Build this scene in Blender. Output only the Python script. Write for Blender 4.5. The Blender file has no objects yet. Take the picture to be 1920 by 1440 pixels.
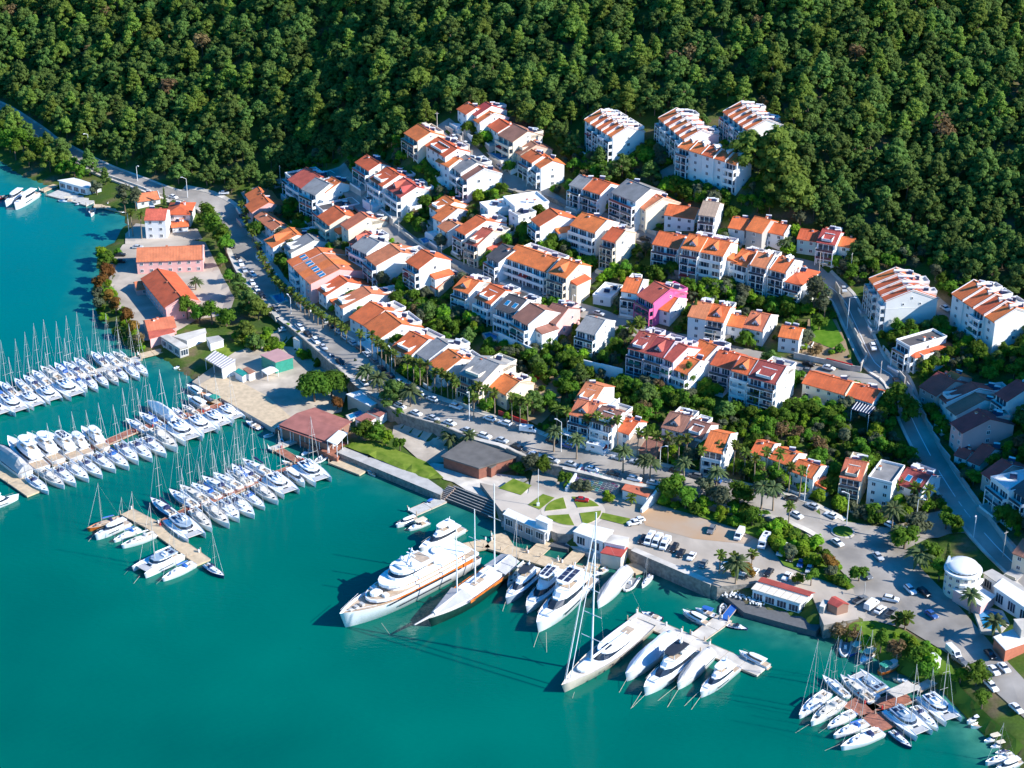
import bpy, bmesh, math, random
import numpy as np
from mathutils import Vector, Matrix, Euler
from mathutils.geometry import delaunay_2d_cdt
rnd = random.Random(7)
R = math.radians
S = bpy.context.scene
# ---------------------------------------------------------------- camera
CAM_Z, PITCH, FPX = 300.0, R(27.0), 3500.0
cd = bpy.data.cameras.new('camera'); cam = bpy.data.objects.new('camera', cd)
S.collection.objects.link(cam); S.camera = cam
cam.location = (0, 0, CAM_Z); cam.rotation_euler = (R(90) - PITCH, 0, 0)
cd.sensor_width = 36; cd.lens = FPX / 1920 * 36; cd.clip_start = 5; cd.clip_end = 6000
# ---------------------------------------------------------------- world, sun, exposure
SUN_EL, SUN_AZ = R(33), R(-17)          # azimuth from +X, seen from above
sdir = Vector((math.cos(SUN_EL) * math.cos(SUN_AZ), math.cos(SUN_EL) * math.sin(SUN_AZ), math.sin(SUN_EL)))
w = bpy.data.worlds.new('World'); S.world = w; w.use_nodes = True
nt = w.node_tree; bg = nt.nodes['Background']
sky = nt.nodes.new('ShaderNodeTexSky'); sky.sky_type = 'NISHITA'; sky.sun_disc = False
sky.sun_elevation = SUN_EL; sky.sun_rotation = R(90) - SUN_AZ
sky.air_density = 1.0; sky.dust_density = 0.6; sky.ozone_density = 6
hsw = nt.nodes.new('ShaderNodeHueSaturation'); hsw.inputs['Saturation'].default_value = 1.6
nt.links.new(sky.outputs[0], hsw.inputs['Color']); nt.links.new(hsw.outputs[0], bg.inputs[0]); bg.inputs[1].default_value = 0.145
ld = bpy.data.lights.new('sun', 'SUN'); ld.energy = 4.8; ld.angle = R(0.5); ld.color = (1, 0.965, 0.90)
sun = bpy.data.objects.new('sun', ld); S.collection.objects.link(sun)
sun.rotation_euler = sdir.to_track_quat('Z', 'Y').to_euler(); sun.location = (200, 0, 400)
S.view_settings.view_transform = 'Standard'; S.view_settings.look = 'None'
S.view_settings.gamma = 1; S.view_settings.exposure = 0.68; S.view_settings.use_curve_mapping = False
S.render.engine = 'CYCLES'
# ---------------------------------------------------------------- helpers: properties
COL = S.collection
ORD = ['first', 'second', 'third', 'fourth', 'fifth', 'sixth', 'seventh', 'eighth', 'ninth', 'tenth', 'eleventh', 'twelfth',
       'thirteenth', 'fourteenth', 'fifteenth', 'sixteenth', 'seventeenth', 'eighteenth', 'nineteenth', 'twentieth']
def tag(o, label=None, cat=None, group=None, kind=None):
    if label: o['label'] = label
    if cat: o['category'] = cat
    if group: o['group'] = group
    if kind: o['kind'] = kind
    return o
def empty(name, loc=(0, 0, 0), rz=0, scale=1, **k):
    o = bpy.data.objects.new(name, None); COL.objects.link(o)
    o.location = loc; o.rotation_euler = (0, 0, rz); o.scale = (scale,) * 3 if not isinstance(scale, tuple) else scale
    o.empty_display_size = .3
    return tag(o, **k)
CHILD = {}
def link(name, me, parent=None, loc=(0, 0, 0), rz=0, scale=None):
    o = bpy.data.objects.new(name, me); COL.objects.link(o); o.location = loc; o.rotation_euler = (0, 0, rz)
    if scale is not None: o.scale = scale
    if parent is not None:
        o.parent = parent; CHILD.setdefault(parent.name, []).append(o)
    return o
def copy_tree(o, parent=None):
    c = o.copy(); COL.objects.link(c)
    if parent is not None:
        c.parent = parent; CHILD.setdefault(parent.name, []).append(c)
    for ch in list(CHILD.get(o.name, [])): copy_tree(ch, c)
    return c
def place_copy(o, loc, rz, scale=1, **k):
    c = copy_tree(o); c.location = loc; c.rotation_euler = (0, 0, rz); c.scale = (scale,) * 3 if not isinstance(scale, tuple) else scale
    return tag(c, **k)
# ---------------------------------------------------------------- helpers: geometry
class MB:
    def __init__(s): s.v = []; s.f = []; s.m = []; s.mats = []; s.smooth = []
    def mi(s, m):
        if m not in s.mats: s.mats.append(m)
        return s.mats.index(m)
    def add(s, vs, fs, m, smooth=False):
        b = len(s.v); s.v += [tuple(v) for v in vs]; k = s.mi(m)
        for f in fs: s.f.append(tuple(b + i for i in f)); s.m.append(k); s.smooth.append(smooth)
        return s
    def box(s, c, size, m, rz=0, taper=1.0):
        x, y, z = (a / 2 for a in size); ca, sa = math.cos(rz), math.sin(rz); vs = []
        for sz in (-1, 1):
            t = taper if sz > 0 else 1
            for sx, sy in ((-1, -1), (1, -1), (1, 1), (-1, 1)):
                px, py = sx * x * t, sy * y * t
                vs.append((c[0] + px * ca - py * sa, c[1] + px * sa + py * ca, c[2] + sz * z))
        return s.add(vs, [(3, 2, 1, 0), (4, 5, 6, 7), (0, 1, 5, 4), (1, 2, 6, 5), (2, 3, 7, 6), (3, 0, 4, 7)], m)
    def prism(s, pts, z0, z1, m, mtop=None):     # pts: ccw xy polygon
        n = len(pts); zt = z1 if hasattr(z1, '__len__') else [z1] * n; zb = z0 if hasattr(z0, '__len__') else [z0] * n
        vs = [(p[0], p[1], zb[i]) for i, p in enumerate(pts)] + [(p[0], p[1], zt[i]) for i, p in enumerate(pts)]
        s.add(vs, [(i, (i + 1) % n, n + (i + 1) % n, n + i) for i in range(n)], m)
        return s.add(vs[n:], [tuple(range(n))], mtop or m)
    def tube(s, p0, p1, r0, m, r1=None, n=6, smooth=True, cap=True):
        p0, p1 = Vector(p0), Vector(p1); r1 = r0 if r1 is None else r1
        d = (p1 - p0); q = d.to_track_quat('Z', 'Y'); vs = []
        for p, r in ((p0, r0), (p1, r1)):
            for i in range(n):
                a = 2 * math.pi * i / n; vs.append(p + q @ Vector((r * math.cos(a), r * math.sin(a), 0)))
        fs = [(i, (i + 1) % n, n + (i + 1) % n, n + i) for i in range(n)]
        s.add(vs, fs, m, smooth)
        if cap: s.add(vs[n:], [tuple(range(n))], m)
        return s
    def blob(s, c, r, m, seg=8, rings=5, jit=0, rr=rnd):
        vs = []; fs = []
        for i in range(rings + 1):
            t = math.pi * i / rings
            for j in range(seg):
                a = 2 * math.pi * (j + .5 * (i % 2)) / seg; k = 1 + jit * (rr.random() - .5)
                vs.append((c[0] + r[0] * k * math.sin(t) * math.cos(a), c[1] + r[1] * k * math.sin(t) * math.sin(a), c[2] + r[2] * k * math.cos(t)))
        for i in range(rings):
            for j in range(seg):
                a, b = i * seg + j, i * seg + (j + 1) % seg; fs.append((a, a + seg, b + seg, b))
        return s.add(vs, fs, m, True)
    def mesh(s, name):
        me = bpy.data.meshes.new(name); me.from_pydata(s.v, [], s.f)
        for m in s.mats: me.materials.append(m)
        me.polygons.foreach_set('material_index', s.m); me.polygons.foreach_set('use_smooth', s.smooth); me.update()
        return me
    def build(s, name, parent=None, **k): return link(name, s.mesh(name), parent, **k)
# ---------------------------------------------------------------- pixels of the survey photograph -> world
FW = Vector((0, math.cos(PITCH), -math.sin(PITCH))); UP = Vector((0, math.sin(PITCH), math.cos(PITCH)))
def ray(px, py): return FW + Vector(((px - 960) / FPX, 0, 0)) + UP * ((720 - py) / FPX)
def at(px, py, z=0.0):
    d = ray(px, py); t = (z - CAM_Z) / d.z; return Vector((d.x * t, d.y * t, z))
# terrain: heights surveyed at (px, py, z); thin interpolation between them
CP = [(0,318,.5),(100,345,.5),(190,385,1),(0,212,7),(100,265,6),(200,320,5),(330,370,4),(410,385,4),(240,420,1),(300,400,2.5),(185,480,1),(175,560,1),(250,660,1),
 (230,470,2),(300,560,2),(400,520,2.5),(440,450,3.5),(350,640,2),(420,610,2),(480,640,2),(440,690,1.6),(375,722,1.2),(515,800,1.2),(560,740,2),(600,700,2.5),(700,790,2.2),(750,830,2.2),
 (630,850,1.5),(790,912,2),(830,860,3),(900,860,3.2),(1000,890,3.6),(830,935,1),(935,975,1),(985,1000,1),(900,930,4),(1000,960,4),(1030,1020,1.5),(1165,1050,2),(1190,1048,3.8),(1340,1105,3.5),(1100,960,4),(1300,1000,4),
 (1500,1080,4),(1350,960,4.2),(1600,1110,4.5),(1395,1145,1.5),(1560,1190,1.5),(1640,1235,1.5),(1700,1270,2),(1780,1300,2),(1840,1370,1.5),(1900,1430,1.5),
 (480,500,5),(540,570,5.5),(590,610,6),(660,672,7),(740,735,8),(860,785,8.5),(960,818,8.5),(1100,865,8.5),(1250,898,8),(1400,935,7.5),(1500,960,6.5),(1570,1000,5.5),(1650,1050,5),(1720,1110,5),(1800,1190,5),(1900,1300,5),
 (470,400,5),(540,350,10),(560,320,14),(500,450,6),(600,470,11),(560,560,7),(650,350,24),(690,420,20),(640,500,12),(700,600,10),(750,500,18),(800,420,24),(760,640,10),(850,720,10),(950,740,10),(830,560,14),(900,640,12),
 (1060,790,9),(1040,700,12),(1250,850,9),(1300,780,12),(1450,900,8),(1450,800,13),(1600,930,6.5),(1620,850,10),(1000,640,15),(1100,660,15),(1150,600,19),(1250,700,15),(1300,640,19),(1400,690,16),(1450,640,20),(1550,720,17),
 (800,260,46),(860,220,52),(900,205,54),(980,260,48),(1040,300,44),(900,300,42),(1150,265,52),(1290,250,58),(1400,230,62),(1330,320,52),(1060,350,38),(1250,400,38),(1350,430,38),(1100,500,25),(1000,470,29),(930,420,30),(1300,520,28),(1450,520,28),
 (1550,470,36),(1540,540,27),(1690,590,27),(1850,640,28),(1640,690,20),(1720,790,15),(1760,880,10),(1810,970,8),(1860,1030,8),(1780,760,17),(1880,800,18),(1900,950,13),(1910,1100,8),(1850,1130,6),(1750,680,23),
 (0,170,11),(150,220,15),(0,100,21),(0,0,38),(200,0,45),(400,0,53),(300,200,21),(450,250,22),(550,200,31),(600,100,47),(700,150,49),(600,0,64),(900,0,79),(900,120,63),(1150,100,73),(1200,0,87),(1450,100,80),(1500,250,65),(1500,0,97),(1600,380,46),
 (1750,450,40),(1750,250,62),(1700,0,94),(1900,450,46),(1920,250,68),(1920,0,95)]
WP = [(-420,1300,170),(-150,1300,210),(150,1300,250),(420,1300,260),(420,1000,210),(-420,1000,80),(420,700,80),(420,800,95),
 (240,400,40),(243,425,74),(245,450,82),(245,475,92),(245,495,100),(245,515,95),(245,537,62),(250,556,45),(330,500,135),(330,560,80),(260,600,50),(300,650,70),(260,420,16),(330,430,50),(400,400,60),(420,520,170),(230,400,6),(200,375,4),(200,470,20),(205,500,36)]
pts = []
for px, py, z in CP: p = at(px, py, z); pts.append((p.x, p.y, z))
pts = np.array(pts + WP, dtype=float)
P2 = pts[:, :2]; n = len(P2)
K = np.linalg.norm(P2[:, None] - P2[None], axis=2); A = np.zeros((n + 3, n + 3)); A[:n, :n] = -K + np.eye(n) * 1.5
A[:n, n] = 1; A[:n, n + 1:] = P2; A[n, :n] = 1; A[n + 1:, :n] = P2.T
W = np.linalg.solve(A, np.r_[pts[:, 2], 0, 0, 0])
GX0, GX1, GY0, GY1, GS = -440, 460, 330, 1340, 3.0
gx = np.arange(GX0, GX1 + .1, GS); gy = np.arange(GY0, GY1 + .1, GS)
XX, YY = np.meshgrid(gx, gy); Q = np.stack([XX.ravel(), YY.ravel()], 1)
H = np.zeros(len(Q))
for i in range(n): H -= W[i] * np.hypot(Q[:, 0] - P2[i, 0], Q[:, 1] - P2[i, 1])
H += W[n] + Q @ W[n + 1:]
SHORE = [(-400,250),(0,300),(40,330),(100,352),(190,388),(232,404),(238,420),(226,436),(214,458),(190,466),(181,490),(186,520),(174,545),(179,580),(192,600),(215,630),(245,657),(300,668),(345,700),(370,716),
 (377,722),(515,802),(630,855),(790,912),(830,935),(935,975),(985,1000),(1075,1035),(1165,1056),(1190,1052),(1345,1115),(1395,1147),(1490,1172),(1560,1192),(1600,1205),(1640,1232),(1700,1268),(1770,1295),(1805,1335),(1845,1375),(1890,1412),(1990,1520)]
sh = np.array([tuple(at(a, b, 0))[:2] for a, b in SHORE])
dist = np.full(len(Q), 1e9); side = np.zeros(len(Q))
for i in range(len(sh) - 1):
    a, b = sh[i], sh[i + 1]; ab = b - a; t = np.clip(((Q - a) @ ab) / (ab @ ab), 0, 1)
    pr = a + t[:, None] * ab; dd = np.hypot(*(Q - pr).T); cr = ab[0] * (Q[:, 1] - a[1]) - ab[1] * (Q[:, 0] - a[0])
    k = dd < dist - 1e-6; dist[k] = dd[k]; side[k] = np.sign(cr[k])
# land lies on the left of the shore polyline when walked from upper left to lower right
poly = np.vstack([sh, [[460, 200], [900, 200], [900, 2000], [-900, 2000]]])
ins = np.zeros(len(Q), bool); j = len(poly) - 1
for i in range(len(poly)):
    xi, yi = poly[i]; xj, yj = poly[j]
    c = ((yi > Q[:, 1]) != (yj > Q[:, 1])) & (Q[:, 0] < (xj - xi) * (Q[:, 1] - yi) / (yj - yi + 1e-12) + xi); ins ^= c; j = i
sd = np.where(ins, dist, -dist)
H = np.where(sd > 0, np.minimum(np.maximum(H, .8), .25 + sd * 1.2), np.maximum(-6, -.25 + sd * .5))
FLAT = [  # levelled building ground: outline in (px, py, z), floor height
 ([(900,905,4),(990,915,4),(1000,872,6),(1030,858,8),(1090,868,8.6),(1180,893,8.6),(1235,905,8.6),(1245,935,4),(1300,960,4),(1390,985,4),(1470,1005,4),(1520,1040,4),(1560,1085,4),(1610,1100,4),(1615,1165,4),(1545,1175,4),(1500,1120,4),(1430,1095,4),(1330,1098,4),(1180,1035,4),(1045,1002,4),(985,978,4),(940,960,4)], 4.2),
 ([(640,845,2),(655,790,2),(700,760,2),(745,768,8),(800,795,8.4),(843,806,8.6),(900,818,8.6),(985,838,8.6),(1000,870,4),(985,900,3),(935,962,3),(850,905,3),(800,910,2)], 2.6),
 ([(360,716,2),(377,728,2),(515,803,2),(560,830,2),(640,860,2),(660,790,2),(660,700,2),(600,660,2),(560,650,2),(500,635,2),(440,655,2),(395,690,2)], 1.35),
 ([(225,455,2),(300,435,2),(385,450,2),(440,560,2),(430,592,2),(370,602,2),(300,642,2),(262,648,2),(205,570,2),(200,500,2)], 2.2),
 ([(1560,940,6),(1640,960,5),(1700,985,5),(1760,1000,5),(1760,1040,5),(1700,1040,5),(1620,1060,5),(1530,1000,5)], 5.2)]
for P_, z_ in FLAT:
    W_ = [at(*p) for p in P_]; W_ = [(p.x, p.y) for p in W_]; m_ = np.zeros(len(Q), bool); j = len(W_) - 1
    for i in range(len(W_)):
        (xi, yi), (xj, yj) = W_[i], W_[j]; m_ ^= ((yi > Q[:, 1]) != (yj > Q[:, 1])) & (Q[:, 0] < (xj - xi) * (Q[:, 1] - yi) / (yj - yi + 1e-12) + xi); j = i
    H[m_ & (sd > 1)] = z_
HG = H.reshape(len(gy), len(gx)); SD = sd.reshape(HG.shape)
def tz(x, y):
    fx = min(max((x - GX0) / GS, 0), len(gx) - 1.001); fy = min(max((y - GY0) / GS, 0), len(gy) - 1.001)
    i, j = int(fx), int(fy); u, v = fx - i, fy - j
    return HG[j, i] * (1 - u) * (1 - v) + HG[j, i + 1] * u * (1 - v) + HG[j + 1, i] * (1 - u) * v + HG[j + 1, i + 1] * u * v
def shore_d(x, y):
    i = int(min(max((x - GX0) / GS, 0), len(gx) - 1)); j = int(min(max((y - GY0) / GS, 0), len(gy) - 1)); return SD[j, i]
def gnd(px, py, h=0.0):               # where the view ray meets the terrain raised by h
    d = ray(px, py); d = d / d.y; y0 = 340.0; p = None
    y = y0
    while y < 1338:
        x = d.x * y; z = CAM_Z + d.z * y
        if z <= tz(x, y) + h:
            lo, hi = y - 4, y
            for _ in range(12):
                m = (lo + hi) / 2
                if CAM_Z + d.z * m <= tz(d.x * m, m) + h: hi = m
                else: lo = m
            return Vector((d.x * hi, hi, CAM_Z + d.z * hi - h))
        y += 4
    return Vector((d.x * y, y, tz(d.x * y, y)))
def proj(p):                          # world -> survey pixel
    d = Vector(p) - Vector((0, 0, CAM_Z)); w_ = d.dot(FW); return 960 + FPX * d.x / w_, 720 - FPX * d.dot(UP) / w_
CR = {'a': (0, 160), 'b': (440, 160), 'c': (840, 160), 'd': (1220, 160), 'e': (0, 480), 'f': (440, 480), 'g': (840, 480), 'h': (1220, 480), 'i': (1560, 480),
      'j': (0, 780), 'k': (440, 780), 'l': (840, 780), 'm': (1220, 780), 'n': (1560, 780), 'o': (600, 900), 'p': (1000, 1020), 'q': (1440, 1080)}
def cr(c, x, y): o = CR[c]; return (o[0] + x / 4, o[1] + y / 4)
def dist_poly(x, y, line):
    best = 1e9
    for a, b in zip(line[:-1], line[1:]):
        dx, dy = b[0] - a[0], b[1] - a[1]; t = max(0, min(1, ((x - a[0]) * dx + (y - a[1]) * dy) / (dx * dx + dy * dy + 1e-9)))
        best = min(best, math.hypot(x - a[0] - t * dx, y - a[1] - t * dy))
    return best
def inpoly(x, y, P):
    c = False; j = len(P) - 1
    for i in range(len(P)):
        if (P[i][1] > y) != (P[j][1] > y) and x < (P[j][0] - P[i][0]) * (y - P[i][1]) / (P[j][1] - P[i][1] + 1e-12) + P[i][0]: c = not c
        j = i
    return c
# ---------------------------------------------------------------- materials
MATS = {}
def mat(name, col, rough=.7, noise=.12, scale=1.0, metal=0.0, bump=0.0, spec=.5, col2=None, objrand=0.0, detail=4, patch=0):
    if name in MATS: return MATS[name]
    m = bpy.data.materials.new(name); m.use_nodes = True; t = m.node_tree; b = t.nodes['Principled BSDF']
    b.inputs['Roughness'].default_value = rough; b.inputs['Metallic'].default_value = metal; b.inputs['Specular IOR Level'].default_value = spec
    g = t.nodes.new('ShaderNodeNewGeometry'); nz = t.nodes.new('ShaderNodeTexNoise'); nz.inputs['Scale'].default_value = scale; nz.inputs['Detail'].default_value = detail
    t.links.new(g.outputs['Position'], nz.inputs['Vector'])
    rp = t.nodes.new('ShaderNodeValToRGB'); rp.color_ramp.elements[0].position = .3; rp.color_ramp.elements[1].position = .7
    c2 = col2 or tuple(min(1, c * (1 + noise)) for c in col); c1 = col if col2 else tuple(c * (1 - noise) for c in col)
    rp.color_ramp.elements[0].color = (*c1, 1); rp.color_ramp.elements[1].color = (*c2, 1)
    t.links.new(nz.outputs['Fac'], rp.inputs['Fac']); out = rp.outputs['Color']
    if objrand:
        oi = t.nodes.new('ShaderNodeObjectInfo'); hs = t.nodes.new('ShaderNodeHueSaturation')
        mr = t.nodes.new('ShaderNodeMapRange'); mr.inputs['To Min'].default_value = 1 - objrand; mr.inputs['To Max'].default_value = 1 + objrand
        m2 = t.nodes.new('ShaderNodeMapRange'); m2.inputs['To Min'].default_value = .5 - objrand * .06; m2.inputs['To Max'].default_value = .5 + objrand * .06
        t.links.new(oi.outputs['Random'], mr.inputs['Value']); t.links.new(mr.outputs[0], hs.inputs['Value'])
        t.links.new(oi.outputs['Random'], m2.inputs['Value']); t.links.new(m2.outputs[0], hs.inputs['Hue'])
        t.links.new(out, hs.inputs['Color']); out = hs.outputs['Color']
    t.links.new(out, b.inputs['Base Color'])
    if bump:
        bp = t.nodes.new('ShaderNodeBump'); bp.inputs['Strength'].default_value = bump; bp.inputs['Distance'].default_value = .3
        t.links.new(nz.outputs['Fac'], bp.inputs['Height']); t.links.new(bp.outputs[0], b.inputs['Normal'])
    if patch:      # large worn and repaired patches of the same surface
        n3 = t.nodes.new('ShaderNodeTexNoise'); n3.inputs['Scale'].default_value = patch; n3.inputs['Detail'].default_value = 7; n3.inputs['Distortion'].default_value = .8; t.links.new(g.outputs['Position'], n3.inputs['Vector'])
        r3 = t.nodes.new('ShaderNodeMapRange'); r3.inputs['From Min'].default_value = .35; r3.inputs['From Max'].default_value = .65; r3.inputs['To Min'].default_value = .72; r3.inputs['To Max'].default_value = 1.18; t.links.new(n3.outputs['Fac'], r3.inputs['Value'])
        vm = t.nodes.new('ShaderNodeVectorMath'); vm.operation = 'SCALE'; t.links.new(out, vm.inputs[0]); t.links.new(r3.outputs[0], vm.inputs['Scale']); t.links.new(vm.outputs[0], b.inputs['Base Color'])
    MATS[name] = m; return m
def tilemat(name, col, dark):
    m = mat(name, col, .75, .2, .35, objrand=.12); t = m.node_tree; b = t.nodes['Principled BSDF']
    src = b.inputs['Base Color'].links[0].from_socket
    g = t.nodes.new('ShaderNodeNewGeometry'); n1 = t.nodes.new('ShaderNodeTexNoise'); n1.inputs['Scale'].default_value = 2.6; n1.inputs['Detail'].default_value = 6
    t.links.new(g.outputs['Position'], n1.inputs['Vector'])
    rp = t.nodes.new('ShaderNodeValToRGB'); rp.color_ramp.elements[0].position = .52; rp.color_ramp.elements[1].position = .72
    rp.color_ramp.elements[0].color = (0, 0, 0, 1); rp.color_ramp.elements[1].color = (.75, .75, .75, 1)
    mx = t.nodes.new('ShaderNodeMix'); mx.data_type = 'RGBA'; mx.inputs['B'].default_value = (*dark, 1)
    t.links.new(n1.outputs['Fac'], rp.inputs[0]); t.links.new(rp.outputs[0], mx.inputs['Factor']); t.links.new(src, mx.inputs['A']); t.links.new(mx.outputs['Result'], b.inputs['Base Color'])
    return m
ROOF = {'o': tilemat('roof_orange', (.68, .150, .040), (.40, .13, .07)), 'r': tilemat('roof_red', (.50, .09, .06), (.34, .07, .05)), 'b': tilemat('roof_brown', (.32, .14, .09), (.22, .12, .09)),
        'm': tilemat('roof_maroon', (.34, .06, .05), (.22, .05, .04)), 'g': tilemat('roof_grey', (.27, .26, .25), (.2, .19, .18)), 'd': tilemat('roof_dark', (.09, .08, .08), (.13, .12, .11)),
        't': tilemat('roof_terracotta', (.58, .17, .075), (.38, .15, .09)), 'w': mat('roof_white', (.78, .77, .74), .6, .06, .4), 'k': tilemat('roof_tan', (.45, .32, .22), (.32, .22, .16))}
WALL = {'w': mat('wall_white', (.82, .81, .78), .8, .05, .3, objrand=.04), 'c': mat('wall_cream', (.78, .68, .52), .8, .06, .3), 'p': mat('wall_pink', (.80, .44, .40), .8, .06, .3),
        'g': mat('wall_grey', (.45, .42, .38), .8, .08, .3), 'l': mat('wall_lilac', (.62, .55, .60), .8, .06, .3), 'h': mat('wall_hot_pink', (.80, .14, .34), .8, .06, .3), 't': mat('wall_teal', (.45, .62, .56), .8, .06, .3),
        'n': mat('wall_brown', (.30, .17, .12), .8, .08, .3), 's': mat('wall_sand', (.62, .50, .38), .8, .08, .3), 'r': mat('wall_brick', (.50, .16, .09), .8, .12, 1)}
GLASS = mat('glass_dark', (.035, .055, .08), .12, .3, .7, spec=.6)
TINT = mat('glass_tinted', (.02, .03, .045), .08, .2, .7, spec=.7)
WHITE = mat('painted_white', (.80, .80, .79), .35, .04, .5)
GEL = mat('gelcoat_white', (.84, .85, .86), .25, .04, .6, objrand=.05)
STEEL = mat('mast_metal', (.50, .48, .44), .4, .05, .5)
CONC = mat('concrete', (.46, .43, .39), .85, .15, .35)
PALE = mat('pale_concrete', (.60, .54, .46), .85, .12, .3, patch=.12)
ASPH = mat('asphalt', (.35, .31, .265), .9, .22, .12, detail=6, patch=.045)
STONE = mat('stone_wall', (.24, .22, .19), .9, .35, .9, bump=.4)
TEAK = mat('teak_deck', (.50, .38, .27), .7, .15, .8)
DOCKR = mat('dock_redwood', (.34, .13, .08), .8, .3, .7)
DOCKT = mat('dock_tan', (.58, .44, .28), .8, .15, .7)
DOCKG = mat('dock_grey', (.52, .49, .44), .8, .15, .7)
BARK = mat('bark', (.16, .11, .075), .9, .25, 2)
PBARK = mat('palm_bark', (.30, .22, .15), .9, .25, 2)
BLACK = mat('black_rubber', (.02, .02, .022), .6)
BLUE = mat('blue_canvas', (.02, .12, .42), .7, .1)
NAVY = mat('navy_canvas', (.02, .03, .10), .6, .1)
GREYC = mat('grey_canvas', (.46, .45, .44), .75, .12, .5, bump=.2)
ORANGE = mat('varnished_wood', (.60, .17, .03), .3, .2, .8)
POOLM = mat('pool_water', (.02, .22, .42), .08, .15, .4)
SOLAR = mat('solar_panel', (.03, .035, .07), .2, .2, 1)
REDM = mat('red_paint', (.50, .03, .03), .5, .1)
GREENM = mat('green_mesh', (.03, .28, .20), .6, .15)
# ---------------------------------------------------------------- ground sheet, water
def water_mat():
    m = bpy.data.materials.new('sea_water'); m.use_nodes = True; t = m.node_tree; b = t.nodes['Principled BSDF']
    N = t.nodes.new; L = t.links.new
    g = N('ShaderNodeNewGeometry'); n1 = N('ShaderNodeTexNoise'); n1.inputs['Scale'].default_value = .012; n1.inputs['Detail'].default_value = 3
    L(g.outputs['Position'], n1.inputs['Vector']); rp = N('ShaderNodeValToRGB')
    e = rp.color_ramp.elements; e[0].position = .30; e[0].color = (.0, .098, .074, 1); e[1].position = .68; e[1].color = (.0, .148, .104, 1)
    L(n1.outputs['Fac'], rp.inputs[0])
    # bluer towards the open bay at the far left
    sx = N('ShaderNodeSeparateXYZ'); L(g.outputs['Position'], sx.inputs[0]); mr = N('ShaderNodeMapRange'); mr.inputs['From Min'].default_value = 470; mr.inputs['From Max'].default_value = 760
    L(sx.outputs['Y'], mr.inputs['Value']); mx = N('ShaderNodeMix'); mx.data_type = 'RGBA'; L(mr.outputs[0], mx.inputs['Factor']); L(rp.outputs[0], mx.inputs['A']); mx.inputs['B'].default_value = (.0, .165, .17, 1)
    at_ = N('ShaderNodeAttribute'); at_.attribute_name = 'shallow'; m3 = N('ShaderNodeMix'); m3.data_type = 'RGBA'; L(at_.outputs['Fac'], m3.inputs['Factor']); L(mx.outputs['Result'], m3.inputs['A'])
    n5 = N('ShaderNodeTexNoise'); n5.inputs['Scale'].default_value = .13; n5.inputs['Detail'].default_value = 5; L(g.outputs['Position'], n5.inputs['Vector'])
    r5 = N('ShaderNodeValToRGB'); r5.color_ramp.elements[0].position = .4; r5.color_ramp.elements[0].color = (.02, .10, .085, 1); r5.color_ramp.elements[1].position = .65; r5.color_ramp.elements[1].color = (.07, .26, .18, 1)
    L(n5.outputs['Fac'], r5.inputs[0]); L(r5.outputs[0], m3.inputs['B'])
    L(m3.outputs['Result'], b.inputs['Base Color']); b.inputs['Roughness'].default_value = .10; b.inputs['IOR'].default_value = 1.33; b.inputs['Specular IOR Level'].default_value = .35
    n2 = N('ShaderNodeTexNoise'); n2.inputs['Scale'].default_value = .55; n2.inputs['Detail'].default_value = 5; mp = N('ShaderNodeMapping'); mp.inputs['Scale'].default_value = (.7, 1.7, 1); mp.inputs['Rotation'].default_value = (0, 0, .35)
    L(g.outputs['Position'], mp.inputs[0]); L(mp.outputs[0], n2.inputs['Vector']); n4 = N('ShaderNodeTexNoise'); n4.inputs['Scale'].default_value = .05; L(g.outputs['Position'], n4.inputs['Vector'])
    mu = N('ShaderNodeMath'); mu.operation = 'MULTIPLY'; L(n2.outputs['Fac'], mu.inputs[0]); L(n4.outputs['Fac'], mu.inputs[1])
    bp = N('ShaderNodeBump'); bp.inputs['Strength'].default_value = .6; bp.inputs['Distance'].default_value = .35; L(mu.outputs[0], bp.inputs['Height']); L(bp.outputs[0], b.inputs['Normal'])
    return m
def grid_mesh(name, xs, ys, zf, m, keep=None):
    nx, ny = len(xs), len(ys); V = [(x, y, zf(i, j)) for j, y in enumerate(ys) for i, x in enumerate(xs)]
    F = [(j * nx + i, j * nx + i + 1, (j + 1) * nx + i + 1, (j + 1) * nx + i) for j in range(ny - 1) for i in range(nx - 1) if keep is None or keep(i, j)]
    me = bpy.data.meshes.new(name); me.from_pydata(V, [], F); me.materials.append(m); me.polygons.foreach_set('use_smooth', [True] * len(F)); return me
wxs = np.arange(-440, 461, 6.0); wys = np.arange(330, 1100, 6.0)
wm = water_mat()
me = grid_mesh('water', wxs, wys, lambda i, j: 0.0, wm)
at2 = me.attributes.new('shallow', 'FLOAT', 'POINT')
at2.data.foreach_set('value', [max(0, min(1, 1 - (-shore_d(x, y) - 1) / 11)) * (.9 if x > 20 else .45) for y in wys for x in wxs])
tag(link('water', me), kind='structure')
o = MB(); o.add([(-3000, -600, -.05), (3000, -600, -.05), (3000, 3500, -.05), (-3000, 3500, -.05)], [(0, 1, 2, 3)], wm); tag(o.build('open_sea'), kind='structure')
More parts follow.
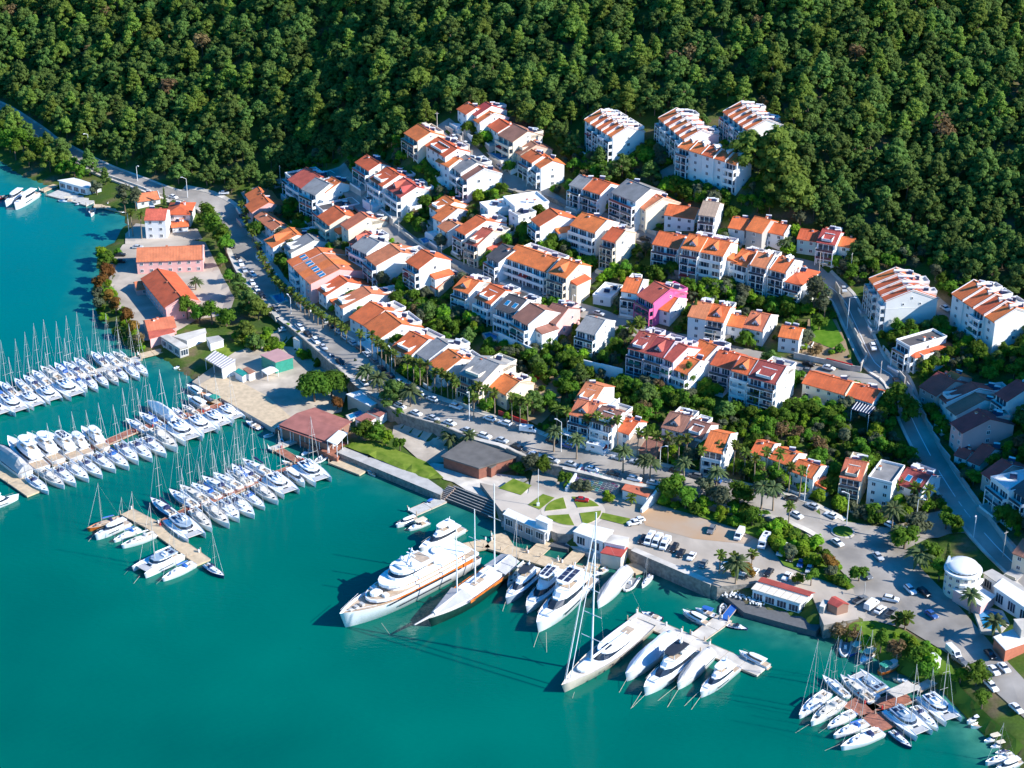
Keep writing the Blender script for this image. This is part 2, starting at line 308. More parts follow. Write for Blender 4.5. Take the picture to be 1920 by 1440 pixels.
def ground_mat():
    m = bpy.data.materials.new('hill_ground'); m.use_nodes = True; t = m.node_tree; b = t.nodes['Principled BSDF']; b.inputs['Roughness'].default_value = .95; b.inputs['Specular IOR Level'].default_value = .1
    N = t.nodes.new; L = t.links.new; g = N('ShaderNodeNewGeometry')
    n1 = N('ShaderNodeTexNoise'); n1.inputs['Scale'].default_value = .09; n1.inputs['Detail'].default_value = 8; L(g.outputs['Position'], n1.inputs['Vector'])
    rp = N('ShaderNodeValToRGB'); cr_ = rp.color_ramp; cr_.elements[0].position = .33; cr_.elements[0].color = (.06, .10, .025, 1)
    cr_.elements[1].position = .72; cr_.elements[1].color = (.26, .19, .10, 1)
    for p, c in ((.45, (.07, .12, .018, 1)), (.53, (.11, .13, .035, 1)), (.62, (.17, .13, .07, 1))): e = cr_.elements.new(p); e.color = c
    L(n1.outputs['Fac'], rp.inputs[0]); n2 = N('ShaderNodeTexNoise'); n2.inputs['Scale'].default_value = 1.4; n2.inputs['Detail'].default_value = 5; L(g.outputs['Position'], n2.inputs['Vector'])
    mx = N('ShaderNodeMix'); mx.data_type = 'RGBA'; mx.blend_type = 'OVERLAY'; mx.inputs['Factor'].default_value = .5; L(rp.outputs[0], mx.inputs['A']); L(n2.outputs['Fac'], mx.inputs['B'])
    L(mx.outputs['Result'], b.inputs['Base Color']); return m
HILL = ground_mat()
GRASS = mat('lawn_grass', (.10, .17, .015), .95, 0, .35, col2=(.22, .27, .04), spec=.1)
GRASSB = mat('bright_grass', (.08, .19, .012), .95, 0, .5, col2=(.15, .27, .025), spec=.1)
SOIL = mat('bare_soil', (.32, .20, .11), .95, 0, .15, col2=(.40, .30, .18), spec=.1)
GRAVEL = mat('pale_gravel', (.50, .42, .33), .95, .16, .25, spec=.1, detail=7, patch=.06)
LOT = mat('car_park_asphalt', (.47, .40, .325), .95, .1, .08, spec=.1, detail=7, patch=.05)
LOTB = mat('sandy_lot', (.46, .28, .15), .95, 0, .05, col2=(.42, .38, .33), spec=.1, detail=6)
SCRUB = mat('scrub', (.07, .14, .015), .95, 0, .2, col2=(.15, .24, .03), spec=.1)
tag(link('ground', grid_mesh('ground', gx, gy, lambda i, j: float(HG[j, i]), HILL, lambda i, j: max(HG[j, i], HG[j + 1, i + 1], HG[j, i + 1], HG[j + 1, i]) > -2)), kind='structure')
mf = MB(); mf.add([(-3000, 1335, 150), (3000, 1335, 250), (3000, 3400, 600), (-3000, 3400, 400)], [(0, 1, 2, 3)], HILL); mf.build('far_hill')['kind'] = 'structure'
def drape(name, pix, m, lift=.12, h=0, flat=None, step=3.0, world=None, **k):
    P = world or [gnd(a, b, h) if flat is None else at(a, b, flat) for a, b in pix]; P2_ = [Vector((p.x, p.y)) for p in P]
    xs = [p.x for p in P2_]; ys = [p.y for p in P2_]; V = list(P2_); E = [(i, (i + 1) % len(P2_)) for i in range(len(P2_))]
    # densify the outline
    V = []; 
    for i in range(len(P2_)):
        a, b = P2_[i], P2_[(i + 1) % len(P2_)]; q = max(1, int((b - a).length / step)); V += [a.lerp(b, t / q) for t in range(q)]
    nb = len(V); E = [(i, (i + 1) % nb) for i in range(nb)]
    T = [(v.x, v.y) for v in V]
    if flat is None:
        y = min(ys)
        while y < max(ys):
            x = min(xs)
            while x < max(xs):
                if inpoly(x, y, T) and dist_poly(x, y, T + [T[0]]) > step * .4: V.append(Vector((x, y)))
                x += step
            y += step
    vs, es, fs, *_ = delaunay_2d_cdt(V, E, [], 1, .001)
    me = bpy.data.meshes.new(name); me.from_pydata([(v.x, v.y, (tz(v.x, v.y) if flat is None else flat) + lift) for v in vs], [], [tuple(f) for f in fs]); me.materials.append(m)
    o = link(name, me); k.setdefault('kind', 'structure'); return tag(o, **k)
def slab(name, pix, z, m, bottom=-3, side=None, refz=None, **k):    # a paved platform with real quay sides
    P = [at(a, b, z if refz is None else refz) for a, b in pix]; A_ = sum(P[i].x * P[(i + 1) % len(P)].y - P[(i + 1) % len(P)].x * P[i].y for i in range(len(P)))
    if A_ < 0: P.reverse()
    o = MB().prism([(p.x, p.y) for p in P], bottom, z, side or m, m); o = o.build(name); k.setdefault('kind', 'structure'); return tag(o, **k)
def smooth_line(P, step=4.0):
    out = []
    n_ = len(P)
    for i in range(n_ - 1):
        p0, p1, p2, p3 = P[max(i - 1, 0)], P[i], P[i + 1], P[min(i + 2, n_ - 1)]; q = max(1, int((p2 - p1).length / step))
        for t in range(q):
            u = t / q; out.append(.5 * ((2 * p1) + (p2 - p0) * u + (2 * p0 - 5 * p1 + 4 * p2 - p3) * u * u + (3 * p1 - p0 - 3 * p2 + p3) * u ** 3))
    out.append(P[-1]); return out
ROADS = []
SK = 1.2
def road(name, pix, wd, m=ASPH, lift=.15, kerb=True, walk=None, line=None, zs=None):
    P = smooth_line([Vector((p.x, p.y, 0)) for p in (gnd(a, b) for a, b in pix)]); ROADS.append(([(p.x, p.y) for p in P], wd / 2 + (walk or 0)))
    def strip(nm, a0, a1, mm, lf, seg=3, side_h=0):
        V = []; F = []
        for i, p in enumerate(P):
            t = (P[min(i + 1, len(P) - 1)] - P[max(i - 1, 0)]).normalized(); nrm = Vector((-t.y, t.x, 0)); zc = tz(p.x, p.y)
            for s_ in range(seg + 1):
                q = p + nrm * (a0 + (a1 - a0) * s_ / seg); V.append((q.x, q.y, max(tz(q.x, q.y), zc - (.6 if name != 'boulevard' else 0)) + lf))
        for i in range(len(P) - 1):
            for s_ in range(seg): a = i * (seg + 1) + s_; F.append((a, a + seg + 1, a + seg + 2, a + 1))
        # vertical skirts so that it is a real step
        mb = MB(); mb.add(V, F, mm, True); e = []
        for cidx in (0, seg):
            for i in range(len(P) - 1):
                a, b = V[i * (seg + 1) + cidx], V[(i + 1) * (seg + 1) + cidx]; mb.add([a, b, (b[0], b[1], b[2] - SK), (a[0], a[1], a[2] - SK)], [(0, 1, 2, 3)], STONE if SK > 2 else mm)
        return tag(mb.build(nm), kind='structure')
    strip(name, -wd / 2, wd / 2, m, lift, max(3, int(wd / 3)))
    if walk:
        strip('pavement', wd / 2 + .003, wd / 2 + walk, PALE, lift + .13, 1); strip('pavement', -wd / 2 - walk, -wd / 2 - .003, PALE, lift + .13, 1)
    if line: strip('road_marking', -.12, .12, WHITE, lift + .02, 1)
    return P
BLVD = [(330,368),(395,384),(432,412),(455,455),(480,505),(520,560),(590,616),(660,676),(740,738),(860,786),(960,819),(1100,866),(1250,899),(1400,935),(1500,962),(1560,992)]
SK = 7
BP = road('boulevard', BLVD, 11.6, walk=2.1, line=True)
SK = 1.2
road('coast_road', [(-60,175),(0,205),(60,243),(120,283),(200,322),(290,355),(330,368)], 7, walk=.9)
road('street', [(1540,523),(1580,560),(1605,610),(1640,680),(1682,715),(1712,790),(1750,865),(1800,945),(1850,1005),(1920,1075),(1980,1130)], 7.4, line=True, walk=1.0)
road('street', [(826,232),(850,255),(890,300),(925,328),(965,347),(1015,365),(1057,392),(1100,404),(1190,437),(1240,452),(1330,462)], 8)
road('street', [(630,318),(645,340),(680,382),(735,432),(790,470),(840,498),(940,537),(1015,559),(1077,579),(1127,594),(1165,610),(1240,632),(1345,654),(1445,678),(1500,694),(1590,709),(1650,722),(1690,730)], 7.5)
road('lane', [(455,368),(500,352),(545,340),(600,332),(632,322)], 6)
road('lane', [(1400,480),(1450,492),(1520,505),(1545,528)], 6)
road('lane', [(1640,560),(1700,520),(1740,560),(1790,600)], 6)
road('lane', [(1240,330),(1290,300),(1300,278)], 5)
road('lane', [(1060,575),(1090,540),(1130,505)], 4)
drape('crossroads', [(1490,955),(1560,975),(1660,990),(1745,962),(1800,950),(1850,1000),(1800,1000),(1740,1010),(1700,1030),(1730,1070),(1800,1140),(1860,1210),(1920,1275),(2000,1350),(2000,1420),(1900,1330),(1800,1240),(1700,1180),(1640,1165),(1590,1185),(1545,1150),(1560,1110),(1590,1085),(1530,1020),(1500,990),(1480,968)], ASPH, .2)
drape('road_junction', [(330,358),(420,372),(440,400),(425,425),(395,420),(372,395),(340,385)], ASPH, .22)
# waterfront surfaces
slab('quay', [(360,716),(377,724),(515,803),(522,797),(640,770),(660,700),(590,660),(500,640),(440,660),(395,690)], 1.8, GRAVEL, side=CONC)
slab('wooden_quay', [(372,722),(515,804),(548,784),(500,742),(430,704),(400,706)], 1.95, DOCKT, side=CONC)
slab('quay_wall', [(632,848),(792,914),(826,928),(832,918),(800,896),(645,838)], 2.6, CONC, side=STONE)
drape('lawn', [(640,842),(700,830),(750,850),(800,870),(832,900),(800,903)], GRASS, .8)
drape('gravel_yard', [(738,800),(770,792),(842,822),(860,850),(832,868),(795,872),(735,818)], GRAVEL, .3)
drape('dust_road', [(470,640),(545,610),(560,625),(530,650),(590,680),(600,700),(560,700),(490,680)], GRAVEL, .3)
drape('lawn', [(395,655),(450,640),(470,670),(430,680)], GRASS, .2)
drape('yard_path', [(800,868),(838,872),(900,885),(985,895),(1000,925),(985,968),(935,962),(850,905),(832,900)], PALE, .25)
slab('plaza', [(900,905),(990,925),(1000,880),(1090,893),(1230,938),(1310,960),(1420,985),(1560,1090),(1600,1105),(1610,1160),(1545,1172),(1520,1110),(1430,1092),(1345,1100),(1330,1094),(1183,1030),(1120,1005),(1045,1000),(985,975),(940,958)], 4.6, LOT, side=STONE, bottom=-2)
slab('quay_wall', [(1183,1032),(1332,1096),(1340,1090),(1190,1026)], 4.75, PALE, side=STONE)
drape('sandy_ground', [(1195,950),(1300,965),(1360,985),(1420,1005),(1400,1020),(1300,1010),(1210,985)], LOTB, 0, flat=4.64)
for i, P_ in enumerate([[(1018,926),(1040,933),(1012,955),(990,946)], [(1010,900),(988,895)]][:1]): drape('lawn', P_, GRASS, 0, flat=4.75)
drape('lawn', [(962,897),(997,910),(977,928),(935,915)], GRASS, 0, flat=4.72)
drape('lawn', [(1130,961),(1182,972),(1172,984),(1125,972)], GRASS, 0, flat=4.75)
LOTP = mat('plaza_paving', (.55, .47, .38), .9, .1, .3)
c0 = at(1074.5, 958.5, 4.62)
rk = 9.9
def ringsec(a0, a1, r0, r1, z, m, name):
    V = []; q = 10
    for i in range(q + 1): a = R(a0 + (a1 - a0) * i / q); V.append((c0.x + r1 * math.cos(a), c0.y + r1 * math.sin(a)))
    V.append((c0.x + r0 * math.cos(R((a0 + a1) / 2)), c0.y + r0 * math.sin(R((a0 + a1) / 2)))); return tag(MB().prism(V, z - .3, z, LOTP, m).build(name), kind='structure')
for a in (10, 100, 190, 280): ringsec(a + 9, a + 81, 2.4, 8.6, 4.8, GRASS, 'flower_bed')
tag(MB().prism([(c0.x + rk * math.cos(R(i * 10)), c0.y + rk * math.sin(R(i * 10))) for i in range(36)], 4.3, 4.64, LOTP).build('paving_circle'), kind='structure')
drape('verge', [(1235,930),(1290,945),(1390,955),(1470,985),(1520,1010),(1560,1060),(1603,1100),(1590,1106),(1520,1078),(1470,1060),(1440,1020),(1380,990),(1300,965),(1230,945)], SCRUB, 0, flat=4.9)
drape('schoolyard', [(230,460),(300,440),(385,455),(440,560),(430,590),(370,600),(300,640),(262,640),(205,560),(205,500)], LOT, .3)
drape('yard', [(255,420),(330,430),(370,430),(380,450),(300,455),(235,460),(235,440)], LOT, .35)
drape('building_plot', [(1515,600),(1568,600),(1585,640),(1600,690),(1560,695),(1500,675),(1510,640)], SOIL, .3)
drape('grass_bank', [(1520,598),(1560,600),(1582,640),(1560,655),(1520,640)], GRASSB, .45)
drape('ravine', [(990,700),(1040,680),(1060,690),(1050,760),(1010,800),(990,790),(985,740)], SOIL, .3)
drape('lawn', [(985,660),(1010,648),(1035,652),(1000,667)], GRASSB, .4)
drape('lawn', [(1005,248),(1030,245),(1032,258),(1010,262)], GRASSB, .4)
drape('lawn', [(1460,562),(1500,562),(1510,572),(1470,575)], GRASSB, .4)
drape('lawn', [(1685,690),(1730,705),(1755,698),(1740,690)], GRASSB, .4)
drape('bank', [(1560,1196),(1640,1165),(1700,1185),(1780,1240),(1800,1290),(1860,1350),(1920,1400),(1900,1425),(1840,1375),(1800,1335),(1765,1297),(1700,1270),(1640,1236)], SCRUB, .3)
# ---------------------------------------------------------------- buildings
def win_mesh(w_, h_, bars, nm, fr=WHITE):
    mb = MB(); t = .12
    for s_ in (-1, 1): mb.box((s_ * (w_ / 2 - t / 2), -.04, h_ / 2), (t, .10, h_), fr)
    for z in (t / 2, h_ - t / 2): mb.box((0, -.045, z), (w_ - 2 * t - .004, .11, t), fr)
    for b in range(bars): x = -w_ / 2 + w_ * (b + 1) / (bars + 1); mb.box((x, -.05, h_ / 2), (.09, .07, h_ - 2 * t - .004), fr)
    mb.add([(-w_ / 2 + t, -.02, t), (w_ / 2 - t, -.02, t), (w_ / 2 - t, -.02, h_ - t), (-w_ / 2 + t, -.02, h_ - t)], [(0, 1, 2, 3)], GLASS)
    return mb.mesh(nm)
WIN = win_mesh(1.3, 1.35, 1, 'window'); WIDE = win_mesh(2.6, 2.1, 2, 'glazed_door'); SMALL = win_mesh(.8, .9, 0, 'window_small')
def heater_mesh():
    mb = MB(); mb.tube((-1, .55, 1.25), (1, .55, 1.25), .34, WHITE, n=8); mb.add([(-1.1, -1.2, .35), (1.1, -1.2, .35), (1.1, .3, 1.15), (-1.1, .3, 1.15)], [(0, 1, 2, 3)], SOLAR)
    mb.box((0, .5, .45), (1.6, .15, .9), STEEL); return mb.mesh('water_heater')
HEAT = heater_mesh()
TANK = MB().tube((-1.5, 0, 1.1), (1.5, 0, 1.1), .55, WHITE, n=8).box((0, 0, .4), (2.2, .5, .9), WHITE).mesh('water_tank')
CANV = mat('canvas_awning', (.62, .52, .38), .8); GREENA = mat('green_awning', (.04, .16, .10), .8)
CHIM = MB().box((0, 0, .5), (.7, .7, 1.5), WALL['w']).box((0, 0, 1.35), (.9, .9, .18), ROOF['t']).mesh('chimney')
FOOT = []; HOUSES = []; FRONTS = []; NHOUSE = 0; SIDEWIN = 0
ROOFN = {'o': 'orange-roofed', 'r': 'red-roofed', 'b': 'brown-roofed', 'm': 'maroon-roofed', 'g': 'grey-roofed', 'd': 'dark-roofed', 't': 'terracotta-roofed', 'w': 'flat-roofed', 'k': 'tan-roofed'}
WALLN = {'w': 'white', 'c': 'cream', 'p': 'pink', 'g': 'grey', 'l': 'lilac-grey', 'h': 'bright pink', 't': 'pale teal', 'n': 'brown', 's': 'sand-coloured', 'r': 'brick'}
NW = {1: 'single-storey', 2: 'two-storey', 3: 'three-storey', 4: 'four-storey', 5: 'five-storey'}
def place_house(Ap, Bp, d, n, sh=2.9, extra=0):
    Hh = n * sh + extra; m_ = ((Ap[0] + Bp[0]) / 2, (Ap[1] + Bp[1]) / 2); g = gnd(*m_, Hh); z = g.z
    a, b = at(*Ap, z + Hh), at(*Bp, z + Hh); return a, b, z, Hh
def house(Ap, Bp, d, n, rc='o', wc='w', where='', opts='', name='house', cat='house', group=None):
    """front eave from Ap to Bp (survey pixels), depth d metres, n storeys"""
    global NHOUSE; NHOUSE += 1; rr = random.Random(NHOUSE * 13)
    a, b, z, Hh = place_house(Ap, Bp, d, n); u = (b - a); u.z = 0; w_ = max(4.0, u.length); rz = math.atan2(u.y, u.x); u.normalize(); v = Vector((-u.y, u.x, 0))
    c = (a + b) / 2 + v * d / 2; root = empty(name, (c.x, c.y, z), rz, label=None, cat=cat, group=group or 'houses on the hillside above the marina')
    root['label'] = f"{ROOFN[rc]} {WALLN[wc]} {NW[n]} house {where}"; FRONTS.append((a, b, v, u, w_, z, n)); HOUSES.append((proj(c + Vector((0, 0, n * 1.5))), (c.x, c.y), where))
    FOOT.append((c.x, c.y, w_ / 2 + 1.2, d / 2 + 1.2, rz)); wm_, rm = WALL[wc], ROOF[rc]; hw, hd = w_ / 2, d / 2
    kind = 'flat' if (rc == 'w' or 'F' in opts) else 'hip' if 'H' in opts else 'gable'; rh = min(3.4, hd * math.tan(R(23))); ov = .55
    bot = -5
    # walls
    mb = MB()
    if kind == 'gable':
        V = [(-hw, -hd, bot), (hw, -hd, bot), (hw, hd, bot), (-hw, hd, bot), (-hw, -hd, Hh), (hw, -hd, Hh), (hw, hd, Hh), (-hw, hd, Hh), (-hw, 0, Hh + rh), (hw, 0, Hh + rh)]
        mb.add(V, [(0, 1, 5, 4), (2, 3, 7, 6), (1, 2, 6, 9, 5), (3, 0, 4, 8, 7)], wm_)
    else: mb.prism([(-hw, -hd), (hw, -hd), (hw, hd), (-hw, hd)], bot, Hh, wm_)
    for k in range(1, n):                       # string courses at the floors
        if rr.random() < .6: mb.box((hw + .03, 0, k * 2.9), (.06, d, .16), wm_)
    mb.build('wall', root)
    mb = MB()
    if kind == 'gable':
        t = .22
        e = -hd - ov; ze = Hh - ov * rh / hd
        for s_ in (1, -1):
            n_ = 1
            if s_ == -1 and False: pass
            V = [(-hw - .15, s_ * e, ze), (hw + .15, s_ * e, ze), (hw + .15, 0, Hh + rh + .03), (-hw - .15, 0, Hh + rh + .03)]; V2 = [(x, y, q + t) for x, y, q in V]
            F = [(0, 1, 2, 3), (4, 5, 6, 7), (0, 1, 5, 4), (1, 2, 6, 5), (3, 0, 4, 7)]; mb.add(V + V2, F, rm)
        mb.tube((-hw - .1, 0, Hh + rh + .27), (hw + .1, 0, Hh + rh + .27), .16, rm, n=5)
        # tile courses standing a little proud
        k = int(w_ / 1.1)
        for i in range(1, k):
            x = -hw + w_ * i / k; 
            for s_ in (1, -1): mb.add([(x - .14, s_ * e, ze + t), (x + .14, s_ * e, ze + t), (x + .14, 0, Hh + rh + t + .03), (x - .14, 0, Hh + rh + t + .03), (x, s_ * e, ze + t + .05), (x, 0, Hh + rh + t + .08)], [(0, 4, 5, 3), (4, 1, 2, 5)], rm)
    elif kind == 'hip':
        q = min(hw, hd) * .95; zt = Hh + q * .45; o_ = ov
        V = [(-hw - o_, -hd - o_, Hh - .1), (hw + o_, -hd - o_, Hh - .1), (hw + o_, hd + o_, Hh - .1), (-hw - o_, hd + o_, Hh - .1), (-hw - o_, -hd - o_, Hh + .15), (hw + o_, -hd - o_, Hh + .15), (hw + o_, hd + o_, Hh + .15), (-hw - o_, hd + o_, Hh + .15)]
        if hw > hd: V += [(-hw + q, 0, zt), (hw - q, 0, zt)]; F = [(4, 5, 9, 8), (6, 7, 8, 9), (5, 6, 9), (7, 4, 8)]
        else: V += [(0, -hd + q, zt), (0, hd - q, zt)]; F = [(5, 6, 9, 8), (7, 4, 8, 9), (4, 5, 8), (6, 7, 9)]
        mb.add(V, F + [(3, 2, 1, 0), (0, 1, 5, 4), (1, 2, 6, 5), (2, 3, 7, 6), (3, 0, 4, 7)], rm)
    else:
        mb.box((0, 0, Hh + .06), (w_ + .3, d + .3, .12), rm)
        for s_ in (-1, 1): mb.box((s_ * (hw + .02), 0, Hh + .52), (.25, d + .3, .8), wm_); mb.box((0, s_ * (hd + .02), Hh + .52), (w_ - .2, .25, .8), wm_)
    ro = mb.build('roof', root)
    # parapets between terraced roofs
    if kind == 'gable' and ('P' in opts or rr.random() < .35):
        for s_ in ((-1, 1) if 'P' in opts else (1,)):
            mb = MB(); x = s_ * (hw + .05); V = []
            for xx in (x - .10, x + .10): V += [(xx, -hd - .3, Hh - .4), (xx, -hd - .3, Hh + .30), (xx, 0, Hh + rh + .55), (xx, hd + .3, Hh + .30), (xx, hd + .3, Hh - .4), (xx, 0, Hh + rh - .2)]
            mb.add(V, [(0, 1, 2, 5), (5, 2, 3, 4), (6, 7, 8, 11), (11, 8, 9, 10), (1, 2, 8, 7), (2, 3, 9, 8), (0, 1, 7, 6)], wm_); mb.build('parapet', root)
    # front: balconies, glazed doors, windows
    cols = max(1, int(w_ / 3.4)); bal = ('B' in opts) or (n >= 3 and 'N' not in opts and rr.random() < .8)
    darkrail = rr.random() < .6
    for k in range(n):
        z0 = k * 2.9
        for i in range(cols):
            x = -hw + w_ * (i + .5) / cols
            if bal and rr.random() < .9: link('glazed_door', WIDE, root, (x, -hd - .01, z0 + .15), scale=((w_ / cols - .7) / 2.6, 1, 1.1))  # dark glass stretched across the bay also paints in the shaded balcony recess
            else: link('window', WIN, root, (x, -hd - .01, z0 + .95))
        if bal and k > 0:
            bd = 1.9; mb = MB(); mb.box((0, -hd - bd / 2, z0 + .02), (w_ - .3, bd, .22), wm_)
            mb.box((0, -hd - bd + .05, z0 + .6), (w_ - .3, .08, .85), GLASS if darkrail else wm_)
            for s_ in (-1, 1): mb.box((s_ * (hw - .2), -hd - bd / 2 - .1, z0 + .6), (.08, bd - .2, .85), wm_)
            for s_ in (-1, 0, 1): mb.box((s_ * (hw - .3), -hd - bd + .12, z0 - 1.36), (.28, .28, 2.5), wm_)
            mb.build('balcony', root)
    # right-hand (sunny) gable and a few on the back
    ns = rr.choice([1, 1, 2, 2])
    for k in range(n):
        for i in range(ns):
            if rr.random() < .7: link('window', SMALL if rr.random() < .4 else WIN, root, (hw + .01, -hd + d * (i + 1) / (ns + 1), k * 2.9 + 1.0), rz=R(90))
    if kind == 'gable' and rr.random() < .6: link('window', SMALL, root, (hw + .01, 0, Hh + .3), rz=R(90))
    # dormer
    if 'D' in opts and kind == 'gable':
        for x in ((0,) if w_ < 10 else (-w_ / 4, w_ / 4)):
            mb = MB(); y0 = -hd * .75; zb = Hh + rh * .2; zt = Hh + rh * .9
            mb.add([(x - 1.4, y0, zb), (x + 1.4, y0, zb), (x + 1.4, y0, zb + .7), (x, y0, zt + .25), (x - 1.4, y0, zb + .7), (x - 1.4, -hd * .1, zb + .7), (x + 1.4, -hd * .1, zb + .7), (x, -hd * .05, zt + .25)], [(0, 1, 2, 3, 4), (0, 4, 5), (1, 6, 2)], wm_)
            mb.add([(x - 1.8, y0 - .4, zb + .6), (x, y0 - .4, zt + .5), (x, 0, zt + .5), (x - 1.8, 0, zb + .6), (x + 1.8, y0 - .4, zb + .6), (x + 1.8, 0, zb + .6)], [(0, 1, 2, 3), (1, 4, 5, 2)], rm)
            dm = mb.build('dormer', root); link('window', WIN, dm, (x, y0 - .02, zb - .1))
    # terrace cut into the front roof slope
    if 'T' in opts and kind == 'gable':
        mb = MB(); ww = w_ * .55; y0 = -hd * .95; y1 = -hd * .3; zf = Hh + rh * .28; mb.box((0, (y0 + y1) / 2, zf), (ww, y1 - y0, .3), PALE)
        mb.box((0, y1, zf + .8), (ww, .2, 1.5), wm_); mb.box((0, y0, zf + .35), (ww, .15, .9), wm_)
        for s_ in (-1, 1): mb.box((s_ * ww / 2, (y0 + y1) / 2, zf + .45), (.18, y1 - y0 + .18, 1.1), wm_)
        tt = mb.build('roof_terrace', root); link('glazed_door', WIDE, tt, (0, y1 - .12, zf + .15), scale=(min(1.6, ww / 3.2), 1, .65))
    if 'S' in opts and kind == 'gable':        # roof lights
        for x in (-hw * .4, hw * .4):
            y = -hd * .55; zz = Hh + rh * (1 - .55) + .3; sl = math.atan2(rh, hd); o_ = MB().box((0, 0, 0), (1.5, 2.2, .12), POOLM).box((0, 0, -.06), (1.8, 2.5, .14), WHITE).build('roof_light', root, loc=(x, y, zz)); o_.rotation_euler = (sl, 0, 0)
    # rear terrace with parapet, awning, lower side wing
    if kind == 'gable' and d >= 11 and rr.random() < .6 and 'Z' not in opts:
        mb = MB(); ww = w_ * rr.uniform(.5, .92); xo = (w_ - ww) / 2 * rr.choice([-1, 0, 1]); y0 = hd * .22; y1 = hd + .25; zf = Hh + rh * .34
        mb.box((xo, (y0 + y1) / 2, zf - .6), (ww, y1 - y0, 1.5), PALE); mb.box((xo, y1, zf + .5), (ww, .2, .9), wm_)
        for s_ in (-1, 1): mb.box((xo + s_ * ww / 2, (y0 + y1) / 2, zf + .5), (.2, y1 - y0 + .2, 1.0), wm_)
        rt = mb.build('rear_terrace', root)
        for i in range(rr.choice([1, 2, 2])): link('water_heater', HEAT, rt, (xo + rr.uniform(-.35, .35) * ww, (y0 + y1) / 2 + rr.uniform(-.8, .8), zf + .2), rz=-rz - R(20))
        if rr.random() < .5: MB().box((xo - ww * .25, y0 + .9, zf + 1.2), (ww * .35, 1.8, 2.2), wm_).build('stair_tower', rt)
    if rr.random() < .35 and n > 1 and 'X' not in opts and 'Z' not in opts and 'P' not in opts:
        mb = MB(); aw = rr.uniform(2.6, 4); ad = d * rr.uniform(.35, .6); ah = (n - 1) * 2.9 - rr.choice([0, 0, 1.4]); y = rr.uniform(-.2, .2) * d
        mb.box((hw + aw / 2 + .05, y, ah / 2 - 2), (aw, ad, ah + 4), wm_); wg = mb.build('side_wing', root)
        if rr.random() < .5: MB().add([(hw, y - ad / 2 - .3, ah + 1.1), (hw, y + ad / 2 + .3, ah + 1.1), (hw + aw + .5, y + ad / 2 + .3, ah + .1), (hw + aw + .5, y - ad / 2 - .3, ah + .1), (hw, y - ad / 2 - .3, ah - .05), (hw, y + ad / 2 + .3, ah - .05), (hw + aw + .5, y + ad / 2 + .3, ah - .08), (hw + aw + .5, y - ad / 2 - .3, ah - .08)], [(0, 3, 2, 1), (3, 7, 6, 2), (0, 4, 7, 3), (1, 2, 6, 5)], rm).build('wing_roof', wg)
        else: MB().box((hw + aw / 2 + .05, y - ad / 2, ah + .4), (aw, .18, .8), wm_).box((hw + aw, y, ah + .4), (.18, ad - .2, .8), wm_).build('wing_parapet', wg)
        link('window', WIN, wg, (hw + aw / 2, y - ad / 2 - .01, max(.6, ah - 1.9)))
    if bal and rr.random() < .4:
        k = rr.randint(1, n - 1) if n > 1 else 1; zz = k * 2.9 - .45; am = rr.choice([REDM, CANV, CANV, GREENA]); xa = rr.choice([-1, 0, 1]) * hw * .35
        MB().add([(xa - 1.9, -hd - .05, zz), (xa + 1.9, -hd - .05, zz), (xa + 1.9, -hd - 2.5, zz - .7), (xa - 1.9, -hd - 2.5, zz - .7), (xa - 1.9, -hd - .05, zz - .08), (xa + 1.9, -hd - .05, zz - .08), (xa + 1.9, -hd - 2.5, zz - .8), (xa - 1.9, -hd - 2.5, zz - .8)], [(0, 3, 2, 1), (3, 7, 6, 2), (4, 5, 6, 7)], am).build('awning', root)
    # chimney, water heaters
    for i in range(rr.choice([1, 1, 2])): link('chimney', CHIM, root, (rr.uniform(-hw * .7, hw * .7), rr.uniform(-.2, .35) * hd, Hh + (rh * .6 if kind != 'flat' else .1)))
    if 'Z' not in opts:
        if 'P' in opts: link('water_tank', TANK, root, (hw * .5, -hd * .05, Hh + rh * .9), rz=R(80)); link('water_tank', TANK, root, (-hw * .2, hd * .35, Hh + rh * .6), rz=R(80))
        for i in range(rr.choice([0, 1, 1, 2]) if w_ > 6 else rr.choice([0, 1])):
            link('water_heater', HEAT, root, (rr.uniform(-hw * .6, hw * .6), (hd * rr.uniform(.15, .5)) if kind != 'flat' else rr.uniform(-.3, .5) * hd, Hh + (rh * .62 if kind == 'gable' else (rh * .5 if kind == 'hip' else .12))), rz=-rz + R(rr.choice([-30, -15, 0])))
    if rr.random() < .55 and 'X' not in opts:
        mb = MB(); pd = rr.uniform(2.5, 5); mb.box((0, -hd - pd / 2 - .02, -1.4), (w_ * rr.uniform(.8, 1.05), pd, 3.4), rr.choice([PALE, CONC, WALL['w']]), )
        mb.box((0, -hd - pd + .05, .65), (w_ * .8, .18, .7), wm_); mb.build('patio', root)
    return root
def row(p0, p1, k, d, n, rc, wc, where, opts='P', **kw):
    for i in range(k):
        a = (p0[0] + (p1[0] - p0[0]) * i / k, p0[1] + (p1[1] - p0[1]) * i / k); b = (p0[0] + (p1[0] - p0[0]) * (i + 1) / k, p0[1] + (p1[1] - p0[1]) * (i + 1) / k)
        pos = ORD[i] + ' from left of ' if i < k - 1 else 'rightmost of '
        house(a, b, d, n, rc, wc, pos + where, opts, **kw)
G1 = 'terraced houses with orange roofs on the upper edge'
row((1097, 224), (1149, 257), 5, 14, 4, 'o', 'w', 'the five-house terrace nearest the forest clearing', 'P', group=G1, name='terraced_house')
row((1236, 221), (1284, 262), 5, 14, 4, 'o', 'w', 'the middle upper terrace beneath the pines', 'P', group=G1, name='terraced_house')
row((1357, 209), (1403, 244), 5, 15, 4, 'o', 'w', 'the highest terrace among the pines', 'P', group=G1, name='terraced_house')
row((1272, 275), (1382, 309), 5, 9, 4, 'o', 'w', 'the long terrace below the two highest', 'P', group=G1, name='terraced_house')
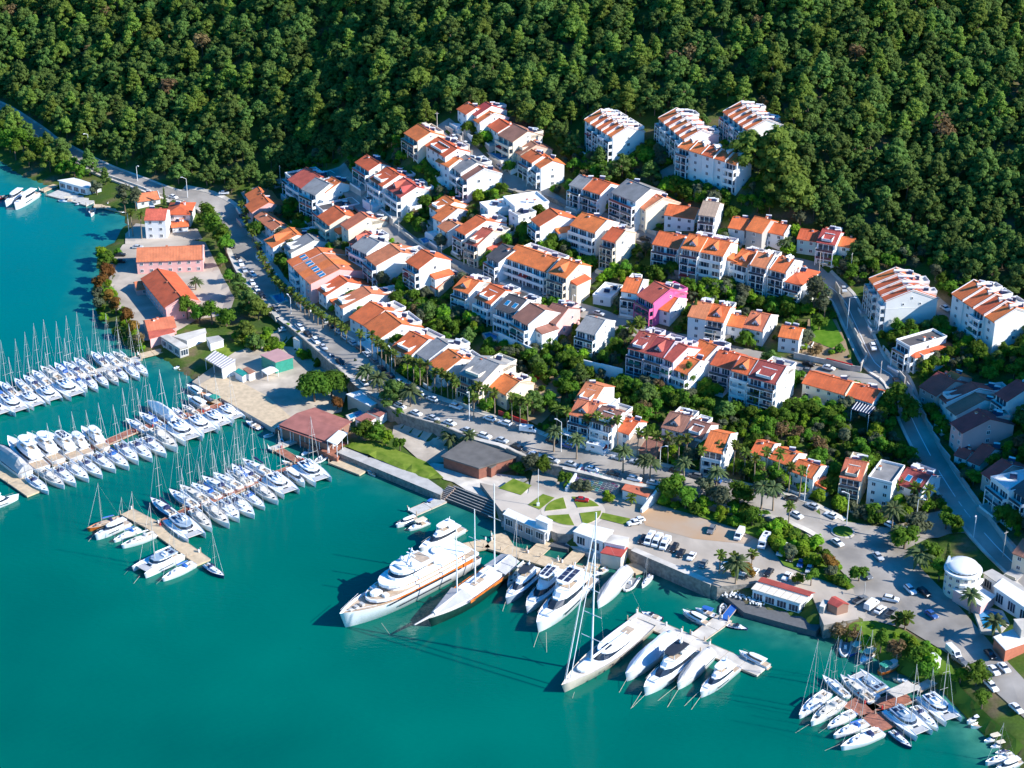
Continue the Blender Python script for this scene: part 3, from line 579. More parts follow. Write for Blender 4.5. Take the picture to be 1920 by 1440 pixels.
row((1631, 522), (1662, 565), 4, 18, 4, 'o', 'w', 'the terrace beside the steep right-hand street', 'P', group=G1, name='terraced_house')
row((1786, 550), (1866, 604), 4, 16, 4, 'o', 'w', 'the terrace at the right picture edge', 'P', group=G1, name='terraced_house')
HL = [  # Ax, Ay, Bx, By, depth, storeys, roof, wall, where, options
 (759,249,783,264,12,3,'o','c','at the top end of the upper street beside the pines','B'),
 (799,272,835,294,11,3,'o','w','second down the left side of the upper street','T'),
 (818,301,842,313,10,3,'o','w','third down the left side of the upper street',''),
 (843,309,864,324,14,3,'g','w','fourth down the left side of the upper street',''),
 (861,327,876,338,15,3,'b','w','lowest on the left side of the upper street','B'),
 (667,304,692,320,10,3,'o','w','at the pine edge right of the second street','B'),
 (695,334,718,349,15,3,'o','w','right of the second street with a white terrace','T'),
 (727,352,752,370,14,3,'r','w','lowest right of the second street top','D'),
 (535,327,552,340,14,3,'d','w','at the forest edge with a curved grey top','F'),
 (541,336,568,354,17,3,'r','w','behind the grey-topped house at the forest edge','B'),
 (566,354,592,366,14,4,'g','w','with tall shaded front under the forest edge','B'),
 (596,350,612,360,13,3,'o','w','squeezed behind the forest-edge group',''),
 (592,387,606,398,16,3,'d','w','left of the second street with blue-grey roof panels','F'),
 (597,405,618,422,14,3,'o','c','left of the second street with a cream gable','B'),
 (640,420,653,430,17,3,'t','c','beside the street below the cream gabled one',''),
 (655,453,668,462,14,3,'r','w','above the dark-fronted grey one','D'),
 (660,462,688,476,13,3,'g','w','with dark balconies in the second row','B'),
 (687,482,706,498,20,3,'t','w','long and white-gabled in the second row','B'),
 (762,490,786,504,14,4,'o','w','alone with round balconies at the second row end','B'),
 (795,530,822,542,14,1,'o','s','low among trees right of the round-balcony house','XN'),
 (461,364,472,380,11,2,'o','w','northernmost beside the boulevard','N'),
 (461,384,473,398,15,2,'o','p','second beside the boulevard behind a round tree','N'),
 (478,406,512,432,7,2,'t','w','third beside the boulevard behind a round tree','N'),
 (497,450,512,464,21,2,'o','w','broad with tall windows beside the boulevard','D'),
 (533,462,546,474,20,2,'g','w','with grey panels behind the broad boulevard one','T'),
 (540,489,551,501,24,3,'o','w','first of four stepped roofs with skylights','SZ'),
 (551,501,562,512,24,3,'t','w','second of four stepped roofs with skylights','SZ'),
 (562,512,572,522,24,3,'o','w','third of four stepped roofs with skylights','SZ'),
 (572,522,583,532,24,3,'t','p','fourth of four stepped roofs with skylights','SZ'),
 (597,542,612,554,18,2,'o','w','just below the stepped skylight roofs','T'),
 (628,564,643,578,23,2,'t','w','with a long arched white gable by the boulevard','T'),
 (656,594,684,610,18,2,'o','w','left half of the orange pair among boulevard palms','N'),
 (684,610,714,634,17,2,'o','w','right half of the orange pair among boulevard palms','N'),
 (736,650,772,668,16,2,'o','w','with a roof terrace behind the palms','T'),
 (782,662,804,676,17,2,'g','w','grey-roofed between two orange ones behind the palms','N'),
 (806,680,832,698,15,2,'o','w','at the right end of the palm-side group','N'),
 (862,700,905,717,17,3,'g','c','with a broad terrace above the boulevard palms','TB'),
 (920,724,950,740,12,2,'o','c','beside the ravine behind the palms','N'),
 (858,204,875,214,9,2,'o','w','left one of the topmost pair below the forest','N'),
 (882,210,894,217,14,2,'r','w','right one of the topmost pair below the forest','N'),
 (889,224,900,231,13,2,'o','w','below the topmost pair','N'),
 (915,235,934,248,10,2,'o','w','above the long brown-roofed one','N'),
 (935,252,962,266,14,3,'b','c','long and balconied with a pool below the forest','B'),
 (962,280,976,290,14,2,'b','s','lower neighbour of the long brown-roofed one',''),
 (978,293,998,305,9,3,'o','w','in the upper group above the olive trees','B'),
 (1000,304,1014,315,10,3,'o','w','at the lower right end of the upper group',''),
 (1068,346,1092,354,11,3,'g','w','leftmost in the row under the conifers','B'),
 (1092,353,1126,364,12,3,'o','w','second in the row under the conifers','B'),
 (1148,360,1192,378,15,4,'g','w','modern and large under the conifers','B'),
 (1192,382,1211,394,15,3,'t','c','cream-gabled at the right end of the conifer row','N'),
 (900,383,915,396,11,2,'w','w','small in the middle of the hillside left of its twin','N'),
 (944,372,966,391,14,2,'w','w','broad in the middle of the hillside right of its twin','N'),
 (954,398,972,408,8,2,'g','w','tiny beneath the two flat-roofed ones','F'),
 (997,411,1013,424,15,3,'o','w','left of the big mid-hill block with shaded front','B'),
 (1036,412,1062,422,8,2,'o','c','set back between two big mid-hill blocks','N'),
 (1070,421,1117,437,13,4,'o','w','big mid-hill block with long shaded balconies','B'),
 (1129,447,1155,455,12,4,'o','c','cream with stepped corner right of the big mid-hill block','B'),
 (913,480,935,492,14,3,'d','w','narrow beside the long orange-roofed block','B'),
 (947,482,1026,510,13,3,'o','w','longest block in the centre with rows of balconies','B'),
 (1030,510,1062,521,14,4,'o','c','at the right end of the longest block','BD'),
 (805,386,823,398,14,2,'o','w','first of the central-left group','T'),
 (812,407,829,416,15,2,'o','w','second of the central-left group','N'),
 (822,424,840,436,9,2,'t','w','third and smallest of the central-left group','N'),
 (855,430,873,440,19,3,'o','w','with dark stacked balconies in the central-left group','B'),
 (875,454,896,462,17,3,'r','c','with plants on its roof in the central-left group','T'),
 (1246,402,1302,410,10,2,'o','w','left in the topmost right row','N'),
 (1310,402,1341,406,13,4,'k','w','tall with black balconies in the topmost right row','B'),
 (1366,426,1396,431,10,2,'o','w','left of the unfinished one in the topmost right row','N'),
 (1399,430,1429,437,13,3,'o','g','unfinished with open concrete floors','N'),
 (1433,433,1470,441,9,2,'o','w','right of the unfinished one in the topmost right row','N'),
 (1495,447,1530,452,9,2,'o','t','teal-fronted at the forest edge','N'),
 (1532,453,1566,459,12,3,'r','w','with a red top terrace at the forest edge','T'),
 (1568,459,1597,464,8,2,'o','w','easternmost of the forest-edge three','N'),
 (1224,457,1272,466,12,3,'o','w','leftmost in the long right-hand row','B'),
 (1278,464,1312,471,13,4,'o','w','second in the long right-hand row with a gable dormer','BD'),
 (1313,471,1356,480,13,4,'o','w','third in the long right-hand row with an arched dormer','BD'),
 (1372,491,1402,500,13,3,'o','w','fourth in the long right-hand row','BD'),
 (1407,496,1438,503,12,4,'t','w','fifth in the long right-hand row','BP'),
 (1444,504,1474,512,12,4,'o','w','sixth in the long right-hand row','BP'),
 (1466,526,1502,535,14,3,'o','w','corner building ending the long right-hand row','HB'),
 (850,540,879,550,12,3,'o','w','blue-white at the left of the lower middle row','BD'),
 (892,557,921,570,14,3,'o','w','second in the lower middle row','TB'),
 (930,577,965,590,14,3,'d','w','third in the lower middle row with skylights','BS'),
 (962,594,991,610,15,4,'b','w','fourth in the lower middle row with a tall blank gable','B'),
 (1013,598,1043,607,15,3,'b','p','fifth in the lower middle row with a pink gable','B'),
 (1081,618,1117,628,13,3,'g','w','last in the lower middle row with a bright white gable','B'),
 (1112,556,1145,562,12,1,'w','w','low and open beside the bright pink one','X'),
 (1165,545,1196,550,12,3,'o','w','left of the bright pink one','B'),
 (1196,553,1226,569,15,3,'r','h','vividly coloured among white neighbours','B'),
 (1223,575,1256,584,12,2,'o','w','right of the bright pink one','N'),
 (1290,592,1323,598,13,3,'t','w','left one in the row above the garden conifer','N'),
 (1324,598,1357,604,13,3,'o','w','with arched dormers in the row above the street','D'),
 (1359,608,1391,614,9,2,'o','w','low between two dormered ones','N'),
 (1394,613,1431,621,14,2,'t','w','with dark shutters and a triangular dormer','D'),
 (1460,630,1498,636,9,2,'o','w','alone beside the empty building plot','N'),
 (1178,652,1211,661,15,4,'m','l','left of the mauve trio above the blue pool','T'),
 (1212,661,1245,671,14,4,'m','l','centre of the mauve trio above the blue pool','BD'),
 (1246,671,1262,678,14,4,'r','l','right of the mauve trio above the blue pool','B'),
 (1257,688,1291,702,12,3,'o','w','half hidden by a pine below the mauve trio','B'),
 (1288,662,1322,676,13,3,'o','w','behind the pine with a sunny gable','N'),
 (1333,682,1371,692,12,3,'o','l','left of the blue-fronted dormer one','B'),
 (1373,694,1405,703,12,4,'o','w','with a pointed gable above a small pool','D'),
 (1405,706,1456,720,14,4,'m','w','large with awning and bright gable by the palms','TB'),
 (1505,717,1585,740,10,2,'o','c','long and pale in the right-hand gardens','N'),
 (1586,740,1636,755,10,2,'o','w','continuing the long pale one to its right','N'),
 (1681,640,1706,654,16,3,'d','w','with dark roof behind the lawn villa','F'),
 (1692,656,1716,670,17,2,'o','w','villa on the lawn by the steep street','HB'),
 (1757,718,1775,727,12,2,'o','g','sunlit corner of the shaded cluster on the right','N'),
 (1725,724,1757,742,15,2,'m','g','leftmost in the shaded cluster on the right','N'),
 (1761,742,1776,756,22,2,'r','w','in the middle of the shaded cluster on the right','T'),
 (1776,764,1794,778,20,2,'b','w','lower middle of the shaded cluster on the right','N'),
 (1784,792,1806,812,18,3,'m','p','with blank pink gable wall by the shaded road','N'),
 (1868,737,1890,752,15,3,'m','w','bluish in shade at the right edge above the modern one','B'),
 (1815,862,1838,872,14,1,'r','w','low behind the shaded road wall','X'),
 (1790,852,1812,860,6,1,'r','w','tiny hut on the shaded road wall','X'),
 (1842,886,1862,900,14,2,'r','g','beside the modern one at the right edge','X'),
 (1858,898,1892,925,15,3,'w','w','modern with white roof panels in the shade','B'),
 (1898,916,1925,935,14,3,'d','w','cut by the right picture edge','B'),
 (1900,1036,1925,1046,10,2,'b','c','small at the right picture edge below the modern ones','N'),
 (1241,800,1280,810,12,2,'b','w','left of the dark-brown pair behind the palms','D'),
 (1283,812,1317,822,11,2,'b','w','right of the dark-brown pair behind the palms','T'),
 (1318,842,1356,850,14,3,'o','w','with a tall bright gable beside the boulevard','BZ'),
 (1408,847,1441,856,9,2,'o','w','left in the three-part row behind the fan palms','N'),
 (1443,858,1481,873,9,2,'o','w','centre in the three-part row behind the fan palms','N'),
 (1483,882,1525,897,9,2,'o','w','right in the three-part row behind the fan palms','N'),
 (1575,893,1615,901,13,3,'t','c','with red awnings facing the junction','TB'),
 (1628,898,1672,909,12,3,'g','w','grey flat-topped facing the junction','F'),
 (1681,905,1727,922,12,2,'m','w','maroon-roofed facing the junction','S'),
 (1078,750,1111,759,15,3,'t','w','upper block of the hotel right of the ravine','TB'),
 (1068,776,1108,786,12,3,'t','w','front block of the hotel right of the ravine','D'),
 (1110,788,1148,800,12,3,'b','w','middle block of the hotel right of the ravine','T'),
 (1146,802,1180,814,10,2,'o','w','lowest block of the hotel right of the ravine','N'),
 (1172,834,1198,842,9,1,'k','s','low eating place behind the palms','X'),
 (1198,842,1228,852,9,1,'b','n','low dark eating place behind the palms','X'),
 (1270,835,1300,845,7,1,'b','s','low and shaded behind the palm row','X'),
 (271,412,310,412,11,3,'r','w','by the bay at the left with solar panels','N'),
 (312,402,356,402,13,2,'o','w','with a hipped roof by the bay','HN'),
 (323,426,352,424,6,1,'o','w','little round-ended annex by the bay','HX'),
 (257,378,300,372,8,1,'t','w','low boat restaurant under the big trees','X'),
]
for h in HL: house((h[0], h[1]), (h[2], h[3]), *h[4:9], opts=h[9])
r1 = house((256, 490), (380, 485), 13, 2, 't', 'p', 'long school block by the bay', 'XNZ', name='school_building', cat='school', group='pink school buildings')
r2 = house((266, 522), (311, 578), 13, 2, 'o', 'p', 'gable towards the marina, by the bay', 'XNZ', name='school_building', cat='school', group='pink school buildings')
r3 = house((277, 620), (330, 612), 9, 1, 't', 'p', 'small annex south of the school by the pontoon', 'XNZ', name='school_building', cat='school', group='pink school buildings')
r4 = house((256, 543), (285, 539), 7, 1, 't', 'p', 'wing on the bay side of the school', 'XNZ', name='school_building', cat='school', group='pink school buildings')
for r_, t_ in ((r1, 'long pink school block with faded roof beside the bay car park'), (r2, 'big pink school block whose gable faces the marina'), (r3, 'low pink annex with faded roof beside the first pontoon'), (r4, 'pink side wing with flat faded roof on the bay side')): r_['label'] = t_
# garden, retaining and road walls
def wallrun(pix, h, m, t=.35, name='garden_wall', label='', base=None, group='walls between the gardens', drop=2, cat='wall'):
    P = [gnd(a, b) if base is None else at(a, b, base) for a, b in pix]; mb = MB()
    for a, b in zip(P[:-1], P[1:]):
        L_ = (b - a).length; q = max(1, int(L_ / 6))
        for i in range(q):
            c, e = a.lerp(b, i / q), a.lerp(b, (i + 1) / q); zc, ze = (tz(c.x, c.y), tz(e.x, e.y)) if base is None else (base, base)
            n_ = Vector((-(e - c).y, (e - c).x, 0)).normalized() * t / 2
            V = [(c.x - n_.x, c.y - n_.y, zc - drop), (e.x - n_.x, e.y - n_.y, ze - drop), (e.x + n_.x, e.y + n_.y, ze - drop), (c.x + n_.x, c.y + n_.y, zc - drop)]
            top = max(zc, ze) + h if q > 1 or base is None else h + base; V += [(x, y, top) for x, y, _ in V]
            mb.add(V, [(4, 5, 6, 7), (0, 1, 5, 4), (1, 2, 6, 5), (2, 3, 7, 6), (3, 0, 4, 7)], m)
    o = mb.build(name); return tag(o, label, cat, group)
WL = [([(935,650),(1003,683)],5.5,WALL['w'],'tall white retaining wall below the blank-gabled house'),([(1085,698),(1167,716)],5,WALL['w'],'tall white retaining wall behind the ravine hotel'),
 ([(1057,668),(1110,676)],2.6,WALL['w'],'white curved wall under the lawn beside the grey-roofed house'),([(1566,535),(1590,600),(1624,675),(1613,697)],1.8,PALE,'pale wall along the left of the steep street'),
 ([(1488,672),(1550,684),(1597,696),(1613,697)],2,PALE,'pale wall fronting the empty plot'),([(1655,655),(1696,722)],1.6,PALE,'pale wall along the right of the steep street'),
 ([(1700,724),(1722,770),(1760,840),(1800,900),(1850,970),(1900,1040)],1.8,CONC,'grey wall along the shaded road'),([(1252,522),(1345,540)],3.5,STONE,'grey stone wall under the blue pool terrace'),
 ([(1168,714),(1205,722)],3,STONE,'dark stone wall beside the kidney pool'),([(1000,715),(1050,700)],1.2,REDM,'red fence beside the excavated ravine'),
 ([(725,410),(800,470),(880,520)],1.2,PALE,'pale wall along the second street'),([(700,330),(745,395)],1.4,CONC,'grey wall right of the second street'),
 ([(835,240),(880,285)],1.2,PALE,'white wall at the head of the upper street'),([(1020,372),(1075,398)],1.5,STONE,'stone wall on the bend of the upper street'),
 ([(1230,640),(1350,664)],1.3,PALE,'pale wall under the street above the mauve houses'),([(1290,622),(1370,640)],1.8,PALE,'pale garden wall fronting the dormered row'),
 ([(850,512),(930,545)],1.3,PALE,'pale wall before the long central block'),([(1150,410),(1230,442)],1.4,PALE,'pale wall below the modern block'),
 ([(1560,440),(1600,470)],1.2,CONC,'grey wall at the forest edge'),([(980,262),(1010,285)],1.5,CONC,'grey wall beside the upper lawn'),
 ([(545,420),(600,480)],1.2,PALE,'pale wall in the gap between the first two rows'),([(1392,458),(1440,462)],2.5,WALL['w'],'white enclosure wall behind the unfinished house')]
for p, h, m_, l in WL: wallrun(p, h, m_, label=l)
wallrun([(1549,683),(1597,694)], 2.2, REDM, label='dark red gate panels at the edge of the empty plot', t=.5)
wallrun([(935,778),(990,800)], 1.8, REDM, label='dark red fence at the foot of the ravine')
# ---------------------------------------------------------------- boats (local x towards the bow, waterline at z = 0)
def hull(mb, L, B, h0, h1, side, deck, tr=.8, p=2.0, n=12, y0=0, full=.4, flare=.8, inset=.12, deckz=-.12):
    V = []; D = []
    for i in range(n + 1):
        t = i / n; x = -L / 2 + L * t
        s_ = tr + (1 - tr) * math.sin(min(1, t / full) * math.pi / 2) if t < full else max(.02, 1 - ((t - full) / (1 - full)) ** p)
        b = B / 2 * s_; h = h0 + (h1 - h0) * t * t; fl = flare - .35 * max(0, t - .5)
        xb = x - (.10 * L * .35) * max(0, (t - .6) / .4) ** 2
        for sg in (-1, 1): V += [(xb, y0 + sg * b * fl * .55, -.35), (xb, y0 + sg * b * fl, .0), (x, y0 + sg * b, h)]
        D += [(x - (inset if i == n else 0) * 2, y0 - max(.005, b - inset), h + deckz), (x - (inset if i == n else 0) * 2, y0 + max(.005, b - inset), h + deckz)]
    F = []
    for i in range(n):
        a, b = i * 6, (i + 1) * 6
        F += [(a, b, b + 1, a + 1), (a + 1, b + 1, b + 2, a + 2), (a + 4, b + 4, b + 3, a + 3), (a + 5, b + 5, b + 4, a + 4)]
    F += [(0, 1, 4, 3), (1, 2, 5, 4), (n * 6, n * 6 + 3, n * 6 + 4, n * 6 + 1), (n * 6 + 1, n * 6 + 4, n * 6 + 5, n * 6 + 2)]
    mb.add(V, F, side, True)
    # gunwale cap + deck
    T = [];
    for i in range(n + 1): T += [V[i * 6 + 2], V[i * 6 + 5]]
    W_ = T + D; k = len(T); F = []
    for i in range(n): a = 2 * i; F += [(a, a + 2, k + a + 2, k + a), (a + 3, a + 1, k + a + 1, k + a + 3)]
    mb.add(W_, F, side); mb.add(D, [(2 * i, 2 * i + 2, 2 * i + 3, 2 * i + 1) for i in range(n)], deck)
    return mb
def plan(x0, x1, hw, nose=.35, tail=.9, k=5, y0=0):
    """closed plan, rounded towards the bow"""
    P = [(x0, y0 - hw * tail), ((x0 + x1) / 2 - (x1 - x0) * .1, y0 - hw)]; xs = x1 - (x1 - x0) * nose
    for i in range(k + 1): a = -math.pi / 2 + math.pi * i / k; P.append((xs + (x1 - xs) * math.cos(a) ** .8 if abs(math.cos(a)) > 1e-6 else xs, y0 + hw * math.sin(a)))
    P += [((x0 + x1) / 2 - (x1 - x0) * .1, y0 + hw), (x0, y0 + hw * tail)]; return P
def tier(mb, P, z0, z1, m, top=None, sh=.08, rake=0.0, y0=0):
    n_ = len(P); xa, xb = min(p[0] for p in P), max(p[0] for p in P); V = [(x, y, z0) for x, y in P]
    for x, y in P: f = (x - xa) / (xb - xa); V.append((x - rake * f - sh * (xb - xa) * .3 * (f - .5), y0 + (y - y0) * (1 - sh), z1))
    mb.add(V, [(i, (i + 1) % n_, n_ + (i + 1) % n_, n_ + i) for i in range(n_)], m); mb.add(V[n_:], [tuple(range(n_))], top or m); return mb
def mastset(root, x, z, h, r=.15, sp=3, w_=1.1, boom=5, cover=None, m=STEEL, rig=True, L=13, back=True):
    MB().tube((x, 0, z), (x - h * .012, 0, z + h), r, m, r * .6, n=6).build('mast', root)
    for k in range(sp):
        zz = z + h * (k + 1) / (sp + 1.1); ww = w_ * (1 - .22 * k)
        MB().tube((x - .1, -ww, zz + .08), (x - .1, ww, zz + .08), r * .42, m, n=4).build('spreader', root)
    if boom:
        MB().tube((x - .15, 0, z + 1.3), (x - boom, 0, z + 1.15), r * .8, m, n=5).build('boom', root)
        if cover: MB().tube((x - .3, 0, z + 1.62), (x - boom + .3, 0, z + 1.35), .26, cover, .16, n=6).build('sail_cover', root)
    if rig:
        mb = MB(); t = (x - h * .012, 0, z + h * .97); mb.tube((x + (L / 2 - x) * .94, 0, z - .2), t, .03, GEL, n=3, cap=False)
        if back: mb.tube((-L / 2 + .3, 0, z), t, .012, m, n=3, cap=False)
        for s_ in (-1, 1): mb.tube((x - .2, s_ * w_ * 1.25, z - .2), (x - .1, s_ * w_ * (1 - .22 * (sp - 1)), z + h * sp / (sp + 1.1)), .012, m, n=3, cap=False)
        mb.build('rigging', root)
PROTO = {}
def mk_sail(L=12, hm=GEL, deck=GEL, cover=WHITE, hood=NAVY, mast=17.5, key='sail'):
    r = empty('sailing_yacht', cat='yacht'); B = L * .285
    hull(MB(), L, B, 1.15, 1.5, hm, deck, tr=.78).build('hull', r)
    MB().box((-L * .33, 0, 1.18), (L * .26, B * .42, .10), TEAK).build('cockpit_floor', r)
    for s_ in (-1, 1): MB().box((-L * .32, s_ * B * .27, 1.4), (L * .26, B * .12, .42), deck).build('cockpit_bench', r)
    c = tier(MB(), plan(-L * .18, L * .26, B * .30, .5, .95), 1.2, 1.72, deck, sh=.18, rake=.25).build('cabin', r)
    for s_ in (-1, 1): MB().box((L * .01, s_ * B * .285, 1.5), (L * .22, .05, .18), GLASS).build('cabin_window', c)
    MB().box((L * .30, 0, 1.42), (.6, .6, .08), TINT).build('hatch', r); MB().box((L * .12, 0, 1.76), (.5, .5, .07), TINT).build('hatch', r)
    tier(MB(), plan(-L * .24, -L * .13, B * .30, .5, 1), 1.4, 2.25, hood, sh=.2, rake=.25).build('sprayhood', r)
    MB().tube((-L * .40, -.05, 1.3), (-L * .40, .05, 1.3), .5, STEEL, n=8).build('wheel', r)
    mastset(r, L * .06, 1.7, mast, .085, 3 if mast > 16 else 2, B * .26, L * .38, cover, L=L)
    return r
def mk_cat(L=13.5, hood=NAVY, roof=GEL):
    r = empty('catamaran', cat='catamaran'); B = L * .51
    for s_ in (-1, 1): hull(MB(), L, L * .14, 1.5, 1.8, GEL, GEL, tr=.75, p=2.2, y0=s_ * B * .38, flare=.7).build('hull', r)
    mb = MB(); mb.box((-L * .1, 0, 1.35), (L * .66, B * .74, .5), GEL); mb.build('bridge_deck', r)
    mb = MB(); mb.box((L * .32, 0, 1.52), (L * .17, B * .6, .05), GREYC); mb.build('trampoline', r)
    MB().tube((L * .41, -B * .36, 1.55), (L * .41, B * .36, 1.55), .12, STEEL, n=6).build('crossbeam', r)
    c = tier(MB(), plan(-L * .26, L * .20, B * .33, .5, .95), 1.58, 2.0, GEL, sh=.03).build('cabin', r)
    tier(MB(), plan(-L * .24, L * .185, B * .325, .5, .95), 2.0, 2.62, TINT, sh=.10, rake=.35).build('cabin_window', c)
    tier(MB(), plan(-L * .40, L * .15, B * .34, .5, .95), 2.63, 2.82, roof, sh=.06).build('hardtop', r)
    MB().box((-L * .33, 0, 1.65), (L * .13, B * .55, .12), TEAK).build('cockpit_floor', r)
    MB().box((-L * .13, B * .12, 3.0), (L * .09, B * .22, .4), GEL).box((-L * .16, B * .12, 3.35), (L * .05, B * .2, .5), GEL).build('helm_station', r)
    for s_ in (-1, 1): MB().box((-L * .30, s_ * B * .14, 2.87), (L * .1, B * .2, .05), SOLAR).build('solar_panel', r)
    MB().box((L * .22, 0, 1.66), (.7, 1.6, .06), TINT).build('hatch', r)
    for s_ in (-1, 1): MB().box((0, s_ * (B * .38 + L * .068), 1.05), (L * .35, .04, .22), GLASS).build('hull_window', r)
    mastset(r, L * .07, 2.8, L * 1.28, .13, 2, B * .2, L * .42, WHITE, L=L)
    return r
def mk_motor(L=16, hm=GEL, top=None, solar=False, deck=GEL, fly=True, key=''):
    r = empty('motor_yacht', cat='motor yacht'); B = L * .24; top = top or GEL
    hull(MB(), L, B, 1.5, 2.3, hm, deck, tr=.92, p=2.4, full=.5).build('hull', r)
    MB().box((-L * .515, 0, .55), (L * .06, B * .85, .15), TEAK).build('swim_platform', r)
    MB().box((-L * .38, 0, 1.48), (L * .2, B * .8, .10), TEAK).build('aft_deck', r)
    c = tier(MB(), plan(-L * .30, L * .27, B * .40, .55, .95), 1.5, 2.2, GEL, sh=.03).build('cabin', r)
    tier(MB(), plan(-L * .29, L * .26, B * .395, .55, .95), 2.2, 3.0, TINT, sh=.12, rake=L * .07).build('cabin_window', c)
    tier(MB(), plan(-L * .40, L * .16, B * .40, .45, .95), 3.0, 3.2, GEL, sh=.04).build('upper_deck', r)
    if fly:
        tier(MB(), plan(-L * .30, L * .13, B * .37, .5, .95), 3.2, 3.85, GEL, sh=.03, rake=.5).build('flybridge', r)
        MB().box((-L * .12, 0, 3.9), (L * .22, B * .52, .05), TEAK).build('flybridge_floor', r)
        for s_ in (-1, 1):
            MB().box((-L * .2, s_ * B * .22, 4.15), (L * .12, B * .14, .45), WHITE).build('sofa', r)
        mb = MB()
        for x in (-L * .22, L * .02):
            for s_ in (-1, 1): mb.tube((x, s_ * B * .3, 3.8), (x, s_ * B * .28, 5.2), .07, GEL, n=4)
        mb.build('hardtop_post', r); h = tier(MB(), plan(-L * .26, L * .07, B * .34, .35, .95), 5.2, 5.38, top, sh=.05).build('hardtop', r)
        if solar:
            for i in range(3):
                for s_ in (-1, 1): MB().box((-L * .18 + i * L * .08, s_ * B * .14, 5.42), (L * .07, B * .2, .06), SOLAR).build('solar_panel', h)
        MB().tube((-L * .2, 0, 5.3), (-L * .22, 0, 6.6), .09, GEL, n=5).blob((-L * .2, 0, 5.8), (.35, .35, .3), WHITE).build('radar_mast', r)
    MB().box((L * .30, 0, 2.12), (L * .10, B * .38, .3), WHITE).build('sun_pad', r)
    for s_ in (-1, 1):
        MB().box((L * .02, s_ * B * .478, 1.15), (L * .3, .05, .28), TINT).build('hull_window', r)
    mb = MB()
    for s_ in (-1, 1): mb.tube((L * .05, s_ * B * .46, 2.4), (L * .40, s_ * B * .2, 2.9), .035, STEEL, n=3)
    mb.build('railing', r); return r
def mk_covered(L=15, m=GREYC):
    r = empty('covered_yacht', cat='motor yacht'); B = L * .24; hull(MB(), L, B, 1.4, 2.1, GEL, m, tr=.92, p=2.4, full=.5).build('hull', r)
    n = 14; V = []; F = []; rr = random.Random(3); k = 7
    for i in range(n + 1):
        t = i / n; x = -L * .49 + L * .97 * t; s_ = .9 if t < .5 else max(.06, 1 - ((t - .5) / .5) ** 2.3); hh = 1.5 + .6 * t * t; rid = (3.9 if .1 < t < .55 else 3.9 - 1.7 * (t - .55) / .45 if t >= .55 else 3.0) + rr.uniform(-.12, .12)
        for j in range(k + 1): a = -1 + 2 * j / k; V.append((x, a * B * .5 * s_ * 1.02, hh + (rid - hh) * (1 - abs(a) ** 1.5) + rr.uniform(-.05, .05)))
    for i in range(n):
        for j in range(k): a = i * (k + 1) + j; F.append((a, a + k + 1, a + k + 2, a + 1))
    F.append(tuple(range(k, -1, -1))); MB().add(V, F, m).build('tarpaulin', r); return r
def mk_small(L=6.5, hm=GEL, inner=TEAK, top=None, cabin=True):
    r = empty('motorboat', cat='motorboat'); B = L * .36; hull(MB(), L, B, .65, .95, hm, inner if not cabin else GEL, tr=.88, p=2.2, inset=.2, deckz=-.2).build('hull', r)
    if cabin:
        tier(MB(), plan(-L * .05, L * .28, B * .34, .6, .95), .6, 1.15, GEL, sh=.15, rake=.4).build('cuddy', r)
        tier(MB(), plan(-L * .08, L * .10, B * .34, .5, .95), 1.12, 1.55, TINT, sh=.2, rake=.4).build('windscreen', r)
    MB().box((-L * .22, 0, .75), (L * .2, B * .6, .3), inner).build('seat', r)
    if top:
        mb = MB()
        for x in (-L * .3, L * .1):
            for s_ in (-1, 1): mb.tube((x, s_ * B * .38, .8), (x, s_ * B * .38, 2.2), .04, STEEL, n=4)
        mb.build('canopy_post', r); tier(MB(), plan(-L * .36, L * .16, B * .42, .3, 1), 2.2, 2.32, top, sh=.12).build('canopy', r)
    MB().box((-L * .52, 0, .7), (.35, .4, .9), BLACK, taper=.7).build('outboard_motor', r); return r
def mk_rib(L=5.5):
    r = empty('inflatable_boat', cat='inflatable boat'); B = 2.1; mb = MB(); P = [(-L / 2, -B / 2), (L * .15, -B / 2), (L * .38, -B * .3), (L / 2, 0), (L * .38, B * .3), (L * .15, B / 2), (-L / 2, B / 2)]
    for a, b in zip(P[:-1], P[1:]): mb.tube((a[0], a[1], .4), (b[0], b[1], .4), .27, mat('rib_tube', (.60, .60, .58), .6), n=7)
    mb.build('tube', r); MB().box((-L * .08, 0, .25), (L * .75, B * .7, .15), mat('rib_floor', (.25, .25, .25), .8)).build('floor', r)
    MB().box((-.1, 0, .75), (.5, .6, .8), WHITE, taper=.8).build('console', r); MB().box((-L * .5, 0, .75), (.4, .45, 1.0), BLACK, taper=.7).build('outboard_motor', r); return r
def mk_fisher(L=8, hm=None, top=None):
    r = empty('wooden_fishing_boat', cat='fishing boat'); B = L * .36; hm = hm or ORANGE; hull(MB(), L, B, .9, 1.7, hm, TEAK, tr=.45, p=1.9, full=.5, inset=.15).build('hull', r)
    tier(MB(), plan(-L * .12, L * .22, B * .28, .3, .95), .9, 1.9, WHITE, sh=.05).build('cabin', r); tier(MB(), plan(-L * .42, -L * .05, B * .42, .3, .9), 2.2, 2.35, top or GREENM, sh=.15).build('canopy', r)
    mb = MB()
    for x in (-L * .38, -L * .1):
        for s_ in (-1, 1): mb.tube((x, s_ * B * .33, .9), (x, s_ * B * .33, 2.2), .04, STEEL, n=4)
    mb.build('canopy_post', r); MB().tube((L * .2, 0, 1.8), (L * .2, 0, 4.4), .07, STEEL, n=5).build('mast', r); return r
NB = {}; BIG = 'large yachts at the central jetties'
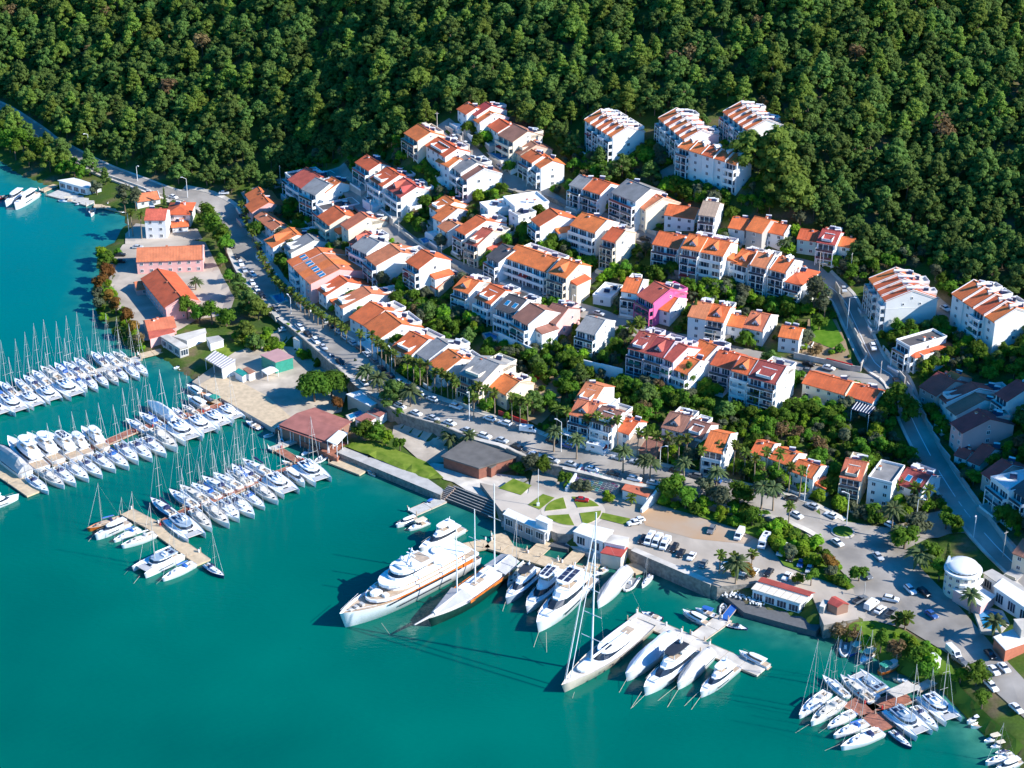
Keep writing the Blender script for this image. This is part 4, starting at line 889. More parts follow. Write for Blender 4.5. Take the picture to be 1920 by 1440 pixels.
def put(kind, bow, stern, label, group, z=1.5, L0=None, gauge=None):
    if kind not in PROTO: PROTO[kind] = (MK[kind][0](), MK[kind][1], [0])
    r, L, used = PROTO[kind]; zz = 3.2 if group == BIG else (2.3 if kind in ('m', 'm2', 'm3', 'm5', 'v') else .9 if kind[0] in 'brf' else z); b, s_ = at(*bow, zz), at(*stern, zz); d = b - s_; c = (b + s_) / 2; sc = d.length / L
    if not used[0]: o = r; used[0] = 1
    else: o = copy_tree(r)
    o.location = (c.x, c.y, 0); o.rotation_euler = (0, 0, math.atan2(d.y, d.x)); k = max(.55, min(1.8, sc * (.94 if group == BIG else 1))); o.scale = (k, k, k)
    o['label'] = label; o['group'] = group; return o
BEIGEH = mat('hull_beige', (.62, .54, .44), .35, .08, .6); BLUEH = mat('hull_navy', (.03, .06, .14), .3, .1); SLATEH = mat('hull_blue_grey', (.30, .38, .46), .3, .1)
BLACKC = mat('bimini_black', (.03, .035, .045), .5); CREAMC = mat('cream_canvas', (.70, .60, .44), .7, .06)
MK = {'s': (lambda: mk_sail(), 12), 's2': (lambda: mk_sail(12, cover=BLUE, hood=BLUE, mast=16), 12), 's3': (lambda: mk_sail(11, deck=mat('deck_cream', (.72, .66, .56), .5), hood=GREYC, mast=15.5), 11),
      's4': (lambda: mk_sail(11, hm=BLUEH, deck=GEL, cover=NAVY, mast=15), 11), 's5': (lambda: mk_sail(9, cover=NAVY, hood=GREYC, mast=11), 9), 's6': (lambda: mk_sail(12, deck=TEAK, hm=ORANGE, cover=BLUE, mast=15), 12),
      's7': (lambda: mk_sail(12.5, hood=GREYC, mast=18), 12.5), 'c': (lambda: mk_cat(), 13.5), 'c2': (lambda: mk_cat(13.5, roof=SLATEH), 13.5),
      'm': (lambda: mk_motor(), 16), 'm2': (lambda: mk_motor(16, top=BLACKC), 16), 'm3': (lambda: mk_motor(17, solar=True), 17), 'm4': (lambda: mk_motor(12, fly=False), 12), 'm5': (lambda: mk_motor(16, hm=SLATEH, top=BLACKC), 16),
      'v': (lambda: mk_covered(), 15), 'v2': (lambda: mk_covered(15, mat('silver_tarp', (.50, .56, .64), .5, .1, .5, bump=.2)), 15), 'v3': (lambda: mk_covered(14, WHITE), 14),
      'b': (lambda: mk_small(), 6.5), 'b2': (lambda: mk_small(6.5, top=BLUE), 6.5), 'b3': (lambda: mk_small(6.5, hm=BLUE, top=CREAMC, cabin=False), 6.5), 'b4': (lambda: mk_small(4.2, cabin=False), 4.2),
      'b5': (lambda: mk_small(7, top=CREAMC), 7), 'b6': (lambda: mk_small(5, hm=REDM, cabin=False), 5), 'b7': (lambda: mk_small(7.5, hm=BLUEH), 7.5), 'r': (lambda: mk_rib(), 5.5), 'f': (lambda: mk_fisher(), 8), 'f2': (lambda: mk_fisher(8, CREAMC, WHITE), 8)}
KN = {'s': 'white sailing yacht', 's2': 'blue-covered white sailing yacht', 's3': 'cream-decked sailing yacht', 's4': 'dark-hulled sailing yacht', 's5': 'small sailing yacht', 's6': 'varnished wooden sailing yacht', 's7': 'grey-hooded white sailing yacht',
      'c': 'white catamaran', 'c2': 'blue-roofed catamaran', 'm': 'white flybridge motor yacht', 'm2': 'motor yacht with black top', 'm3': 'motor yacht with roof solar panels', 'm4': 'low white motor cruiser', 'm5': 'blue-hulled motor yacht',
      'v': 'yacht under a grey tarpaulin', 'v2': 'yacht under a silver-blue tarpaulin', 'v3': 'yacht under a white cover', 'b': 'small white motorboat', 'b2': 'small boat with blue canopy', 'b3': 'blue boat with cream canopy', 'b4': 'little open dinghy',
      'b5': 'small boat with cream canopy', 'b6': 'red open boat', 'b7': 'dark blue motorboat', 'r': 'grey inflatable boat', 'f': 'wooden fishing boat with green awning', 'f2': 'cream fishing boat'}
def dockrow(crop, items, where, group, start='left'):
    for i, (k, bx, by, sx, sy) in enumerate(items):
        n_ = len(items); ps = 'leftmost' if i == 0 else ('rightmost' if i == n_ - 1 else ORD[i] + ' from left')
        put(k, cr(crop, bx, by), cr(crop, sx, sy), f'{KN[k]}, {ps} {where}', group)
dockrow('e', [('s2',-75,970,35,1052),('s',0,940,115,1035),('s7',110,912,215,1005),('s',175,890,300,985),('s7',240,855,375,960),('s3',305,830,460,930),('s2',410,800,530,905),('s',475,790,620,885),('s7',555,762,695,862),('s',685,715,798,812),('s7',775,718,890,805),('s3',845,712,970,782)], 'on the far side of the upper pontoon', 'yachts on the far side of the upper pontoon')
dockrow('e', [('c',35,1190,-110,1085),('c',170,1165,40,1060),('c',300,1120,180,1030),('c',425,1080,320,985),('c',590,1050,450,940),('s2',655,1000,560,905),('s',735,1000,640,900),('s',815,970,720,878),('s3',890,950,790,855),('s',965,930,865,838),('s7',1050,915,945,812),('s',1110,885,1000,790)], 'on the near side of the upper pontoon', 'yachts on the near side of the upper pontoon')
dockrow('j', [('v',-80,215,195,420),('m',60,170,320,385),('m',205,135,440,325),('m3',340,120,575,300),('m',480,120,665,265),('m',610,75,785,225)], 'of the middle pontoon motor yacht rank', 'motor yachts on the middle pontoon')
dockrow('e', [('s7',945,1215,1105,1310),('s2',1040,1170,1215,1272),('v3',1108,1100,1315,1238),('s',1290,1125,1385,1195),('s3',1368,1108,1482,1178)], 'far side of the middle pontoon near shore', 'boats on the far side of the middle pontoon')
dockrow('e', [('m4',1400,965,1520,1035),('m4',1405,1052,1552,1135),('f',1510,1042,1650,1108)], 'by the wooden quay corner', 'motor cruisers at the wooden quay')
dockrow('j', [('s',365,565,210,450),('s3',485,525,310,408),('s',572,510,408,380),('s7',668,475,500,345),('s',770,448,605,325),('s',870,405,690,283),('s2',970,385,800,258),('s',1040,345,885,200),('s',1145,325,990,188),('s',1250,290,1070,160),('s3',1335,252,1140,100)], 'on the near side of the middle pontoon', 'sailing yachts on the near side of the middle pontoon')
dockrow('e', [('c',1460,1385,1290,1250),('c',1585,1325,1440,1210),('c',1700,1270,1560,1170),('c',1800,1215,1665,1125)], 'at the root of the middle pontoon', 'catamarans at the shore end of the middle pontoon')
dockrow('j', [('s4',1125,610,1308,742),('s7',1268,548,1470,672),('s3',1345,520,1552,640),('s2',1440,500,1642,602),('s',1512,450,1725,562),('s7',1600,422,1805,530),('s3',1702,405,1872,505)], 'on the far side of the short pontoon', 'yachts on the far side of the short pontoon')
dockrow('k', [('s2',-20,360,110,500),('s',0,370,180,470),('s5',60,332,262,440)], 'far side of the short pontoon root', 'yachts on the far side of the short pontoon')
dockrow('j', [('c2',1480,915,1300,760),('s3',1592,848,1440,700),('s3',1722,820,1545,660),('s7',1792,772,1620,640),('s',1905,745,1712,600)], 'on the near side of the short pontoon', 'yachts on the near side of the short pontoon')
dockrow('k', [('s',35,775,-80,620),('s7',150,748,-5,600),('s2',228,682,70,565),('s3',328,642,150,515),('c',430,580,260,445),('m4',528,510,390,405),('c',670,490,500,350)], 'near side of the short pontoon root', 'yachts on the near side of the short pontoon')
dockrow('j', [('s6',652,838,905,755),('m4',712,905,965,790),('s2',850,922,1045,830),('s3',908,968,1165,872),('c2',1035,1165,1330,1015),('s2',1215,1215,1458,1092)], 'along the tan outer jetty', 'boats along the outer jetty')
put('s4', cr('j', 1682, 1192), cr('j', 1535, 1100), 'slate-hulled sailing yacht beyond the tip of the outer jetty', 'boats along the outer jetty')
put('m', cr('j', 140, 575), cr('j', -160, 680), 'large white motor yacht cut by the left edge, lit stern light', 'large motor yachts')
for i, (k, bx, by, sx, sy, l) in enumerate([('b6', -60,850,60,830,'red and white workboat at the far left mooring'),('m4',40,895,170,800,'white cabin boat at the far left mooring'),('m4',110,915,275,810,'white and red cabin boat beside the gangway of the floating office'),('b5',435,862,560,862,'tan-decked launch beneath the floating office'),('b7',560,890,625,870,'blue and white launch beneath the floating office'),('v3',500,840,575,900,'small covered launch under the floating office')]):
    if k != 'v3': put(k, cr('a', bx, by), cr('a', sx, sy), l, 'boats in the far left cove')
put('b4', (170, 405), (175, 390), 'small dinghy by the brown platform in the cove', 'boats in the far left cove')
SB = [('e','b6',1300,770,1345,765,'red dinghy beside the clubhouse canopy'),('e','b',1300,835,1375,810,'white launch beneath the clubhouse'),('e','b',1340,845,1410,820,'second white launch beneath the clubhouse'),('e','b6',1395,855,1445,845,'orange-red dinghy beneath the clubhouse'),('e','b4',1450,865,1500,850,'tiny tender nearest the striped clubhouse awning'),
 ('k','b7',80,30,200,90,'dark speedboat at the wooden quay edge'),('k','b4',215,150,290,125,'overturned cream dinghy near the grey gangway'),('k','b',350,160,345,215,'white launch on the grey gangway'),('k','b',500,285,575,240,'white launch beside the catamaran mast'),('k','r',600,345,690,285,'inflatable beside the restaurant quay'),('k','b4',355,335,440,360,'dinghy above the rust-coloured jetty'),('k','b4',460,300,540,335,'second dinghy above the rust-coloured jetty'),('k','b4',995,405,1058,435,'lone dinghy at the end of the floating deck'),
 ('k','b2',1425,665,1490,625,'blue-covered dinghy on the little jetty'),('k','m4',1208,812,1368,750,'cabin cruiser with blue door, left of the pair off the little jetty'),('k','b5',1303,848,1452,785,'rounded cabin boat, right of the pair off the little jetty'),
 ('p','m4',1120,492,1310,588,'cabin boat left of the jetty branch'),('p','b2',1215,478,1365,530,'open boat behind the cabin boat left of the jetty branch'),('p','r',1430,435,1420,505,'inflatable beside the blue gangway'),('p','b7',1612,630,1450,590,'speedboat right of the jetty branch'),('p','m4',1543,802,1765,905,'cabin boat on the outer right end of the cross jetty'),('p','b7',805,500,965,555,'speedboat with navy cover behind the cross jetty'),
 ('p','b',445,235,550,175,'white launch behind the tall mast'),('p','r',690,345,760,240,'grey inflatable beside the covered gulet'),('p','s5',815,305,888,220,'tiny white sailboat moored alone by the stone wall'),
 ('q','r',570,595,590,480,'grey inflatable at the reed bank'),('q','b3',610,590,695,505,'blue boat with cream canopy at the reed bank'),('q','b5',690,650,800,555,'cream-canopied boat at the reed bank'),('q','f',1015,630,835,720,'carved wooden boat with green awning at the bank'),('q','f2',960,770,1030,790,'small boat with cream canopy beside the striped platform'),
 ('q','m4',1495,1080,1640,1030,'motorboat, upper of two by the right bank'),('q','b4',1520,1125,1662,1100,'open boat, lower of two by the right bank'),('q','b5',1620,1232,1755,1195,'cream open boat by the right bank rocks'),('q','b5',1670,1275,1790,1245,'second cream boat by the right bank rocks'),('q','b',1705,1320,1825,1295,'cream launch under the thin white mast'),('q','s5',1630,1390,1850,1330,'sailboat with bright blue cover at bottom right'),('q','m4',1700,1455,1900,1370,'white motor yacht at the bottom right corner'),('q','b6',1840,1290,1905,1262,'small boat hauled against the rocks at the right edge'),('q','b',1890,1345,1960,1320,'boat cut by the right edge near the corner')]
for c, k, bx, by, sx, sy, l in SB: put(k, cr(c, bx, by), cr(c, sx, sy), l, 'small craft around the harbour')
dockrow('q', [('s7',232,1045,450,862),('s3',320,1100,560,925),('s7',445,1122,655,1005),('s2',490,1190,745,1085),('s',545,1280,858,1155)], 'facing the open bay at the redwood pontoon', 'yachts at the redwood pontoon')
dockrow('q', [('s7',410,735,600,890),('s3',542,742,790,935),('c2',640,715,880,880)], 'on the shore side of the redwood pontoon', 'yachts at the redwood pontoon')
dockrow('q', [('s4',1082,1272,920,1145),('c2',1180,1190,925,985),('s',1280,1138,1092,965),('c',1400,1085,1175,885)], 'on the right side of the redwood pontoon', 'yachts at the redwood pontoon')
BIG = 'large yachts at the central jetties'
put('s3', (950, 1090), (990, 1045), 'blue-grey sailing yacht between the gulet and the black-topped cruiser', BIG)
put('m5', (946, 1120), (1012, 1058), 'light blue motor yacht with black roof beside the gulet', BIG)
put('m3', (984, 1138), (1056, 1062), 'motor yacht with dark hull and solar panels in the central rank', BIG)
put('m3', (1002, 1176), (1108, 1072), 'largest motor yacht of the central rank with solar panels', BIG)
put('v', (1118, 1128), (1178, 1060), 'gulet under beige cover behind the tall mast', BIG)
put('m', (783, 1025), (868, 978), 'white motor yacht half hidden behind the superyacht', BIG)
put('v2', (1170, 1265), (1262, 1186), 'yacht under silver-blue tarpaulin at the cross jetty', BIG)
put('m2', (1204, 1292), (1306, 1210), 'motor yacht with dark sunroof between two covered yachts', BIG)
put('v', (1268, 1280), (1335, 1212), 'yacht under grey tarpaulin at the cross jetty', BIG)
put('m', (1311, 1294), (1382, 1236), 'rightmost white motor yacht at the cross jetty', BIG)
# --- superyacht
def line_obj(bow, stern, z, z2): b, s_ = at(*bow, z), at(*stern, z2); d = b - s_; c = (b + s_) / 2; return (c.x, c.y, 0), math.atan2(d.y, d.x), d.length
loc, rz, L = line_obj((637, 1150), (884, 1030), 5.6, 4.5); r = empty('superyacht', loc, rz, label='white superyacht with red-brown window strip and many decks, biggest boat in the harbour', cat='superyacht', group=BIG); B = 10.2
hull(MB(), L, B, 3.6, 5.6, GEL, TEAK, tr=.85, p=2.6, full=.55, n=18, inset=.3, deckz=-.7).build('hull', r)
tier(MB(), plan(-L * .44, L * .22, B * .42, .25, .9, 7), 2.9, 5.6, ORANGE, sh=.01).build('main_saloon', r)
tier(MB(), plan(-L * .48, L * .30, B * .495, .3, .85, 9), 5.0, 5.75, GEL, sh=.0).build('main_deck_bulwark', r)
MB().add([(x, y, 5.78) for x, y in plan(-L * .47, L * .29, B * .47, .3, .85, 9)], [tuple(range(14))], TEAK).build('foredeck', r)
tier(MB(), plan(-L * .38, L * .16, B * .40, .3, .9, 9), 5.75, 6.6, GEL, sh=.01).build('upper_house', r)
tier(MB(), plan(-L * .375, L * .155, B * .395, .3, .9, 9), 6.6, 7.5, ORANGE, sh=.03, rake=.6).build('window_strip', r)
tier(MB(), plan(-L * .42, L * .20, B * .46, .3, .85, 9), 7.5, 8.4, GEL, sh=.0).build('bridge_bulwark', r)
MB().add([(x, y, 8.43) for x, y in plan(-L * .41, L * .19, B * .43, .3, .85, 9)], [tuple(range(14))], GEL).build('bridge_deck', r)
tier(MB(), plan(-L * .10, L * .13, B * .34, .4, .9, 9), 8.43, 9.2, GEL, sh=.02).build('wheelhouse', r)
tier(MB(), plan(-L * .095, L * .125, B * .335, .4, .9, 9), 9.2, 10.0, TINT, sh=.08, rake=.8).build('wheelhouse_window', r)
tier(MB(), plan(-L * .14, L * .11, B * .37, .4, .9, 9), 10.0, 10.7, GEL, sh=.0).build('sun_deck', r)
MB().box((-L * .10, 0, 10.74), (L * .07, B * .5, .05), TEAK).build('sun_deck_floor', r)
mb = MB(); mb.tube((-L * .005, 0, 10.6), (-L * .04, 0, 15.2), .55, GEL, .2, n=6); mb.box((-L * .03, 0, 13.2), (.5, 3.4, .25), GEL); mb.box((-L * .035, 0, 14.6), (.4, 2.2, .2), GEL); mb.build('radar_mast', r)
for s_ in (-1, 1): MB().blob((L * .0, s_ * 2.2, 11.6), (.75, .75, .9), WHITE).build('satellite_dome', r)
MB().box((L * .04, 0, 11.0), (2.6, 3.2, .7), WHITE).build('sun_pad', r)
MB().box((-L * .20, 1.2, 8.8), (L * .09, B * .3, .7), GEL).build('lounge_block', r); MB().box((-L * .13, 0, 8.47), (L * .05, B * .55, .06), TEAK).build('bridge_deck_floor', r)
MB().tube((-L * .26, -1.5, 8.5), (-L * .26, -1.5, 9.0), 2.0, GEL, n=12).build('hot_tub', r)
t_ = mk_small(6.5, cabin=False, inner=TEAK) if False else None
tier(MB(), plan(L * .205, L * .275, 1.3, .5, .9), 6.0, 6.9, GEL, sh=.1).build('deck_tender', r)
for s_ in (-1, 1):
    MB().box((L * .21, s_ * 2.6, 6.2), (1.6, 1.4, .8), WHITE).build('deck_box', r)
    mb = MB(); mb.tube((L * .30, s_ * B * .40, 5.6), (L * .485, s_ * .5, 6.2), .06, GEL, n=4); mb.build('railing', r)
    MB().box((-L * .05, s_ * (B * .497), 4.2), (L * .55, .05, .5), TINT).build('hull_window', r)
    MB().box((-L * .05, s_ * (B * .47), 2.0), (L * .4, .3, .25), TINT).build('porthole_row', r)
for i in range(3): MB().box((L * (.34 + .04 * i), 0, 4.9), (1.0, 1.6 - .3 * i, .7), STEEL).build('windlass', r)
# --- gulet with three masts
loc, rz, L = line_obj((803, 1160), (957, 1052), 3.4, 3.2); r = empty('gulet', loc, rz, label='three-masted wooden gulet with orange bulwark and grey awnings beside the superyacht', cat='sailing ship', group=BIG); B = 8.6
hull(MB(), L, B, 3.0, 3.4, mat('hull_green', (.012, .05, .04), .35), WHITE, tr=.7, p=2.0, full=.5, n=16, inset=.3, deckz=-.5).build('hull', r)
for s_ in (-1, 1): MB().box((-L * .12, s_ * (B * .465), 3.1), (L * .5, .16, .9), ORANGE).build('bulwark', r)
tier(MB(), plan(-L * .30, L * .12, B * .36, .2, .95), 2.6, 4.0, WHITE, sh=.03).build('deckhouse', r)
MB().box((-L * .12, 0, 4.06), (2.6, 1.7, .12), TEAK).box((-L * .05, 0, 4.08), (1.6, 1.7, .14), TEAK).build('skylight', r)
MB().box((-L * .22, 0, 5.4), (4.4, 3.6, .12), WHITE).build('sun_awning', r)
def awning(x0, x1, w0, w1, z, m, nm):
    mb = MB(); mb.add([(x0, -w0, z), (x0, w0, z), (x0, 0, z + 1.1), (x1, -w1, z - .5), (x1, w1, z - .5), (x1, 0, z + .4)], [(0, 3, 5, 2), (2, 5, 4, 1), (0, 2, 1), (3, 4, 5)], m); return mb.build(nm, r)
awning(L * .10, L * .44, B * .46, .9, 4.3, GREYC, 'fore_awning'); awning(-L * .50, -L * .30, B * .40, B * .47, 4.4, GREYC, 'aft_awning')
MB().tube((L * .44, 0, 3.6), (L * .66, 0, 4.6), .5, GREYC, .2, n=6).build('bowsprit', r)
for i, (mx, hh) in enumerate(((L * .16, 24), (-L * .06, 26), (-L * .30, 30))):
    MB().tube((mx, 0, 3), (mx, 0, 3 + hh), .24, WHITE, .14, n=6).build('mast', r)
    MB().tube((mx, -2.2, 3 + hh * .62), (mx, 2.2, 3 + hh * .62), .09, WHITE, n=4).build('spreader', r)
    if i: MB().tube((mx - .3, 0, 5.2), (mx - 7, 0, 5.6), .2, WHITE, n=5).build('boom', r)
# --- big single-masted yacht
loc, rz, L = line_obj((1053, 1284), (1212, 1165), 3.3, 2.4); r = empty('sailing_superyacht', loc, rz, label='beige-hulled sailing superyacht with one very tall white mast', cat='sailing yacht', group=BIG); B = L * .21
hull(MB(), L, B, 2.4, 3.3, BEIGEH, mat('pale_teak', (.70, .62, .54), .7), tr=.78, p=2.1, n=16, inset=.2, deckz=-.3).build('hull', r)
tier(MB(), plan(-L * .34, L * .14, B * .36, .35, .95, 9), 2.3, 3.2, GEL, sh=.03).build('deckhouse', r)
tier(MB(), plan(-L * .20, L * .13, B * .355, .35, .95, 9), 3.2, 3.9, TINT, sh=.1, rake=1).build('deckhouse_window', r)
tier(MB(), plan(-L * .38, L * .06, B * .37, .35, .95, 9), 3.9, 4.3, GEL, sh=.06).build('hardtop', r)
MB().box((-L * .27, 0, 4.36), (3.4, 2.6, .1), TEAK).build('flybridge_floor', r); MB().box((-L * .02, 0, 4.36), (3.0, 1.6, .1), TINT).build('roof_hatch', r)
tier(MB(), plan(L * .14, L * .30, B * .22, .3, .95), 3.0, 3.5, GEL, sh=.05).build('fore_cabin', r)
mastset(r, L * .16, 3.0, 47, .34, 5, 3.6, L * .42, WHITE, WHITE, L=L)
for x in (L * .46, L * .40): MB().tube((x, 0, 3.3), (L * .16, 0, 46 if x > L * .43 else 38), .16, WHITE, n=4).build('furled_sail', r)
for i in range(4):
    for s_ in (-1, 1): MB().box((-L * .05 + i * L * .1, s_ * B * .485, 1.7), (.7, .06, .45), TINT).build('porthole', r)
# mooring lines
def rope(p, q, label): MB().tube(at(*p, .9), at(*q, -.1), .05, mat('rope', (.50, .48, .36), .8), n=4).build('mooring_rope')
ROPE = mat('rope', (.50, .48, .36), .8)
RL = [((1177,1270),(1160,1300)),((1203,1297),(1182,1330)),((1215,1297),(1184,1328)),((1272,1283),(1232,1315)),((1278,1283),(1250,1328)),((1310,1297),(1282,1325)),((1318,1300),(1295,1332)),((1024,1185),(1025,1225)),((1012,1180),(1000,1215)),((948,1128),(942,1147)),((1077,1297),(1073,1310)),
 ((715,1168),(732,1191)),((240,1070),(232,1078)),((262,1080),(250,1095)),((304,1085),(292,1096)),((178,1000),(165,1016)),((1517,1358),(1490,1375)),((1553,1362),(1534,1375)),((1575,1395),(1545,1408))]
for i, (p, q) in enumerate(RL): tag(MB().tube(at(*p, 1.6), at(*q, -.1), .06, ROPE, n=4, cap=False).build('mooring_rope'), 'taut mooring rope running from a bow into the water', 'rope', 'mooring ropes from the bows')
# ---------------------------------------------------------------- pontoons, jetties, waterfront buildings
def dock(pix, wd, m, label, z=.75, name='pontoon', group='pontoons and jetties', plank=True, cat='pontoon'):
    P = [at(a, b, z) for a, b in pix]; root = empty(name, (P[0].x, P[0].y, 0), label=label, cat=cat, group=group); o0 = Vector((P[0].x, P[0].y, 0))
    for a, b in zip(P[:-1], P[1:]):
        a, b = a - o0, b - o0; a.z = b.z = 0; u = (b - a).normalized(); nn = Vector((-u.y, u.x, 0)); L_ = (b - a).length; q = max(1, round(L_ / 6.0)); rz = math.atan2(u.y, u.x)
        sec = MB().box((0, 0, z - .30), (L_ / q - .16, wd, .55), m).box((0, wd / 2 + .05, z - .12), (L_ / q - .16, .12, .3), TEAK).box((0, -wd / 2 - .05, z - .12), (L_ / q - .16, .12, .3), TEAK).mesh('deck_section')
        for i in range(q): c = a.lerp(b, (i + .5) / q); link('deck_section', sec, root, (c.x, c.y, 0), rz=rz)
        for i in range(0, q + 1, 2):
            c = a.lerp(b, i / q); 
            for s_ in (-1, 1):
                if i % 4 == 0: e = c + nn * s_ * (wd / 2 + .15); MB().tube((e.x, e.y, -2), (e.x, e.y, z + 1.4), .16, TEAK, n=6).build('pile', root)
            e = c + nn * (wd / 2 - .4); MB().box((e.x, e.y, z + .5), (.35, .35, 1.0), WHITE if not m == DOCKR else REDM, rz=rz).build('power_post', root)
    return root
dock([cr('e', 1040, 760), cr('e', 960, 795), cr('e', 700, 872), cr('e', 400, 960), cr('e', 100, 1045), cr('e', -120, 1105)], 3.4, DOCKG, 'upper pontoon running left from the school annex between two yacht rows')
dock([cr('e', 1045, 748), cr('e', 1240, 700)], 3.2, DOCKT, 'timber footbridge joining the upper pontoon to the shore', z=1.3, name='footbridge', cat='footbridge')
dock([cr('e', 1730, 1095), cr('e', 1400, 1195), cr('e', 1000, 1310), cr('e', 790, 1400), cr('j', 500, 300), cr('j', 160, 430)], 3.4, DOCKR, 'long redwood middle pontoon from the wooden quay to the left')
dock([cr('j', -40, 375), cr('j', 120, 480), cr('j', 262, 578)], 5.5, DOCKT, 'short tan jetty across the far end of the middle pontoon')
dock([cr('k', 330, 250), cr('k', 490, 345), cr('k', 470, 370), cr('k', 180, 480), cr('j', 1700, 590), cr('j', 1400, 705), cr('j', 1185, 812)], 3.0, DOCKR, 'short redwood pontoon with a bend towards the restaurant')
dock([cr('k', 265, 250), cr('k', 470, 175)], 2.6, DOCKG, 'grey gangway from the restaurant quay', z=.95, name='gangway', cat='gangway')
dock([cr('j', 950, 715), cr('j', 1150, 820), cr('j', 1530, 1095)], 4.6, DOCKT, 'tan outer jetty standing free in the bay')
dock([cr('k', 750, 325), cr('k', 980, 415)], 5.5, DOCKT, 'floating wooden deck beside the stone quay wall', name='floating_deck')
dock([cr('k', 1330, 722), cr('k', 1560, 622)], 4.2, DOCKG, 'little grey jetty at the foot of the seaside steps')
dock([cr('l', 60, 1000), cr('l', 300, 955), cr('l', 560, 1035), cr('l', 800, 1110), cr('l', 1080, 1180)], 5.0, DOCKT, 'sand-coloured jetty behind the sterns of the large yachts', z=1.0)
dock([cr('l', 640, 1040), cr('l', 760, 930)], 4.5, DOCKT, 'sand-coloured walkway from the broad stairs', z=1.05)
dock([cr('l', 890, 1110), cr('l', 990, 1010)], 3.8, DOCKT, 'sand-coloured walkway under the white canopy', z=1.05)
dock([cr('l', 1060, 1160), cr('l', 1120, 1070)], 3.4, DOCKT, 'sand-coloured walkway by the red-roofed kiosk', z=1.05)
dock([cr('l', 1350, 1110), cr('l', 1420, 1180)], 6.0, DOCKT, 'small tan platform right of the red-roofed kiosk', z=1.0)
dock([cr('l', 360, 950), cr('l', 470, 930)], 9.0, DOCKT, 'raft of planks with stored chairs below the seaside steps', z=.8)
dock([cr('p', 745, 535), cr('p', 1080, 680), cr('p', 1290, 775), cr('p', 1715, 955)], 4.8, PALE, 'pale cross jetty at the bows of the covered yachts')
dock([cr('p', 1230, 700), cr('p', 1440, 550)], 4.6, PALE, 'pale branch of the cross jetty reaching to the cafe')
dock([cr('p', 1430, 560), cr('p', 1510, 460)], 2.2, BLUE, 'blue gangway at the cafe quay', z=1.2, name='gangway', cat='gangway')
dock([cr('q', 620, 930), cr('q', 780, 1020), cr('q', 900, 1140)], 7.0, DOCKR, 'redwood pontoon at the lower right cluster of yachts')
dock([cr('q', 760, 990), cr('q', 1060, 900)], 5.0, DOCKR, 'redwood link under the striped platform')
dock([cr('q', 1110, 850), cr('q', 1290, 760)], 2.6, DOCKG, 'narrow gangway from the right bank to the striped platform', z=1.2, name='gangway', cat='gangway')
dock([cr('a', 700, 905), cr('a', 790, 905), cr('a', 950, 945)], 4.0, DOCKT, 'brown plank landing at the bay restaurant')
